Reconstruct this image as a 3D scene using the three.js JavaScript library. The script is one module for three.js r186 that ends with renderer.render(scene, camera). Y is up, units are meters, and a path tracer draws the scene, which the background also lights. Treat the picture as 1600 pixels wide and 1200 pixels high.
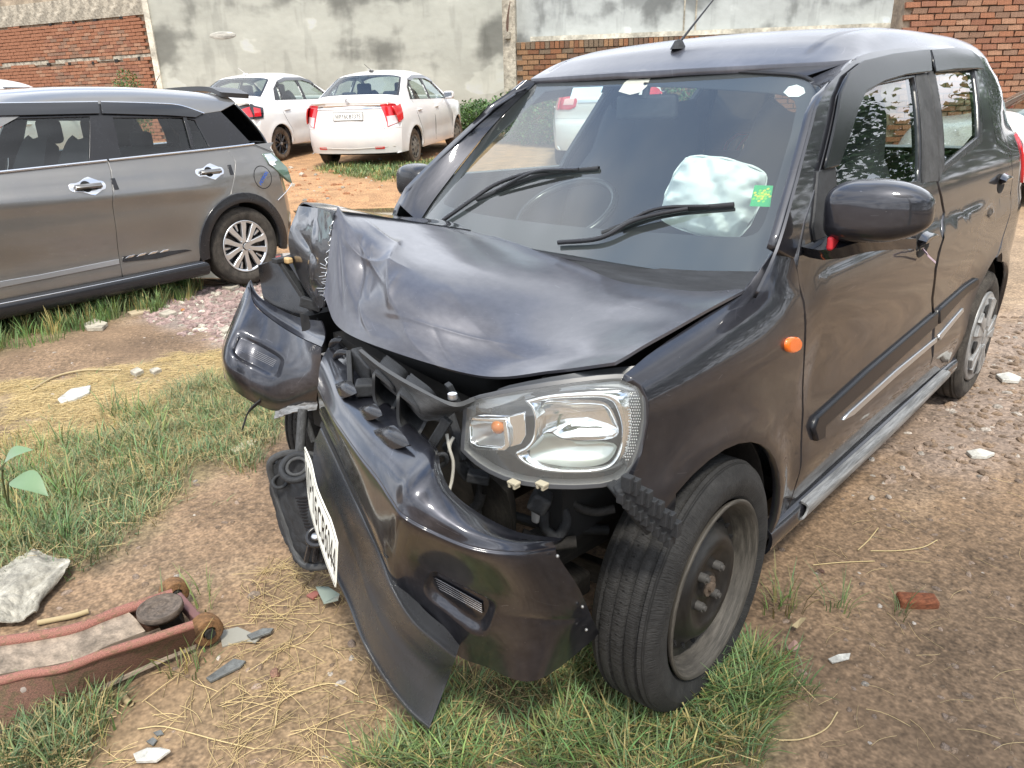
import * as THREE from 'three';
import { mergeGeometries } from 'three/addons/utils/BufferGeometryUtils.js';
import { RoundedBoxGeometry } from 'three/addons/geometries/RoundedBoxGeometry.js';
import { ImprovedNoise } from 'three/addons/math/ImprovedNoise.js';

const scene = new THREE.Scene();
// ---------------------------------------------------------------- camera
const F = 1150;
const camera = new THREE.PerspectiveCamera(2 * Math.atan(600 / F) * 180 / Math.PI, 4 / 3, 0.05, 400);
camera.position.set(1.3737, 1.2914, 1.2787);
camera.rotation.order = 'YXZ';
camera.rotation.set(-0.3618, 0.7628, -0.0269);
camera.updateMatrixWorld(true);
// ---------------------------------------------------------------- sky, sun, exposure
const noiseGen = new ImprovedNoise();
function fbm(x, y, z, oct = 4) { let s = 0, a = 0.5; for (let i = 0; i < oct; i++) { s += a * noiseGen.noise(x, y, z); x = x * 2.03 + 17.1; y = y * 2.03 + 5.3; z = z * 2.03 + 9.7; a *= 0.5; } return s; }
const clamp = (v, a = 0, b = 1) => Math.min(b, Math.max(a, v)), lerp = (a, b, t) => a + (b - a) * t, smooth = (a, b, v) => { const t = clamp((v - a) / (b - a)); return t * t * (3 - 2 * t); };
const SUN = new THREE.Vector3(0.42, 0.84, 0.30).normalize();
{
  const w = 1024, h = 512, d = new Float32Array(w * h * 4);
  for (let j = 0; j < h; j++) for (let i = 0; i < w; i++) {
    const el = ((j + 0.5) / h - 0.5) * Math.PI, az = ((i + 0.5) / w - 0.5) * 2 * Math.PI;
    const y = Math.sin(el), x = Math.cos(az) * Math.cos(el), z = Math.sin(az) * Math.cos(el);
    let r, g, b;
    if (y < 0) { r = 0.22; g = 0.17; b = 0.13; } else {
      const k = 1 / (y + 0.22);
      const c = smooth(-0.34, 0.08, fbm(x * k * 1.5 + 3, z * k * 1.5 + 8, 1.7, 6) + 0.06 * (1 - y));
      const f = fbm(x * k * 3.1, z * k * 3.1, 9.1, 5);
      const hz = Math.pow(1 - y, 3), toSun = Math.max(0, x * SUN.x + y * SUN.y + z * SUN.z);
      const blue = [0.36 + 0.34 * hz, 0.53 + 0.28 * hz, 0.86 + 0.08 * hz];
      const g3 = fbm(x * k * 0.9 + 11, z * k * 0.9 + 2, 4.4, 5), cl = 1.16 + 0.9 * f + 1.3 * g3 + 0.45 * Math.pow(toSun, 6), cloud = [cl * 0.96, cl, cl * 1.075];
      [r, g, b] = [0, 1, 2].map((n) => lerp(blue[n], cloud[n], c));
    }
    const o = (j * w + i) * 4; d[o] = r; d[o + 1] = g; d[o + 2] = b; d[o + 3] = 1;
  }
  const t = new THREE.DataTexture(d, w, h, THREE.RGBAFormat, THREE.FloatType);
  t.mapping = THREE.EquirectangularReflectionMapping; t.magFilter = t.minFilter = THREE.LinearFilter; t.needsUpdate = true;
  scene.background = t; scene.environment = t;
}
const sun = new THREE.DirectionalLight(new THREE.Color(1, 0.94, 0.84), 2.6);
sun.position.copy(SUN).multiplyScalar(30); sun.castShadow = true; sun.shadow.radius = 14; sun.shadow.mapSize.set(2048, 2048);
Object.assign(sun.shadow.camera, { left: -20, right: 20, top: 20, bottom: -20, near: 1, far: 80 });
sun.name = 'sun'; scene.add(sun); scene.add(sun.target);
const renderer = new THREE.WebGLRenderer({ antialias: true });
renderer.toneMapping = THREE.LinearToneMapping; renderer.toneMappingExposure = 1.58;
renderer.shadowMap.enabled = true;

// ---------------------------------------------------------------- helpers
const V = (x, y, z) => new THREE.Vector3(x, y, z);
let seed = 7;
const rnd = () => { seed = (seed + 0x6d2b79f5) | 0; let t = Math.imul(seed ^ (seed >>> 15), 1 | seed); t = (t + Math.imul(t ^ (t >>> 7), 61 | t)) ^ t; return ((t ^ (t >>> 14)) >>> 0) / 4294967296; };
const rr = (a, b) => a + (b - a) * rnd();
// the survey of the photograph: sight lines met with the plane, height or distance where a thing stands
const EYE = camera.position.clone(), CM = camera.matrixWorld.clone(), CI = CM.clone().invert();
const sight = (px, py) => V((px - 800) / F, -(py - 600) / F, -1).transformDirection(CM).multiplyScalar(Math.hypot((px - 800) / F, (py - 600) / F, 1));
const onAxis = (ax, val, px, py) => { const d = sight(px, py); const t = (val - EYE[ax]) / d[ax]; return EYE.clone().addScaledVector(d, t); };
const oX = (v, px, py) => onAxis('x', v, px, py), oY = (v, px, py) => onAxis('y', v, px, py), oZ = (v, px, py) => onAxis('z', v, px, py);
const oT = (t, px, py) => EYE.clone().addScaledVector(sight(px, py), t);
const pix = (p) => { const q = p.clone().applyMatrix4(CI); return [800 + F * q.x / -q.z, 600 - F * q.y / -q.z, -q.z]; };

const used = {};
const numbered = (n) => { const k = used[n] = (used[n] ?? -1) + 1; return k ? n + '_' + String(k).padStart(3, '0') : n; };
function thing(name, label, category, pos = V(0, 0, 0), turn = 0, group) {
  const o = new THREE.Group(); o.name = numbered(name); o.position.copy(pos); o.rotation.y = turn;
  o.userData = { label, category }; if (group) o.userData.group = group; scene.add(o); return o;
}
const shadowed = (m) => { m.castShadow = m.receiveShadow = true; return m; };
// a part whose geometry is in the thing's own axes
function part(parent, name, geo, mat, label) {
  const m = shadowed(new THREE.Mesh(Array.isArray(geo) ? join(geo) : geo, mat)); m.name = name; if (label) m.userData.label = label; parent.add(m); return m;
}
// a part whose geometry is in the scene's axes (parents unturned)
function partW(parent, name, geo, mat, label) {
  const g = Array.isArray(geo) ? join(geo) : geo; const p = V(0, 0, 0); for (let o = parent; o && o !== scene; o = o.parent) p.add(o.position);
  g.translate(-p.x, -p.y, -p.z); return part(parent, name, g, mat, label);
}
function solo(name, label, category, geo, mat, group, kind) {   // a thing that is one mesh
  const m = shadowed(new THREE.Mesh(Array.isArray(geo) ? join(geo) : geo, mat)); m.name = numbered(name);
  if (kind) m.userData.kind = kind; if (label) m.userData.label = label; if (category) m.userData.category = category; if (group) m.userData.group = group; scene.add(m); return m;
}
function soloAt(name, label, category, geo, mat, group) {       // the same, with its origin at its base
  const g = Array.isArray(geo) ? join(geo) : geo; g.computeBoundingBox(); const c = g.boundingBox.getCenter(V(0, 0, 0)); c.y = g.boundingBox.min.y;
  g.translate(-c.x, -c.y, -c.z); const m = solo(name, label, category, g, mat, group); m.position.copy(c); return m;
}
function join(list) {
  const gs = list.map((g) => { g = g.index ? g.toNonIndexed() : g; for (const k of Object.keys(g.attributes)) if (!['position', 'normal', 'uv'].includes(k)) g.deleteAttribute(k);
    if (!g.attributes.uv) g.setAttribute('uv', new THREE.BufferAttribute(new Float32Array(g.attributes.position.count * 2), 2)); return g; });
  return mergeGeometries(gs);
}
const mirrorX = (g) => { g = g.clone(); const p = g.attributes.position, n = g.attributes.normal; for (let i = 0; i < p.count; i++) { p.setX(i, -p.getX(i)); if (n) n.setX(i, -n.getX(i)); }
  if (g.index) { const a = g.index.array; for (let i = 0; i < a.length; i += 3) { const t = a[i]; a[i] = a[i + 1]; a[i + 1] = t; } } else for (let i = 0; i < p.count; i += 3) for (const at of Object.values(g.attributes)) for (let k = 0; k < at.itemSize; k++) { const A = at.array, s = at.itemSize, t = A[i * s + k]; A[i * s + k] = A[(i + 1) * s + k]; A[(i + 1) * s + k] = t; }
  return g; };
const box = (w, h, d, x = 0, y = 0, z = 0, r = 0.006) => { const g = new RoundedBoxGeometry(w, h, d, 2, Math.min(r, w / 2.2, h / 2.2, d / 2.2)); g.translate(x, y, z); return g; };
const plainBox = (w, h, d, x = 0, y = 0, z = 0) => { const g = new THREE.BoxGeometry(w, h, d); g.translate(x, y, z); return g; };
function tube(pts, r, seg = 24, rad = 8, closed = false) { return new THREE.TubeGeometry(new THREE.CatmullRomCurve3(pts, closed, 'centripetal'), seg, r, rad, closed); }
function bar(a, b, w, h, up = V(0, 1, 0)) { // a straight bar of section w x h from a to b
  const d = b.clone().sub(a), L = d.length(), g = new RoundedBoxGeometry(w, h, L, 2, Math.min(w, h) * 0.2), m = new THREE.Matrix4().lookAt(b, a, up); g.applyMatrix4(m); g.translate((a.x + b.x) / 2, (a.y + b.y) / 2, (a.z + b.z) / 2); return g;
}
const rod = (a, b, r, seg = 10, r2 = r) => { const d = b.clone().sub(a), L = d.length(), g = new THREE.CylinderGeometry(r2, r, L, seg); g.applyQuaternion(new THREE.Quaternion().setFromUnitVectors(V(0, 1, 0), d.normalize())); g.translate((a.x + b.x) / 2, (a.y + b.y) / 2, (a.z + b.z) / 2); return g; };
const lerpTab = (tab, v) => { if (v <= tab[0][0]) return tab[0][1]; for (let i = 1; i < tab.length; i++) if (v <= tab[i][0]) { // monotone-ish cubic
  const p0 = tab[Math.max(0, i - 2)], p1 = tab[i - 1], p2 = tab[i], p3 = tab[Math.min(tab.length - 1, i + 1)], h = p2[0] - p1[0], t = (v - p1[0]) / h;
  const m1 = p2 === p0 ? 0 : (p2[1] - p0[1]) / (p2[0] - p0[0]) * h, m2 = p3 === p1 ? 0 : (p3[1] - p1[1]) / (p3[0] - p1[0]) * h, t2 = t * t, t3 = t2 * t;
  return (2 * t3 - 3 * t2 + 1) * p1[1] + (t3 - 2 * t2 + t) * m1 + (-2 * t3 + 3 * t2) * p2[1] + (t3 - t2) * m2; } return tab[tab.length - 1][1]; };

// a surface P(u, v); panels are cut out of it by outlines in (u, v)
class Surf {
  constructor(P, dom, out = V(1, 0, 0)) { this.P = P; this.dom = dom; this.out = out; const [u, v] = [(dom[0] + dom[1]) / 2, (dom[2] + dom[3]) / 2]; this.s = 1; this.s = this.N(u, v).dot(out) < 0 ? -1 : 1; }
  N(u, v) { const e = 2e-3; return this.P(u + e, v).sub(this.P(u - e, v)).cross(this.P(u, v + e).sub(this.P(u, v - e))).normalize().multiplyScalar(this.s); }
  find(px, py) { // where the sight line of a photograph point meets the surface
    const [u0, u1, v0, v1] = this.dom; let best = 1e9, u, v;
    for (let i = 0; i <= 24; i++) for (let j = 0; j <= 24; j++) { const a = lerp(u0, u1, i / 24), b = lerp(v0, v1, j / 24), q = pix(this.P(a, b)), d = Math.hypot(q[0] - px, q[1] - py); if (d < best && q[2] > 0) { best = d; u = a; v = b; } }
    for (let k = 0; k < 12; k++) { const e = 1e-4, q = pix(this.P(u, v)), a = pix(this.P(u + e, v)), b = pix(this.P(u, v + e));
      const A = (a[0] - q[0]) / e, B = (b[0] - q[0]) / e, C = (a[1] - q[1]) / e, D = (b[1] - q[1]) / e, det = A * D - B * C || 1e-9, ex = px - q[0], ey = py - q[1];
      const du = clamp((D * ex - B * ey) / det, -0.2, 0.2), dv = clamp((A * ey - C * ex) / det, -0.2, 0.2); u += du; v += dv; if (Math.abs(du) + Math.abs(dv) < 1e-6) break; }
    return [u, v];
  }
  trace(list) { return list.map((p) => { const r = this.find(p[0], p[1]); if (p[2]) r.push(1); return r; }); }
}
function round(list, k = 2, closed = true) { // corner cutting; points marked with a third entry stay sharp
  for (let n = 0; n < k; n++) { const o = [], L = list.length; for (let i = 0; i < L; i++) { const a = list[(i + L - 1) % L], b = list[i], c = list[(i + 1) % L];
    if (b[2] || (!closed && (i === 0 || i === L - 1))) o.push(b); else o.push([lerp(b[0], a[0], 0.25), lerp(b[1], a[1], 0.25)], [lerp(b[0], c[0], 0.25), lerp(b[1], c[1], 0.25)]); } list = o; } return list;
}
const cw = (l) => { let a = 0; for (let i = 0; i < l.length; i++) { const p = l[i], q = l[(i + 1) % l.length]; a += p[0] * q[1] - q[0] * p[1]; } return a < 0; };
function clipHalf(poly, ax, val, keepLess) { const o = []; for (let i = 0; i < poly.length; i++) { const a = poly[i], b = poly[(i + 1) % poly.length], ia = keepLess ? a[ax] <= val : a[ax] >= val, ib = keepLess ? b[ax] <= val : b[ax] >= val; if (ia) o.push(a);
  if (ia !== ib) { const t = (val - a[ax]) / (b[ax] - a[ax]), q = [lerp(a[0], b[0], t), lerp(a[1], b[1], t)]; q[ax] = val; o.push(q); } } return o; }
function panel(surf, outer, holes = [], o = {}) {
  const { h = 0.045, off = 0, th = 0.012, c = 0.0015 } = o, s3 = surf;
  outer = cw(outer) ? outer.slice().reverse() : outer; holes = holes.map((l) => (cw(l) ? l : l.slice().reverse()));
  const toV = (l) => l.map((p) => new THREE.Vector2(p[0], p[1]));
  const all = [outer, ...holes].flat(), tri = THREE.ShapeUtils.triangulateShape(toV(outer), holes.map(toV));
  const pos = [], nor = [], uv = [], idx = [], map = new Map();
  const vert = (u, v) => { const k = Math.round(u * 1e5) + ',' + Math.round(v * 1e5); if (map.has(k)) return map.get(k); const n = s3.N(u, v), p = s3.P(u, v).addScaledVector(n, off); pos.push(p.x, p.y, p.z); nor.push(n.x, n.y, n.z); uv.push(u, v); map.set(k, pos.length / 3 - 1); return pos.length / 3 - 1; };
  const put = (a, b, c2, n) => { const A = V().fromArray(pos, a * 3), B = V().fromArray(pos, b * 3), C = V().fromArray(pos, c2 * 3); const f = B.sub(A).cross(C.sub(A)); if (f.lengthSq() < 1e-16) return; f.dot(n) < 0 ? idx.push(a, c2, b) : idx.push(a, b, c2); };
  for (const t of tri) {
    const P = t.map((i) => all[i]), xs = P.map((p) => p[0]), ys = P.map((p) => p[1]), i0 = Math.floor(Math.min(...xs) / h), i1 = Math.floor(Math.max(...xs) / h), j0 = Math.floor(Math.min(...ys) / h), j1 = Math.floor(Math.max(...ys) / h);
    for (let i = i0; i <= i1; i++) { let col = P; if (i > i0) col = clipHalf(col, 0, i * h, false); if (i < i1) col = clipHalf(col, 0, (i + 1) * h, true); if (col.length < 3) continue;
      for (let j = j0; j <= j1; j++) { let q = col; if (j > j0) q = clipHalf(q, 1, j * h, false); if (j < j1) q = clipHalf(q, 1, (j + 1) * h, true); if (q.length < 3) continue;
        const ids = q.map((p) => vert(p[0], p[1])), n = V().fromArray(nor, ids[0] * 3); for (let k = 1; k + 1 < ids.length; k++) put(ids[0], ids[k], ids[k + 1], n); } }
  }
  if (th) for (const loop of [outer, ...holes]) {
    const L = []; for (let i = 0; i < loop.length; i++) { const a = loop[i], b = loop[(i + 1) % loop.length], n = Math.max(1, Math.ceil(Math.hypot(b[0] - a[0], b[1] - a[1]) / h)); for (let k = 0; k < n; k++) L.push([lerp(a[0], b[0], k / n), lerp(a[1], b[1], k / n)]); }
    const m = L.length, start = pos.length / 3;
    for (let i = 0; i <= m; i++) { const p = L[i % m], a = L[(i + m - 1) % m], b = L[(i + 1) % m], n = s3.N(p[0], p[1]), tang = s3.P(b[0], b[1]).sub(s3.P(a[0], a[1])).normalize();
      let outw = tang.clone().cross(n).normalize(); const e = 1e-3, du = b[1] - a[1], dv = -(b[0] - a[0]), dl = Math.hypot(du, dv) || 1; const probe = s3.P(p[0] + du / dl * e, p[1] + dv / dl * e).sub(s3.P(p[0], p[1])); if (outw.dot(probe) < 0) outw.negate();
      const q = s3.P(p[0], p[1]).addScaledVector(n, off), mid = n.clone().add(outw).normalize();
      const R = [[q, n], [q.clone().addScaledVector(outw, c).addScaledVector(n, -c), mid], [q.clone().addScaledVector(outw, c).addScaledVector(n, -th), outw]];
      for (const [r, nn] of R) { pos.push(r.x, r.y, r.z); nor.push(nn.x, nn.y, nn.z); uv.push(p[0], p[1]); } }
    for (let i = 0; i < m; i++) for (let k = 0; k < 2; k++) { const a = start + i * 3 + k, b = a + 3, n = V().fromArray(nor, (a + (k ? 1 : 0)) * 3); put(a, b, b + 1, n); put(a, b + 1, a + 1, n); }
  }
  const g = new THREE.BufferGeometry(); g.setAttribute('position', new THREE.Float32BufferAttribute(pos, 3)); g.setAttribute('normal', new THREE.Float32BufferAttribute(nor, 3)); g.setAttribute('uv', new THREE.Float32BufferAttribute(uv, 2)); g.setIndex(idx); return g;
}
const cat = (a, b, c, d, t) => 0.5 * (2 * b + (c - a) * t + (2 * a - 5 * b + 4 * c - d) * t * t + (3 * b - a - 3 * c + d) * t * t * t);
const cat3 = (l, x) => { const n = l.length - 1, i = Math.min(n - 1, Math.max(0, Math.floor(x))), t = x - i, g = (k) => l[clamp(k, 0, n)], a = i > 0 ? g(i - 1) : g(0).clone().multiplyScalar(2).sub(g(1)), d = i + 2 <= n ? g(i + 2) : g(n).clone().multiplyScalar(2).sub(g(n - 1));
  return V(cat(a.x, g(i).x, g(i + 1).x, d.x, t), cat(a.y, g(i).y, g(i + 1).y, d.y, t), cat(a.z, g(i).z, g(i + 1).z, d.z, t)); };
// a sheet of metal or plastic with thickness through a net of points; dent(u, v) moves it along its normal
function sheet(rows, nu, nv, o = {}) {
  const { th = 0.003, dent, flip = false, cut } = o, nr = rows.length - 1, nc = rows[0].length - 1, G = [];
  const at = (u, v) => cat3(rows.map((r) => cat3(r, u * nc)), v * nr);
  for (let j = 0; j <= nv; j++) for (let i = 0; i <= nu; i++) G.push(at(i / nu, j / nv));
  const id = (i, j) => j * (nu + 1) + i, nrm = (i, j) => { const a = G[id(Math.min(nu, i + 1), j)].clone().sub(G[id(Math.max(0, i - 1), j)]), b = G[id(i, Math.min(nv, j + 1))].clone().sub(G[id(i, Math.max(0, j - 1))]); return a.cross(b).normalize().multiplyScalar(flip ? -1 : 1); };
  const N = []; for (let j = 0; j <= nv; j++) for (let i = 0; i <= nu; i++) N.push(nrm(i, j));
  if (dent) { for (let j = 0; j <= nv; j++) for (let i = 0; i <= nu; i++) G[id(i, j)].addScaledVector(N[id(i, j)], dent(i / nu, j / nv)); for (let j = 0; j <= nv; j++) for (let i = 0; i <= nu; i++) N[id(i, j)] = nrm(i, j); }
  const make = (list, sgn, off) => { const g = new THREE.BufferGeometry(), p = [], uv = [], ix = []; list.forEach((q, k) => { p.push(q.x + N[k].x * off, q.y + N[k].y * off, q.z + N[k].z * off); }); let lu = 0; for (let j = 0; j <= nv; j++) for (let i = 0; i <= nu; i++) uv.push(i / nu * (o.su ?? 1), j / nv * (o.sv ?? 1));
    for (let j = 0; j < nv; j++) for (let i = 0; i < nu; i++) { if (cut && cut((i + 0.5) / nu, (j + 0.5) / nv)) continue; const a = id(i, j), b = id(i + 1, j), c = id(i + 1, j + 1), d = id(i, j + 1); sgn > 0 ? ix.push(a, b, c, a, c, d) : ix.push(a, c, b, a, d, c); }
    g.setAttribute('position', new THREE.Float32BufferAttribute(p, 3)); g.setAttribute('uv', new THREE.Float32BufferAttribute(uv, 2)); g.setIndex(ix); g.computeVertexNormals(); return g; };
  const f = make(G, flip ? -1 : 1, 0), b = make(G, flip ? 1 : -1, -th);
  const edge = []; for (let i = 0; i <= nu; i++) edge.push(id(i, 0)); for (let j = 1; j <= nv; j++) edge.push(id(nu, j)); for (let i = nu - 1; i >= 0; i--) edge.push(id(i, nv)); for (let j = nv - 1; j > 0; j--) edge.push(id(0, j));
  const p = [], ix = []; edge.forEach((k) => { const q = G[k], n = N[k]; p.push(q.x, q.y, q.z, q.x - n.x * th, q.y - n.y * th, q.z - n.z * th); }); const m = edge.length; for (let i = 0; i < m; i++) { const a = i * 2, c = ((i + 1) % m) * 2; flip ? ix.push(a, a + 1, c + 1, a, c + 1, c) : ix.push(a, c, c + 1, a, c + 1, a + 1); }
  const e = new THREE.BufferGeometry(); e.setAttribute('position', new THREE.Float32BufferAttribute(p, 3)); e.setIndex(ix); e.computeVertexNormals();
  return cut ? join([f, b]) : join([f, b, e]);
}
// the same net as a function, with a search for where a sight line meets it
function net(rows) { const nr = rows.length - 1, nc = rows[0].length - 1, at = (u, v) => cat3(rows.map((r) => cat3(r, u * nc)), v * nr), e = 1e-3, N = (u, v) => at(u + e, v).sub(at(u - e, v)).cross(at(u, v + e).sub(at(u, v - e))).normalize();
  const find = (px, py) => { let b = 1e9, U = 0, W = 0, s = 0.5, cu = 0.5, cv = 0.5; for (let k = 0; k < 8; k++) { b = 1e9; for (let i = -8; i <= 8; i++) for (let j = -8; j <= 8; j++) { const u = clamp(cu + i / 8 * s), v = clamp(cv + j / 8 * s), q = pix(at(u, v)), d = Math.hypot(q[0] - px, q[1] - py); if (d < b) { b = d; U = u; W = v; } } cu = U; cv = W; s *= 0.35; } return [U, W]; };
  return { at, N, find, on: (px, py, lift) => { const [u, v] = find(px, py); const n = N(u, v); return at(u, v).addScaledVector(n, n.dot(EYE.clone().sub(at(u, v))) > 0 ? lift : -lift); } }; }
// ---------------------------------------------------------------- textures
function tex(n, fn, srgb = true) { // fn(u, v) -> [r, g, b] 0..1, tiles
  const d = new Uint8Array(n * n * 4); for (let j = 0; j < n; j++) for (let i = 0; i < n; i++) { const c = fn(i / n, j / n), o = (j * n + i) * 4; d[o] = clamp(c[0]) * 255; d[o + 1] = clamp(c[1]) * 255; d[o + 2] = clamp(c[2]) * 255; d[o + 3] = 255; }
  const t = new THREE.DataTexture(d, n, n); t.wrapS = t.wrapT = THREE.RepeatWrapping; t.magFilter = THREE.LinearFilter; t.minFilter = THREE.LinearMipmapLinearFilter; if (srgb) t.colorSpace = THREE.SRGBColorSpace; t.needsUpdate = true; return t;
}
const tile = (u, v, f, z, oct = 4) => { // seamless fbm
  const a = fbm(u * f, v * f, z, oct), b = fbm((u - 1) * f, v * f, z, oct), c = fbm(u * f, (v - 1) * f, z, oct), d = fbm((u - 1) * f, (v - 1) * f, z, oct); return lerp(lerp(a, b, smooth(0.8, 1, u)), lerp(c, d, smooth(0.8, 1, u)), smooth(0.8, 1, v)); };
const withRepeat = (t, x, y = x) => { const c = t.clone(); c.repeat.set(x, y); c.needsUpdate = true; return c; };
function canvasTex(w, h, draw) { const c = document.createElement('canvas'); c.width = w; c.height = h; draw(c.getContext('2d'), w, h); const t = new THREE.CanvasTexture(c); t.colorSpace = THREE.SRGBColorSpace; t.magFilter = THREE.LinearFilter; return t; }
const grey = (v) => [v, v, v];
// car paint: dark metallic with dust film, water marks and fine scratches; grade sets how battered
function paintTex(base, n, grade) { const c = document.createElement('canvas'); c.width = c.height = n; const x = c.getContext('2d'), im = x.createImageData(n, n); for (let j = 0; j < n; j++) for (let i = 0; i < n; i++) { const u = i / n, v = j / n, d = smooth(-0.05, 0.45, tile(u, v, 5, 3.1, 6)), f = tile(u, v, 45, 6.6, 3), sp = tile(u, v, 120, 1.9, 2) > 0.42 ? 0.35 : 0, k = 0.16 * d * grade + 0.10 * f * grade + sp * 0.25 * grade, o = (j * n + i) * 4; for (let q = 0; q < 3; q++) im.data[o + q] = 255 * clamp(base[q] + k * [0.56, 0.54, 0.51][q]); im.data[o + 3] = 255; } x.putImageData(im, 0, 0);
  let s2 = 11; const r2 = () => { s2 = (s2 * 16807) % 2147483647; return s2 / 2147483647; }; for (let i = 0; i < 70 * grade; i++) { const a = r2() * 6.28, L = (0.01 + 0.05 * r2() ** 2) * n, px = r2() * n, py = r2() * n; x.strokeStyle = `rgba(190,190,195,${0.08 + 0.35 * r2() ** 2})`; x.lineWidth = 0.5 + r2() * 1.2; x.beginPath(); x.moveTo(px, py); x.quadraticCurveTo(px + Math.cos(a) * L * 0.5 + r2() * 6, py + Math.sin(a) * L * 0.5, px + Math.cos(a) * L, py + Math.sin(a) * L); x.stroke(); }
  for (let i = 0; i < 500 * grade; i++) { x.fillStyle = `rgba(200,195,188,${0.1 + 0.4 * r2()})`; const r = 0.4 + r2() * 1.3; x.fillRect(r2() * n, r2() * n, r, r); }
  const t = new THREE.CanvasTexture(c); t.colorSpace = THREE.SRGBColorSpace; t.wrapS = t.wrapT = THREE.RepeatWrapping; t.magFilter = THREE.LinearFilter; return t; }
const T = {
  dust: tex(512, (u, v) => { const n = 0.5 + tile(u, v, 6, 1.3, 6) * 0.9, s = tile(u, v, 60, 4.1, 2) > 0.33 ? 0.1 : 0; return [0.93 + n * 0.07 + s, 0.93 + n * 0.06 + s, 0.94 + n * 0.04 + s]; }),
  rough: tex(512, (u, v) => grey(0.55 + tile(u, v, 9, 7.7, 6) * 0.55 + tile(u, v, 50, 3.7, 3) * 0.25), false),
  grain: tex(256, (u, v) => grey(0.5 + tile(u, v, 40, 2.2, 3) * 0.8), false),
  mottle: tex(512, (u, v) => { const n = 0.82 + tile(u, v, 5, 5.3, 6) * 0.5 + tile(u, v, 40, 1.3, 3) * 0.2; return [n, n * 0.99, n * 0.97]; }),
};
const col = (r, g, b) => new THREE.Color().setRGB(r, g, b);
const std = (c, rough = 0.6, metal = 0, o = {}) => new THREE.MeshPhysicalMaterial({ color: Array.isArray(c) ? col(...c) : c, roughness: rough, metalness: metal, side: THREE.DoubleSide, ...o });
const M = {
  paint: std([1, 1, 1], 0.42, 0.6, { clearcoat: 1, clearcoatRoughness: 0.045, map: paintTex([0.17, 0.172, 0.195], 1024, 0.6) }),
  paintDustSkyLit: std([1, 1, 1], 0.5, 0.55, { clearcoat: 1, clearcoatRoughness: 0.19, map: paintTex([0.295, 0.295, 0.32], 1024, 0.9) }),  // bonnet and roof copy: dust film, with sky light painted into its paler base
  paintScuffed: std([1, 1, 1], 0.40, 0.7, { clearcoat: 1, clearcoatRoughness: 0.10, map: withRepeat(paintTex([0.155, 0.16, 0.19], 1024, 1.5), 0.9) }),
  greyPaint: std([0.265, 0.258, 0.242], 0.38, 0.75, { clearcoat: 1, clearcoatRoughness: 0.05, map: withRepeat(T.dust, 0.9) }),
  whitePaint: std([0.73, 0.72, 0.695], 0.4, 0, { clearcoat: 0.8, clearcoatRoughness: 0.08, map: withRepeat(T.dust, 0.7) }),
  black: std([0.018, 0.018, 0.02], 0.42, 0, { roughnessMap: T.rough }),
  visor: std([0.006, 0.007, 0.008], 0.22),
  gloss: std([0.008, 0.009, 0.012], 0.08, 0, { clearcoat: 1, clearcoatRoughness: 0.03 }),
  blackPlastic: std([0.030, 0.033, 0.038], 0.62, 0, { bumpMap: withRepeat(T.grain, 14), bumpScale: 0.0006, map: withRepeat(T.mottle, 2) }),
  dirtyPlastic: std([0.075, 0.078, 0.082], 0.7, 0, { map: withRepeat(T.mottle, 3), bumpMap: withRepeat(T.grain, 10), bumpScale: 0.0006 }),
  dark: std([0.012, 0.012, 0.012], 0.8),
  under: std([0.03, 0.027, 0.024], 0.9, 0, { map: withRepeat(T.mottle, 3) }),
  rubber: std([0.030, 0.029, 0.028], 0.85, 0, { map: withRepeat(T.mottle, 4) }),
  rubberDusty: std([0.078, 0.068, 0.058], 0.92, 0, { map: withRepeat(T.mottle, 3) }),
  steelBlack: std([0.032, 0.031, 0.030], 0.42, 0.3, { map: withRepeat(T.mottle, 2) }),
  mud: std([0.17, 0.125, 0.085], 0.95, 0, { map: withRepeat(T.mottle, 6) }),
  silver: std([0.55, 0.56, 0.57], 0.38, 0.75, { map: withRepeat(T.dust, 2) }),
  cover: std([0.46, 0.47, 0.48], 0.45, 0.35, { map: withRepeat(T.mottle, 2) }),
  chrome: std([0.82, 0.83, 0.85], 0.06, 1),
  satin: std([0.62, 0.64, 0.66], 0.3, 0.9),
  frosted: std([0.60, 0.64, 0.62], 0.3, 0.85),
  alu: std([0.42, 0.43, 0.44], 0.5, 0.6, { map: withRepeat(T.mottle, 2) }),
  glass: std([0.80, 0.88, 0.86], 0.0, 0, { transmission: 0.975, thickness: 0, ior: 1.85 }),
  tint: std([0.74, 0.81, 0.78], 0.0, 0, { transmission: 1, thickness: 0, ior: 1.65 }),
  clear: std([0.90, 0.91, 0.88], 0.03, 0, { transmission: 0.93, thickness: 0, ior: 1.5 }),
  redLens: std([0.55, 0.012, 0.018], 0.08, 0, { clearcoat: 1 }),
  orange: std([0.85, 0.16, 0.012], 0.15, 0, { clearcoat: 1 }),
  amberBulb: std([0.50, 0.16, 0.03], 0.2, 0),
  white: std([0.78, 0.78, 0.76], 0.6),
  fabric: std([0.035, 0.036, 0.042], 0.95),
  fabricLight: std([0.22, 0.21, 0.20], 0.95),
  airbag: std([0.74, 0.77, 0.75], 0.9, 0, { bumpMap: withRepeat(T.grain, 4), bumpScale: 0.0005 }),
  dash: std([0.27, 0.29, 0.28], 0.85),
};
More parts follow.
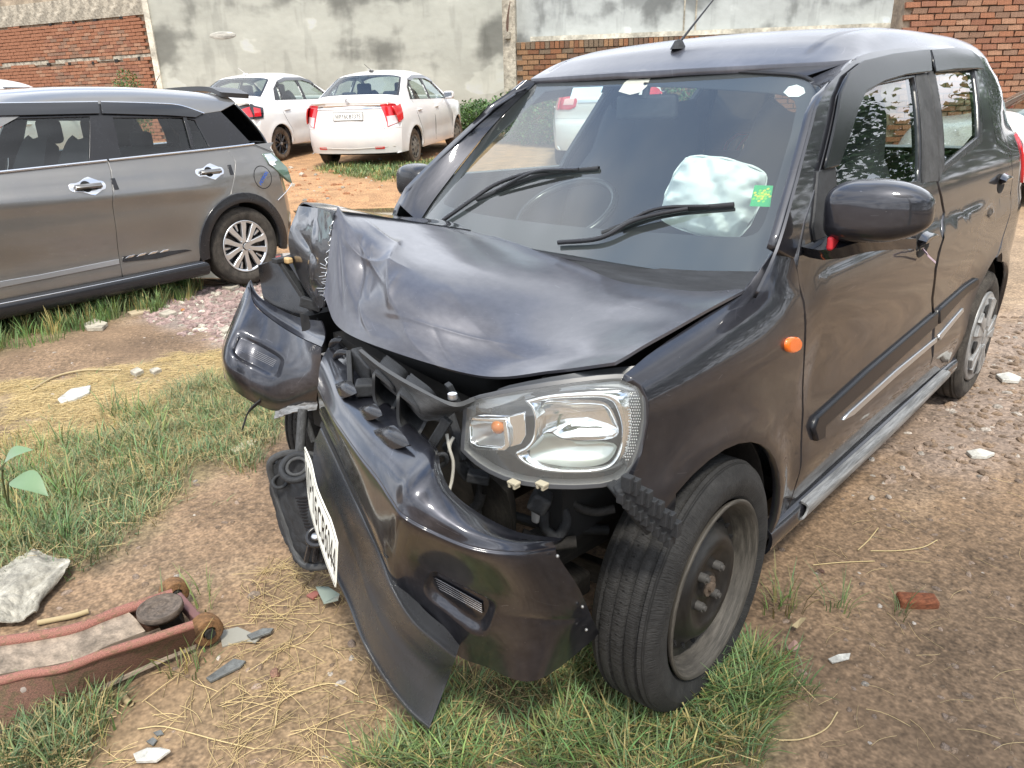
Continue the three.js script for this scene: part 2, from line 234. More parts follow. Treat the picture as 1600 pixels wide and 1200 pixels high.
// ================================================================ ground
const FWD = V(-Math.sin(0.7628), 0, -Math.cos(0.7628)), RGT = V(Math.cos(0.7628), 0, -Math.sin(0.7628));
function H(x, z) { // height of the ground: level round the wreck, rising towards the back walls
  const d = (x - EYE.x) * FWD.x + (z - EYE.z) * FWD.z;
  let y = 0.36 * smooth(7, 12.6, d) + 0.28 * smooth(12, 19, d);
  y += 0.016 * fbm(x * 0.9, 3.1, z * 0.9, 3) + 0.010 * fbm(x * 4, 7.7, z * 4, 3) + 0.005 * fbm(x * 15, 1.7, z * 15, 3);
  const pu = Math.hypot((x + 5.2) / 1.5, (z + 2.6) / 0.9), pv = Math.hypot((x + 4.0) / 0.6, (z + 1.75) / 0.9); y -= 0.05 * Math.exp(-pu * pu) + 0.03 * Math.exp(-pv * pv);
  return y;
}
function G(px, py) { let y = 0, p; for (let i = 0; i < 30; i++) { p = oY(y, px, py); y = lerp(y, H(p.x, p.z), 0.6); } p.y = H(p.x, p.z); return p; }
const zone = (list) => list.map(([a, b]) => { const p = G(a, b); return [p.x, p.z]; });
function inside(poly, x, z) { let c = false; for (let i = 0, j = poly.length - 1; i < poly.length; j = i++) { const a = poly[i], b = poly[j]; if ((a[1] > z) !== (b[1] > z) && x < (b[0] - a[0]) * (z - a[1]) / (b[1] - a[1]) + a[0]) c = !c; } return c; }
function edgeDist(poly, x, z) { let d = 1e9; for (let i = 0; i < poly.length; i++) { const a = poly[i], b = poly[(i + 1) % poly.length], ex = b[0] - a[0], ez = b[1] - a[1], t = clamp(((x - a[0]) * ex + (z - a[1]) * ez) / (ex * ex + ez * ez)); d = Math.min(d, Math.hypot(x - a[0] - t * ex, z - a[1] - t * ez)); } return inside(poly, x, z) ? d : -d; }
const Z = {
  straw: zone([[0, 600], [120, 590], [330, 545], [410, 560], [440, 640], [300, 720], [180, 770], [0, 830]]),
  straw2: zone([[390, 900], [520, 860], [620, 1010], [640, 1200], [330, 1200], [150, 1180], [260, 1060], [420, 1000]]),
  strip: zone([[215, 640], [300, 595], [420, 575], [445, 640], [430, 680], [330, 735], [262, 800], [200, 850], [130, 888], [60, 905], [-60, 920], [-60, 760], [90, 735], [170, 680]]),
  verge: zone([[-60, 470], [100, 462], [230, 450], [305, 445], [300, 470], [200, 495], [125, 515], [60, 540], [-60, 565]]),
  front: zone([[700, 1030], [860, 1040], [950, 1000], [980, 1110], [1150, 1030], [1205, 1040], [1235, 1120], [1160, 1215], [560, 1215], [640, 1130]]),
  corner: zone([[-30, 1130], [110, 1085], [190, 1095], [150, 1150], [110, 1215], [-30, 1215]]),
  gravel: zone([[190, 480], [330, 445], [420, 430], [470, 470], [430, 560], [350, 550], [330, 520], [260, 510]]),
  far: zone([[500, 262], [600, 256], [700, 250], [690, 268], [620, 285], [530, 275]]),
  rubble: zone([[1490, 560], [1640, 470], [1660, 700], [1560, 740], [1400, 760], [1380, 690]]),
};
T.soil = tex(1024, (u, v) => { const n = tile(u, v, 7, 2.2, 6), f = tile(u, v, 70, 8.1, 3), g2 = tile(u, v, 190, 6.3, 2), k = 0.88 + n * 0.26 + f * 0.34 + g2 * 0.42; const s = tile(u, v, 130, 3.9, 2), w = s > 0.44 ? 0.4 * smooth(0.44, 0.5, s) : s < -0.44 ? -0.22 : 0; return [k * 0.92 + w * 0.8, k * 0.915 + w * 0.8, k * 0.91 + w * 0.8]; });
T.soilBump = tex(1024, (u, v) => grey(0.5 + tile(u, v, 9, 2.2, 6) * 0.5 + tile(u, v, 70, 8.1, 3) * 0.45), false);
{
  const N = 460, axis = (c, a, b) => { const o = []; for (let i = 0; i <= N; i++) { const t = i / N * 2 - 1; o.push(c + (t < 0 ? a : b) * Math.sign(t) * (0.035 * Math.abs(t) + 0.965 * Math.abs(t) ** 3.4)); } return o; };
  const xs = axis(0.0, 70, 70), zs = axis(0.6, 70, 70), pos = new Float32Array((N + 1) ** 2 * 3), colr = new Float32Array((N + 1) ** 2 * 3), uv = new Float32Array((N + 1) ** 2 * 2), ix = [];
  const soil = [0.335, 0.225, 0.137], orange = [0.56, 0.32, 0.155], pale = [0.47, 0.35, 0.23], straw = [0.47, 0.36, 0.19], grav = [0.42, 0.345, 0.30], green = [0.20, 0.19, 0.085], dk = [0.215, 0.142, 0.088];
  let n = 0; for (let j = 0; j <= N; j++) for (let i = 0; i <= N; i++, n++) {
    const x = xs[i], z = zs[j], d = (x - EYE.x) * FWD.x + (z - EYE.z) * FWD.z, s = (x - EYE.x) * RGT.x + (z - EYE.z) * RGT.z; pos[n * 3] = x; pos[n * 3 + 1] = H(x, z); pos[n * 3 + 2] = z; uv[n * 2] = x / 1.7; uv[n * 2 + 1] = z / 1.7;
    let c = soil.slice(); const mix = (t, k) => { for (let q = 0; q < 3; q++) c[q] = lerp(c[q], t[q], clamp(k)); };
    const nz = fbm(x * 1.3, 2.2, z * 1.3, 4), nf = fbm(x * 6, 5.2, z * 6, 4); mix(dk, 0.7 * smooth(0.0, 0.4, nz)); mix(pale, 0.55 * smooth(0.05, 0.4, -nz + nf * 0.3));
    mix(orange, smooth(5.6, 8.5, d + nz * 1.5 + 0.0 * s) * smooth(-9, -5, -Math.abs(s + 2) + 2)); mix(pale, 0.7 * smooth(3.0, 6, d) * smooth(0.3, 1.5, s + 0.2));
    const zk = (poly, w) => smooth(-w, w, edgeDist(poly, x, z) + nf * w * 1.6 + nz * w);
    if (d > -1 && d < 9) { mix(straw, 0.75 * zk(Z.straw, 0.12)); mix(straw, 0.22 * zk(Z.straw2, 0.15)); mix(green, 0.55 * zk(Z.strip, 0.1)); mix(green, 0.5 * zk(Z.verge, 0.1)); mix(green, 0.5 * zk(Z.front, 0.08)); mix(green, 0.4 * zk(Z.corner, 0.08)); mix(grav, 0.9 * zk(Z.gravel, 0.15)); mix(grav, 0.55 * zk(Z.rubble, 0.25)); }
    if (d >= 9) mix([0.14, 0.17, 0.06], 0.5 * zk(Z.far, 0.3));
    colr.set(c, n * 3);
  }
  for (let j = 0; j < N; j++) for (let i = 0; i < N; i++) { const a = j * (N + 1) + i; ix.push(a, a + N + 1, a + 1, a + 1, a + N + 1, a + N + 2); }
  const g = new THREE.BufferGeometry(); g.setAttribute('position', new THREE.BufferAttribute(pos, 3)); g.setAttribute('color', new THREE.BufferAttribute(colr, 3)); g.setAttribute('uv', new THREE.BufferAttribute(uv, 2)); g.setIndex(ix); g.computeVertexNormals();
  solo('ground', '', '', g, std([1, 1, 1], 0.97, 0, { vertexColors: true, map: T.soil, bumpMap: T.soilBump, bumpScale: 0.012 }), null, 'structure');
}
// muddy puddles
function puddle(c, rx, rz, lift, colr) { const s = []; for (let i = 0; i < 40; i++) { const a = i / 40 * Math.PI * 2, k = 1 + 0.35 * fbm(Math.cos(a) * 1.2 + c[0], Math.sin(a) * 1.2, 2.2); s.push(new THREE.Vector2(rx * k * Math.cos(a), rz * k * Math.sin(a))); } const g = new THREE.ShapeGeometry(new THREE.Shape(s)); g.rotateX(-Math.PI / 2); g.translate(c[0], H(c[0], c[1]) + lift, c[1]); solo('puddle', '', '', g, std(colr, 0.05, 0, { clearcoat: 1 }), null, 'structure'); }
{ const a = G(610, 334), b = G(345, 432); puddle([a.x, a.z], 1.5, 1.0, 0.03, [0.36, 0.27, 0.15]); puddle([b.x - 0.1, b.z - 0.35], 0.5, 0.85, 0.022, [0.30, 0.27, 0.22]); }

// ================================================================ walls
T.plaster = tex(1024, (u, v) => { const n = tile(u, v, 4, 1.1, 6), s = tile(u * 1, v * 0.35, 9, 6.1, 5), f = tile(u, v, 40, 2.8, 3), d = smooth(0.02, 0.30, tile(u, v, 3, 8.8, 6) + s * 0.5); const k = 0.92 + n * 0.16 + f * 0.05 - d * 0.30 - 0.06 * smooth(0.12, 0.3, tile(u * 1, v * 0.12, 22, 9.4, 4)) + 0.10 * smooth(0.15, 0.2, tile(u, v, 4, 12.2, 5)); return [k, k * 0.995, k * 0.955]; });
T.plasterBump = tex(512, (u, v) => grey(0.5 + tile(u, v, 8, 3.3, 6) * 0.6), false);
M.plaster = std([0.455, 0.465, 0.445], 0.95, 0, { map: withRepeat(T.plaster, 0.12, 0.2), bumpMap: withRepeat(T.plasterBump, 0.5), bumpScale: 0.01 });
M.plasterBlue = std([0.47, 0.50, 0.53], 0.95, 0, { map: withRepeat(T.plaster, 0.2, 0.25), bumpMap: withRepeat(T.plasterBump, 0.5), bumpScale: 0.01 });
M.concrete = std([0.52, 0.48, 0.40], 0.95, 0, { map: withRepeat(T.mottle, 1.5), bumpMap: withRepeat(T.plasterBump, 2), bumpScale: 0.02 });
M.mortar = std([0.46, 0.38, 0.29], 0.95, 0, { map: withRepeat(T.mottle, 0.7) });
M.limeband = std([0.80, 0.77, 0.66], 0.9, 0, { map: withRepeat(T.mottle, 0.5) });
const uvBox = (w, h, d, x, y, z) => { const g = new THREE.BoxGeometry(w, h, d, Math.max(1, Math.round(w / 0.5)), Math.max(1, Math.round(h / 0.5)), 1); g.translate(x, y, z); const p = g.attributes.position, n = g.attributes.normal, u = g.attributes.uv; for (let i = 0; i < p.count; i++) { const ax = Math.abs(n.getX(i)), ay = Math.abs(n.getY(i)); u.setXY(i, ax > 0.5 ? p.getZ(i) : p.getX(i), ay > 0.5 ? p.getZ(i) : p.getY(i)); } return g; };
const brickMats = (tones) => tones.map((c) => std(c, 0.95, 0, { map: withRepeat(T.mottle, 3), bumpMap: withRepeat(T.plasterBump, 4), bumpScale: 0.006 }));
M.brickWarm = brickMats([[0.47, 0.21, 0.12], [0.52, 0.25, 0.15], [0.41, 0.19, 0.12], [0.55, 0.31, 0.20], [0.38, 0.23, 0.16]]);
M.brickDark = brickMats([[0.30, 0.14, 0.075], [0.38, 0.17, 0.085], [0.22, 0.13, 0.085], [0.42, 0.24, 0.13], [0.26, 0.19, 0.13]]);
// bricks laid over a wall face: origin at the lower left of the field, x along it, z out of it
function bricks(wall, mats, x0, x1, y0, y1, bw, bh, gap, seen, skip = () => false, jit = 0.006) {
  const all = [], vars = [0, 1, 2, 3].map((k) => { const g = new THREE.BoxGeometry(bw - gap, bh - gap, 0.06), p = g.attributes.position; for (let i = 0; i < p.count; i++) { const s = Math.sin((p.getX(i) * 91 + p.getY(i) * 57 + p.getZ(i) * 31 + k * 13) * 7); p.setXYZ(i, p.getX(i) + s * 0.004, p.getY(i) + Math.cos(s * 9 + k) * 0.003, p.getZ(i) + s * 0.003); } g.computeVertexNormals(); return g; });
  let r = 0; for (let y = y0; y < y1 - bh * 0.5; y += bh, r++) for (let x = x0 + (r % 2 ? 0 : -bw / 2); x < x1; x += bw) { const cx = x + bw / 2 + rr(-0.006, 0.006); if (cx - bw / 2 < x0 - 0.02 || cx + bw / 2 > x1 + 0.05 || skip(cx, y + bh / 2)) continue; all.push([cx, y + bh / 2 + rr(-0.003, 0.003), rr(-jit, jit)]); }
  all.sort((a, b) => seen(a) - seen(b)); const rest = [];
  all.forEach(([x, y, z], i) => { const k = Math.floor(rnd() * 4), m = mats[Math.floor(rnd() * mats.length)]; if (i < 300) { const b = part(wall, 'brick', vars[k], m); b.position.set(x, y, z + 0.012); b.rotation.z = rr(-0.012, 0.012); } else rest.push(vars[k].clone().translate(x, y, z + 0.012)); });
  if (rest.length) { const m = part(wall, 'brickwork', rest, mats[0]); m.userData.kind = 'stuff'; }
}
const YAW = 0.7628;
{ // left: bare brick wall, running away to the left
  const o = oT(18.6, 247, 120); o.y = 0; const w = thing('brick_wall', 'orange brick wall with putlog holes behind the grey car, at the far left', 'wall', o, YAW - 0.40);
  part(w, 'wall_core', uvBox(9, 4.6, 0.3, -4.5, 2.3, -0.17), M.mortar);
  const vis = ([x, y]) => Math.abs(x + 2.2) * 0.75 + Math.abs(y - 2.65) * 1.3; const band = (y) => (y > 2.63 && y < 2.73) || (y > 3.58);
  bricks(w, M.brickWarm, -7.5, -0.05, 0.3, 4.2, 0.235, 0.0815, 0.014, vis, (x, y) => band(y + 0.03 * Math.sin(x * 3)) || (Math.abs(((x * 1.55) % 1 + 1) % 1 - 0.5) < 0.05 && Math.abs(y - 2.62) < 0.05));
  part(w, 'mortar_band', uvBox(7.6, 0.1, 0.03, -3.75, 2.68, 0.006), M.concrete); part(w, 'ring_beam', uvBox(7.6, 0.5, 0.07, -3.75, 3.86, 0.02), M.concrete);
  for (let i = 0; i < 9; i++) part(w, 'putlog_hole', plainBox(rr(0.07, 0.12), rr(0.06, 0.09), 0.02, -0.45 - i * 0.42 + rr(-0.05, 0.05), (i % 2 ? 3.58 : 2.62) + rr(-0.02, 0.02), 0.042), M.dark);
}
{ // grey rendered wall
  const o = oT(18.6, 247, 120); o.y = 0; const e = oT(18.4, 796, 100); e.y = 0; const L = o.distanceTo(e); const w = thing('plaster_wall', 'tall grey cement rendered wall behind the two white saloons', 'wall', o, Math.atan2(-(e.z - o.z), e.x - o.x));
  part(w, 'wall_face', uvBox(L, 4.5, 0.25, L / 2, 2.25, -0.10), M.plaster); part(w, 'corner_fillet', uvBox(0.14, 4.5, 0.1, 0.03, 2.25, 0.03), M.limeband);
  for (const [px, py, s] of [[355, 57, 1]]) { const g = new THREE.SphereGeometry(1, 14, 8); g.scale(0.35, 0.09, 0.02); const p = oT(18.5, px, py).sub(o).applyAxisAngle(V(0, 1, 0), -w.rotation.y); g.translate(p.x, p.y, 0.022); part(w, 'cement_patch', g, M.patch = std([0.60, 0.60, 0.56], 0.95, 0, { map: withRepeat(T.mottle, 1) })); }
}
{ // middle: concrete column, low brick wall with a lime band, rendered wall above it
  const D = 15.4, a = oT(D, 796, 100), b = oT(D * 0.93, 1412, 60); a.y = b.y = 0; const L = a.distanceTo(b), turn = Math.atan2(-(b.z - a.z), b.x - a.x); const w = thing('brick_wall', 'dark low brick wall under a pale lime ledge, above the roof of the wreck', 'wall', a, turn);
  const yb = oT(D, 815, 67).y; const top = yb; part(w, 'wall_core', uvBox(L, top, 0.3, L / 2 + 0.14, top / 2, -0.17), M.mortar);
  bricks(w, M.brickDark, 0.16, L, 0.4, top - 0.15, 0.235, 0.098, 0.016, ([x, y]) => x * 0.8 + Math.abs(y - (top - 0.4)) * 1.2);
  { const g = new THREE.BoxGeometry(0.085, 0.13, 0.06); for (let x = 0.2; x < L; x += 0.1) { const m = part(w, 'brick', g, M.brickDark[Math.floor(rnd() * 5)]); m.position.set(x, top - 0.075, 0.02 + rr(-0.008, 0.008)); m.rotation.z = rr(-0.04, 0.04); if (x > 9.5) break; } }
  part(w, 'lime_ledge', uvBox(L - 0.3, 0.09, 0.34, L / 2 + 0.3, top + 0.047, -0.14), M.limeband);
  part(w, 'upper_render', uvBox(L + 0.2, 1.7, 0.2, L / 2 + 0.1, top + 0.85, -0.28), M.plasterBlue);
  for (const x of [3.55, 3.78]) part(w, 'shutter_mark', uvBox(0.03, 1.5, 0.02, x, top + 0.85, -0.175), M.concrete);
  const c = thing('concrete_column', 'rough concrete column with bent rebar stubs at the end of the grey wall', 'column', a, turn); part(c, 'column_shaft', uvBox(0.26, 4.3, 0.5, 0.02, 2.15, -0.12), M.concrete);
  part(c, 'bracket', box(0.12, 0.14, 0.12, 0.0, oT(D, 798, 58).y, 0.16, 0.02), M.concrete);
  for (const [dx, dy, k] of [[-0.05, 0.55, 0.1], [0.03, 0.62, 0.04], [0.06, 0.4, -0.03]]) { const y = oT(D, 798, 58).y; part(c, 'rebar', tube([V(0, y, 0.18), V(dx * 0.3, y + dy * 0.4, 0.2), V(dx + k, y + dy, 0.2)], 0.009, 10, 5), M.rustBar ??= std([0.12, 0.07, 0.05], 0.9)); }
}
{ // right: brick wall nearer to us
  const D = 11.6, a = oT(D, 1408, 60), b = oT(D, 1640, 60); a.y = b.y = 0; const L = a.distanceTo(b), turn = Math.atan2(-(b.z - a.z), b.x - a.x) ; const w = thing('brick_wall', 'orange brick wall with smeared mortar at the right, behind the wreck\'s tail', 'wall', a, turn);
  part(w, 'wall_core', uvBox(L, 3.7, 0.4, L / 2, 1.85, -0.22), M.mortar); bricks(w, M.brickWarm, -0.02, L, 0.3, 3.6, 0.235, 0.09, 0.018, ([x, y]) => Math.abs(x - 1.0) + Math.abs(y - 2.0) * 0.9, (x, y) => fbm(x * 2, y * 5, 3.3) > 0.36);
}
// ---------------------------------------------------------------- wheels (axis along x, outer face towards +x)
T.tread = tex(256, (u, v) => { const t = v > 0.3 && v < 0.7, k = Math.floor((v - 0.3) / 0.1), s = ((u * 3 + k * 0.37 + (v - 0.3) * 1.1) % 1 + 1) % 1; const n = 0.75 + tile(u, v, 30, 2.6, 2) * 0.2; return grey(t && s < 0.16 ? 0.1 : !t && Math.abs(v - 0.2) < 0.004 ? 0.3 : n); }, false);
M.tyre = std([0.025, 0.0245, 0.024], 0.82, 0, { map: withRepeat(T.mottle, 5, 2), bumpMap: withRepeat(T.tread, 26, 1), bumpScale: 0.012 });
M.tyreDusty = std([0.075, 0.066, 0.056], 0.92, 0, { map: withRepeat(T.mottle, 5, 2), bumpMap: withRepeat(T.tread, 26, 1), bumpScale: 0.012 });
M.tyreMud = std([0.135, 0.098, 0.068], 0.95, 0, { map: withRepeat(T.mottle, 5, 2), bumpMap: withRepeat(T.tread, 26, 1), bumpScale: 0.003 });
const lathe = (pts, seg = 48) => { const g = new THREE.LatheGeometry(pts.map((p) => new THREE.Vector2(p[0], p[1])), seg); g.rotateZ(-Math.PI / 2); return g; };
function tyreGeo(r, w, rim) {
  const h = w / 2, q = r - rim, half = [[rim, h - 0.018], [rim + 0.012, h - 0.006], [rim + q * 0.42, h + 0.002], [rim + q * 0.58, h + 0.001], [rim + q * 0.62, h - 0.001], [r - 0.022, h - 0.006], [r - 0.008, h - 0.016], [r - 0.001, h - 0.03]], gd = 0.007, gw = 0.005;
  const mid = [[r, h * 0.55 + gw], [r - gd, h * 0.55 + gw * 0.7], [r - gd, h * 0.55 - gw * 0.7], [r, h * 0.55 - gw], [r + 0.0006, h * 0.2 + gw], [r - gd, h * 0.2 + gw * 0.7], [r - gd, h * 0.2 - gw * 0.7], [r + 0.0006, h * 0.2 - gw]];
  const A = [...half, ...mid], all = [...A, ...A.slice().reverse().map(([a, b]) => [a, -b])]; return lathe(all, 96);
}
// flat piece of a rim: outline in polar (r, degrees), set at depth x0 and t thick
function rimPiece(list, x0, t, bev = 0.003) { const s = new THREE.Shape(list.map(([r, a]) => new THREE.Vector2(r * Math.cos(a * Math.PI / 180), r * Math.sin(a * Math.PI / 180)))); const g = new THREE.ExtrudeGeometry(s, { depth: t, bevelEnabled: true, bevelSize: bev, bevelThickness: bev, bevelSegments: 1, curveSegments: 6 }); g.rotateY(Math.PI / 2); g.translate(x0, 0, 0); return g; }
function disc(r, x, a, rad = 0.007, len = 0.014, seg = 10) { const g = new THREE.CylinderGeometry(rad, rad, len, seg); g.rotateZ(Math.PI / 2); g.translate(x, r * Math.cos(a), r * Math.sin(a)); return g; }
function rimParts(type, R, w) {
  const h = w / 2, out = [];
  const barrel = lathe([[R - 0.012, -h + 0.01], [R - 0.02, 0], [R - 0.018, h - 0.03], [R - 0.004, h - 0.012], [R + 0.006, h - 0.008], [R + 0.009, h - 0.014]]);
  if (type === 'steel') {
    out.push(['rim', lathe([[R + 0.004, h - 0.012], [R + 0.009, h - 0.004], [R + 0.004, h + 0.001], [R - 0.004, h - 0.006], [R - 0.010, h - 0.016], [R - 0.016, h - 0.022], [R - 0.022, h - 0.05], [R - 0.030, h - 0.058]], 64), M.dustySteel]);
    out.push(['wheel_disc', lathe([[R - 0.026, h - 0.050], [R - 0.038, h - 0.055], [R - 0.044, h - 0.054], [R - 0.068, h - 0.036], [0.116, h - 0.020], [0.102, h - 0.015], [0.088, h - 0.020], [0.072, h - 0.030], [0.032, h - 0.033], [0.03, h - 0.024], [0.0, h - 0.024]], 64), M.steelBlack]);
    for (let i = 0; i < 18; i++) { const a = i / 18 * Math.PI * 2, g = new THREE.SphereGeometry(1, 12, 6); g.scale(0.0028, 0.0128, 0.0095); g.rotateZ(-0.64); g.rotateX(a); g.translate(h - 0.0445, (R - 0.057) * Math.cos(a), (R - 0.057) * Math.sin(a)); out.push(['vent_hole', g, M.hole]); }
    for (let i = 0; i < 4; i++) out.push(['wheel_nut', join([disc(0.05, h - 0.024, i * Math.PI / 2 + 0.5, 0.0115, 0.018, 6), disc(0.05, h - 0.013, i * Math.PI / 2 + 0.5, 0.0065, 0.008, 8)]), M.nut]);
    out.push(['hub', join([disc(0, h - 0.026, 0, 0.024, 0.012, 18), disc(0, h - 0.018, 0, 0.012, 0.010, 10)]), M.rusty]);
  } else if (type === 'cover') {
    out.push(['rim', lathe([[R + 0.002, h - 0.012], [R + 0.004, h - 0.004], [R - 0.004, h + 0.002], [R - 0.014, h + 0.0], [R * 0.62, h + 0.012], [0.05, h + 0.014], [0.046, h + 0.008], [0.034, h + 0.008], [0.03, h + 0.014], [0, h + 0.016]]), M.cover]);
    for (let i = 0; i < 5; i++) { const a = i * 72 + 20; out.push(['slot', rimPiece([[R * 0.60, a - 8], [R * 0.80, a - 10], [R * 0.84, a], [R * 0.80, a + 10], [R * 0.60, a + 8], [R * 0.52, a]], h + 0.007, 0.0052, 0.001), M.dark]); for (const k of [26, 46]) out.push(['spoke', rimPiece([[R * 0.26, a + k - 4], [R * 0.88, a + k - 7], [R * 0.88, a + k + 7], [R * 0.26, a + k + 4]], h + 0.004, 0.010, 0.003), M.cover]); }
  } else if (type === 'alloy') {
    out.push(['rim', join([barrel, lathe([[R - 0.016, h - 0.05], [0.1, h - 0.055], [0.0, h - 0.05]])]), M.black]);
    out.push(['rim_lip', lathe([[R - 0.012, h - 0.016], [R - 0.002, h - 0.005], [R + 0.006, h - 0.006], [R + 0.008, h - 0.014]]), M.alloyFace]);
    for (let i = 0; i < 5; i++) { const a = i * 72 + 18; for (const s of [-1, 1]) out.push(['spoke', rimPiece([[0.034, a + s * 34], [0.034, a - s * 4], [0.060, a + s * 1], [R * 0.55, a + s * 10], [R * 0.84, a + s * 14], [R - 0.006, a + s * 13], [R - 0.006, a + s * 26], [R * 0.80, a + s * 27], [R * 0.5, a + s * 25], [0.064, a + s * 26]], h - 0.03, 0.02), M.alloyFace]); out.push(['inner_spoke', rimPiece([[R * 0.66, a - 1], [R - 0.01, a - 3], [R - 0.01, a + 3], [R * 0.66, a + 1]], h - 0.04, 0.01), M.alloyFace]); }
    for (let i = 0; i < 4; i++) out.push(['wheel_nut', disc(0.048, h - 0.004, i * Math.PI / 2 + 0.4, 0.009, 0.012, 8), M.satin]); out.push(['hub_cap', disc(0, h - 0.002, 0, 0.026, 0.012, 20), M.satin]);
  } else if (type === 'blackalloy') {
    out.push(['rim', join([barrel, lathe([[R - 0.016, h - 0.05], [0.0, h - 0.05]])]), M.gloss]);
    for (let i = 0; i < 9; i++) { const a = i * 40; out.push(['spoke', rimPiece([[0.03, a - 12], [0.03, a + 12], [R - 0.01, a + 5], [R - 0.01, a - 5]], h - 0.03, 0.015), M.blackGlossAlloy]); } out.push( ['hub_cap', disc(0, h - 0.008, 0, 0.026, 0.012, 16), M.satin]);
  } else {
    out.push(['rim', lathe([[R + 0.004, h - 0.01], [R - 0.006, h - 0.002], [R - 0.02, h - 0.02], [R * 0.6, h - 0.006], [0.05, h], [0, h + 0.002]]), M.dirtyCover]);
    const n = type === 'cover9' ? 9 : 8; for (let i = 0; i < n; i++) { const a = i * 360 / n; out.push(['slot', rimPiece([[R * 0.52, a - 7], [R * 0.84, a - 8], [R * 0.84, a + 8], [R * 0.52, a + 7]], h - 0.012, 0.006, 0.001), M.dark]); }
    out.push(['hub_cap', disc(0, h + 0.002, 0, 0.03, 0.01, 14), M.dirtyCover]);
  }
  return out;
}
M.hole = std([0.003, 0.003, 0.003], 1); M.dustySteel = std([0.11, 0.10, 0.086], 0.7, 0.2, { map: withRepeat(T.mottle, 5) }); M.nut = std([0.10, 0.095, 0.088], 0.6, 0.4);
M.rusty = std([0.16, 0.12, 0.09], 0.8, 0.1, { map: withRepeat(T.mottle, 4) });
M.alloyFace = std([0.66, 0.67, 0.68], 0.28, 0.85);
M.blackGlossAlloy = std([0.02, 0.02, 0.022], 0.25, 0.3, { clearcoat: 1 });
M.dirtyCover = std([0.27, 0.25, 0.225], 0.6, 0.2, { map: withRepeat(T.mottle, 3) });
function addWheel(parent, name, center, o) { // o: r, w, rim, type, tyre, side, steer, spin
  const t = part(parent, name, tyreGeo(o.r, o.w, o.rim + 0.004), o.tyre ?? M.tyre, o.label); t.position.copy(center); t.rotation.order = 'YXZ'; t.rotation.y = (o.side < 0 ? Math.PI : 0) + (o.steer ?? 0); t.rotation.x = o.spin ?? 0;
  for (const [n, g, m] of rimParts(o.type, o.rim, o.w)) part(t, n, g, m); return t;
}
// ================================================================ the wrecked dark grey hatchback (its own axes are the scene's: z forward, x to its left)
const car = thing('wrecked_hatchback', 'dark grey hatchback with a crushed front end and buckled bonnet, nearest car', 'car', V(0, 0, -1.19));
const ARCH = [[0, 0.285], [-2.38, 0.285]];
const SIDE = [[0.12, 0.64], [0.2, 0.69], [0.26, 0.716], [0.34, 0.728], [0.46, 0.735], [0.6, 0.739], [0.72, 0.741], [0.8, 0.741], [0.85, 0.736], [0.89, 0.726], [0.93, 0.723], [0.98, 0.718], [1.05, 0.706], [1.15, 0.682], [1.25, 0.650], [1.345, 0.612], [1.41, 0.582], [1.44, 0.558], [1.48, 0.48]];
function sideX(z, y) {
  let x = lerpTab(SIDE, y);
  if (z > -0.3) x -= 0.045 * ((z + 0.3) / 0.65) ** 2; if (z < -2.1) x -= (0.06 * smooth(1.04, 1.2, y) + 0.03 * smooth(1.33, 1.41, y)) * ((z + 2.1) / 0.6) ** 2; if (z < -2.58) x -= 0.05 * ((z + 2.58) / 0.28) ** 2;
  for (const [az, ay] of ARCH) { const r = Math.hypot(z - az, y - ay); x += 0.016 * Math.exp(-(((r - 0.34) / 0.055) ** 2)); }
  const k = smooth(-0.35, -0.5, z) * smooth(-2.2, -1.9, z); x += k * (0.012 * Math.exp(-(((y - 0.865) / 0.035) ** 2)) - 0.014 * Math.exp(-(((y - 0.62 - 0.05 * (z + 1.2)) / 0.10) ** 2)) + 0.010 * Math.exp(-(((y - 0.40) / 0.06) ** 2)));
  return x;
}
const sSide = new Surf((z, y) => V(sideX(z, y), y, z), [-2.6, 0.35, 0.15, 1.44]);
const yHood = (z) => lerp(0.93, 0.842, clamp((z + 0.3) / 0.57));
const sFend = new Surf((z, s) => {
  const y = 0.16 + s, ys = 0.76; let p;
  if (y <= ys) p = V(sideX(z, y), y, z); else { const a = clamp((y - ys) / 0.2, 0, 1.25) * Math.PI / 2, x1 = sideX(z, ys), xh = 0.642; p = V(x1 - (x1 - xh) * (1 - Math.cos(a)), ys + (yHood(z) - ys) * Math.sin(a), z); }
  const w = smooth(-0.14, -0.33, z); return p.lerp(V(sideX(z, y), y, z), w);
}, [-0.55, 0.36, 0.05, 0.82]);
const ROOFZ = [[-2.9, 1.38], [-2.75, 1.44], [-2.6, 1.478], [-2.3, 1.508], [-1.8, 1.516], [-1.4, 1.508], [-1.15, 1.488], [-0.98, 1.455], [-0.87, 1.412], [-0.80, 1.38]];
const TOPY = [[-2.78, 1.345], [-2.62, 1.395], [-2.3, 1.428], [-2.05, 1.445], [-1.876, 1.450], [-1.5, 1.433], [-1.14, 1.413], [-0.89, 1.389], [-0.757, 1.357]], topY = (z) => lerpTab(TOPY, z);
const roofY = (x, z) => { const a = Math.abs(x), yc = (q) => lerpTab(ROOFZ, z) - 0.018 * (q / 0.5) ** 2, k = 0.44; let y = yc(Math.min(a, k)); if (a > k) { const e = sideX(z, topY(z)), t = (a - k) / (e - k); y = lerp(yc(a), topY(z), Math.min(1.2, t) ** 2.4); } y -= 0.006 * Math.exp(-(((a - 0.465) / 0.008) ** 2)) * smooth(-0.85, -0.95, z); return y; };
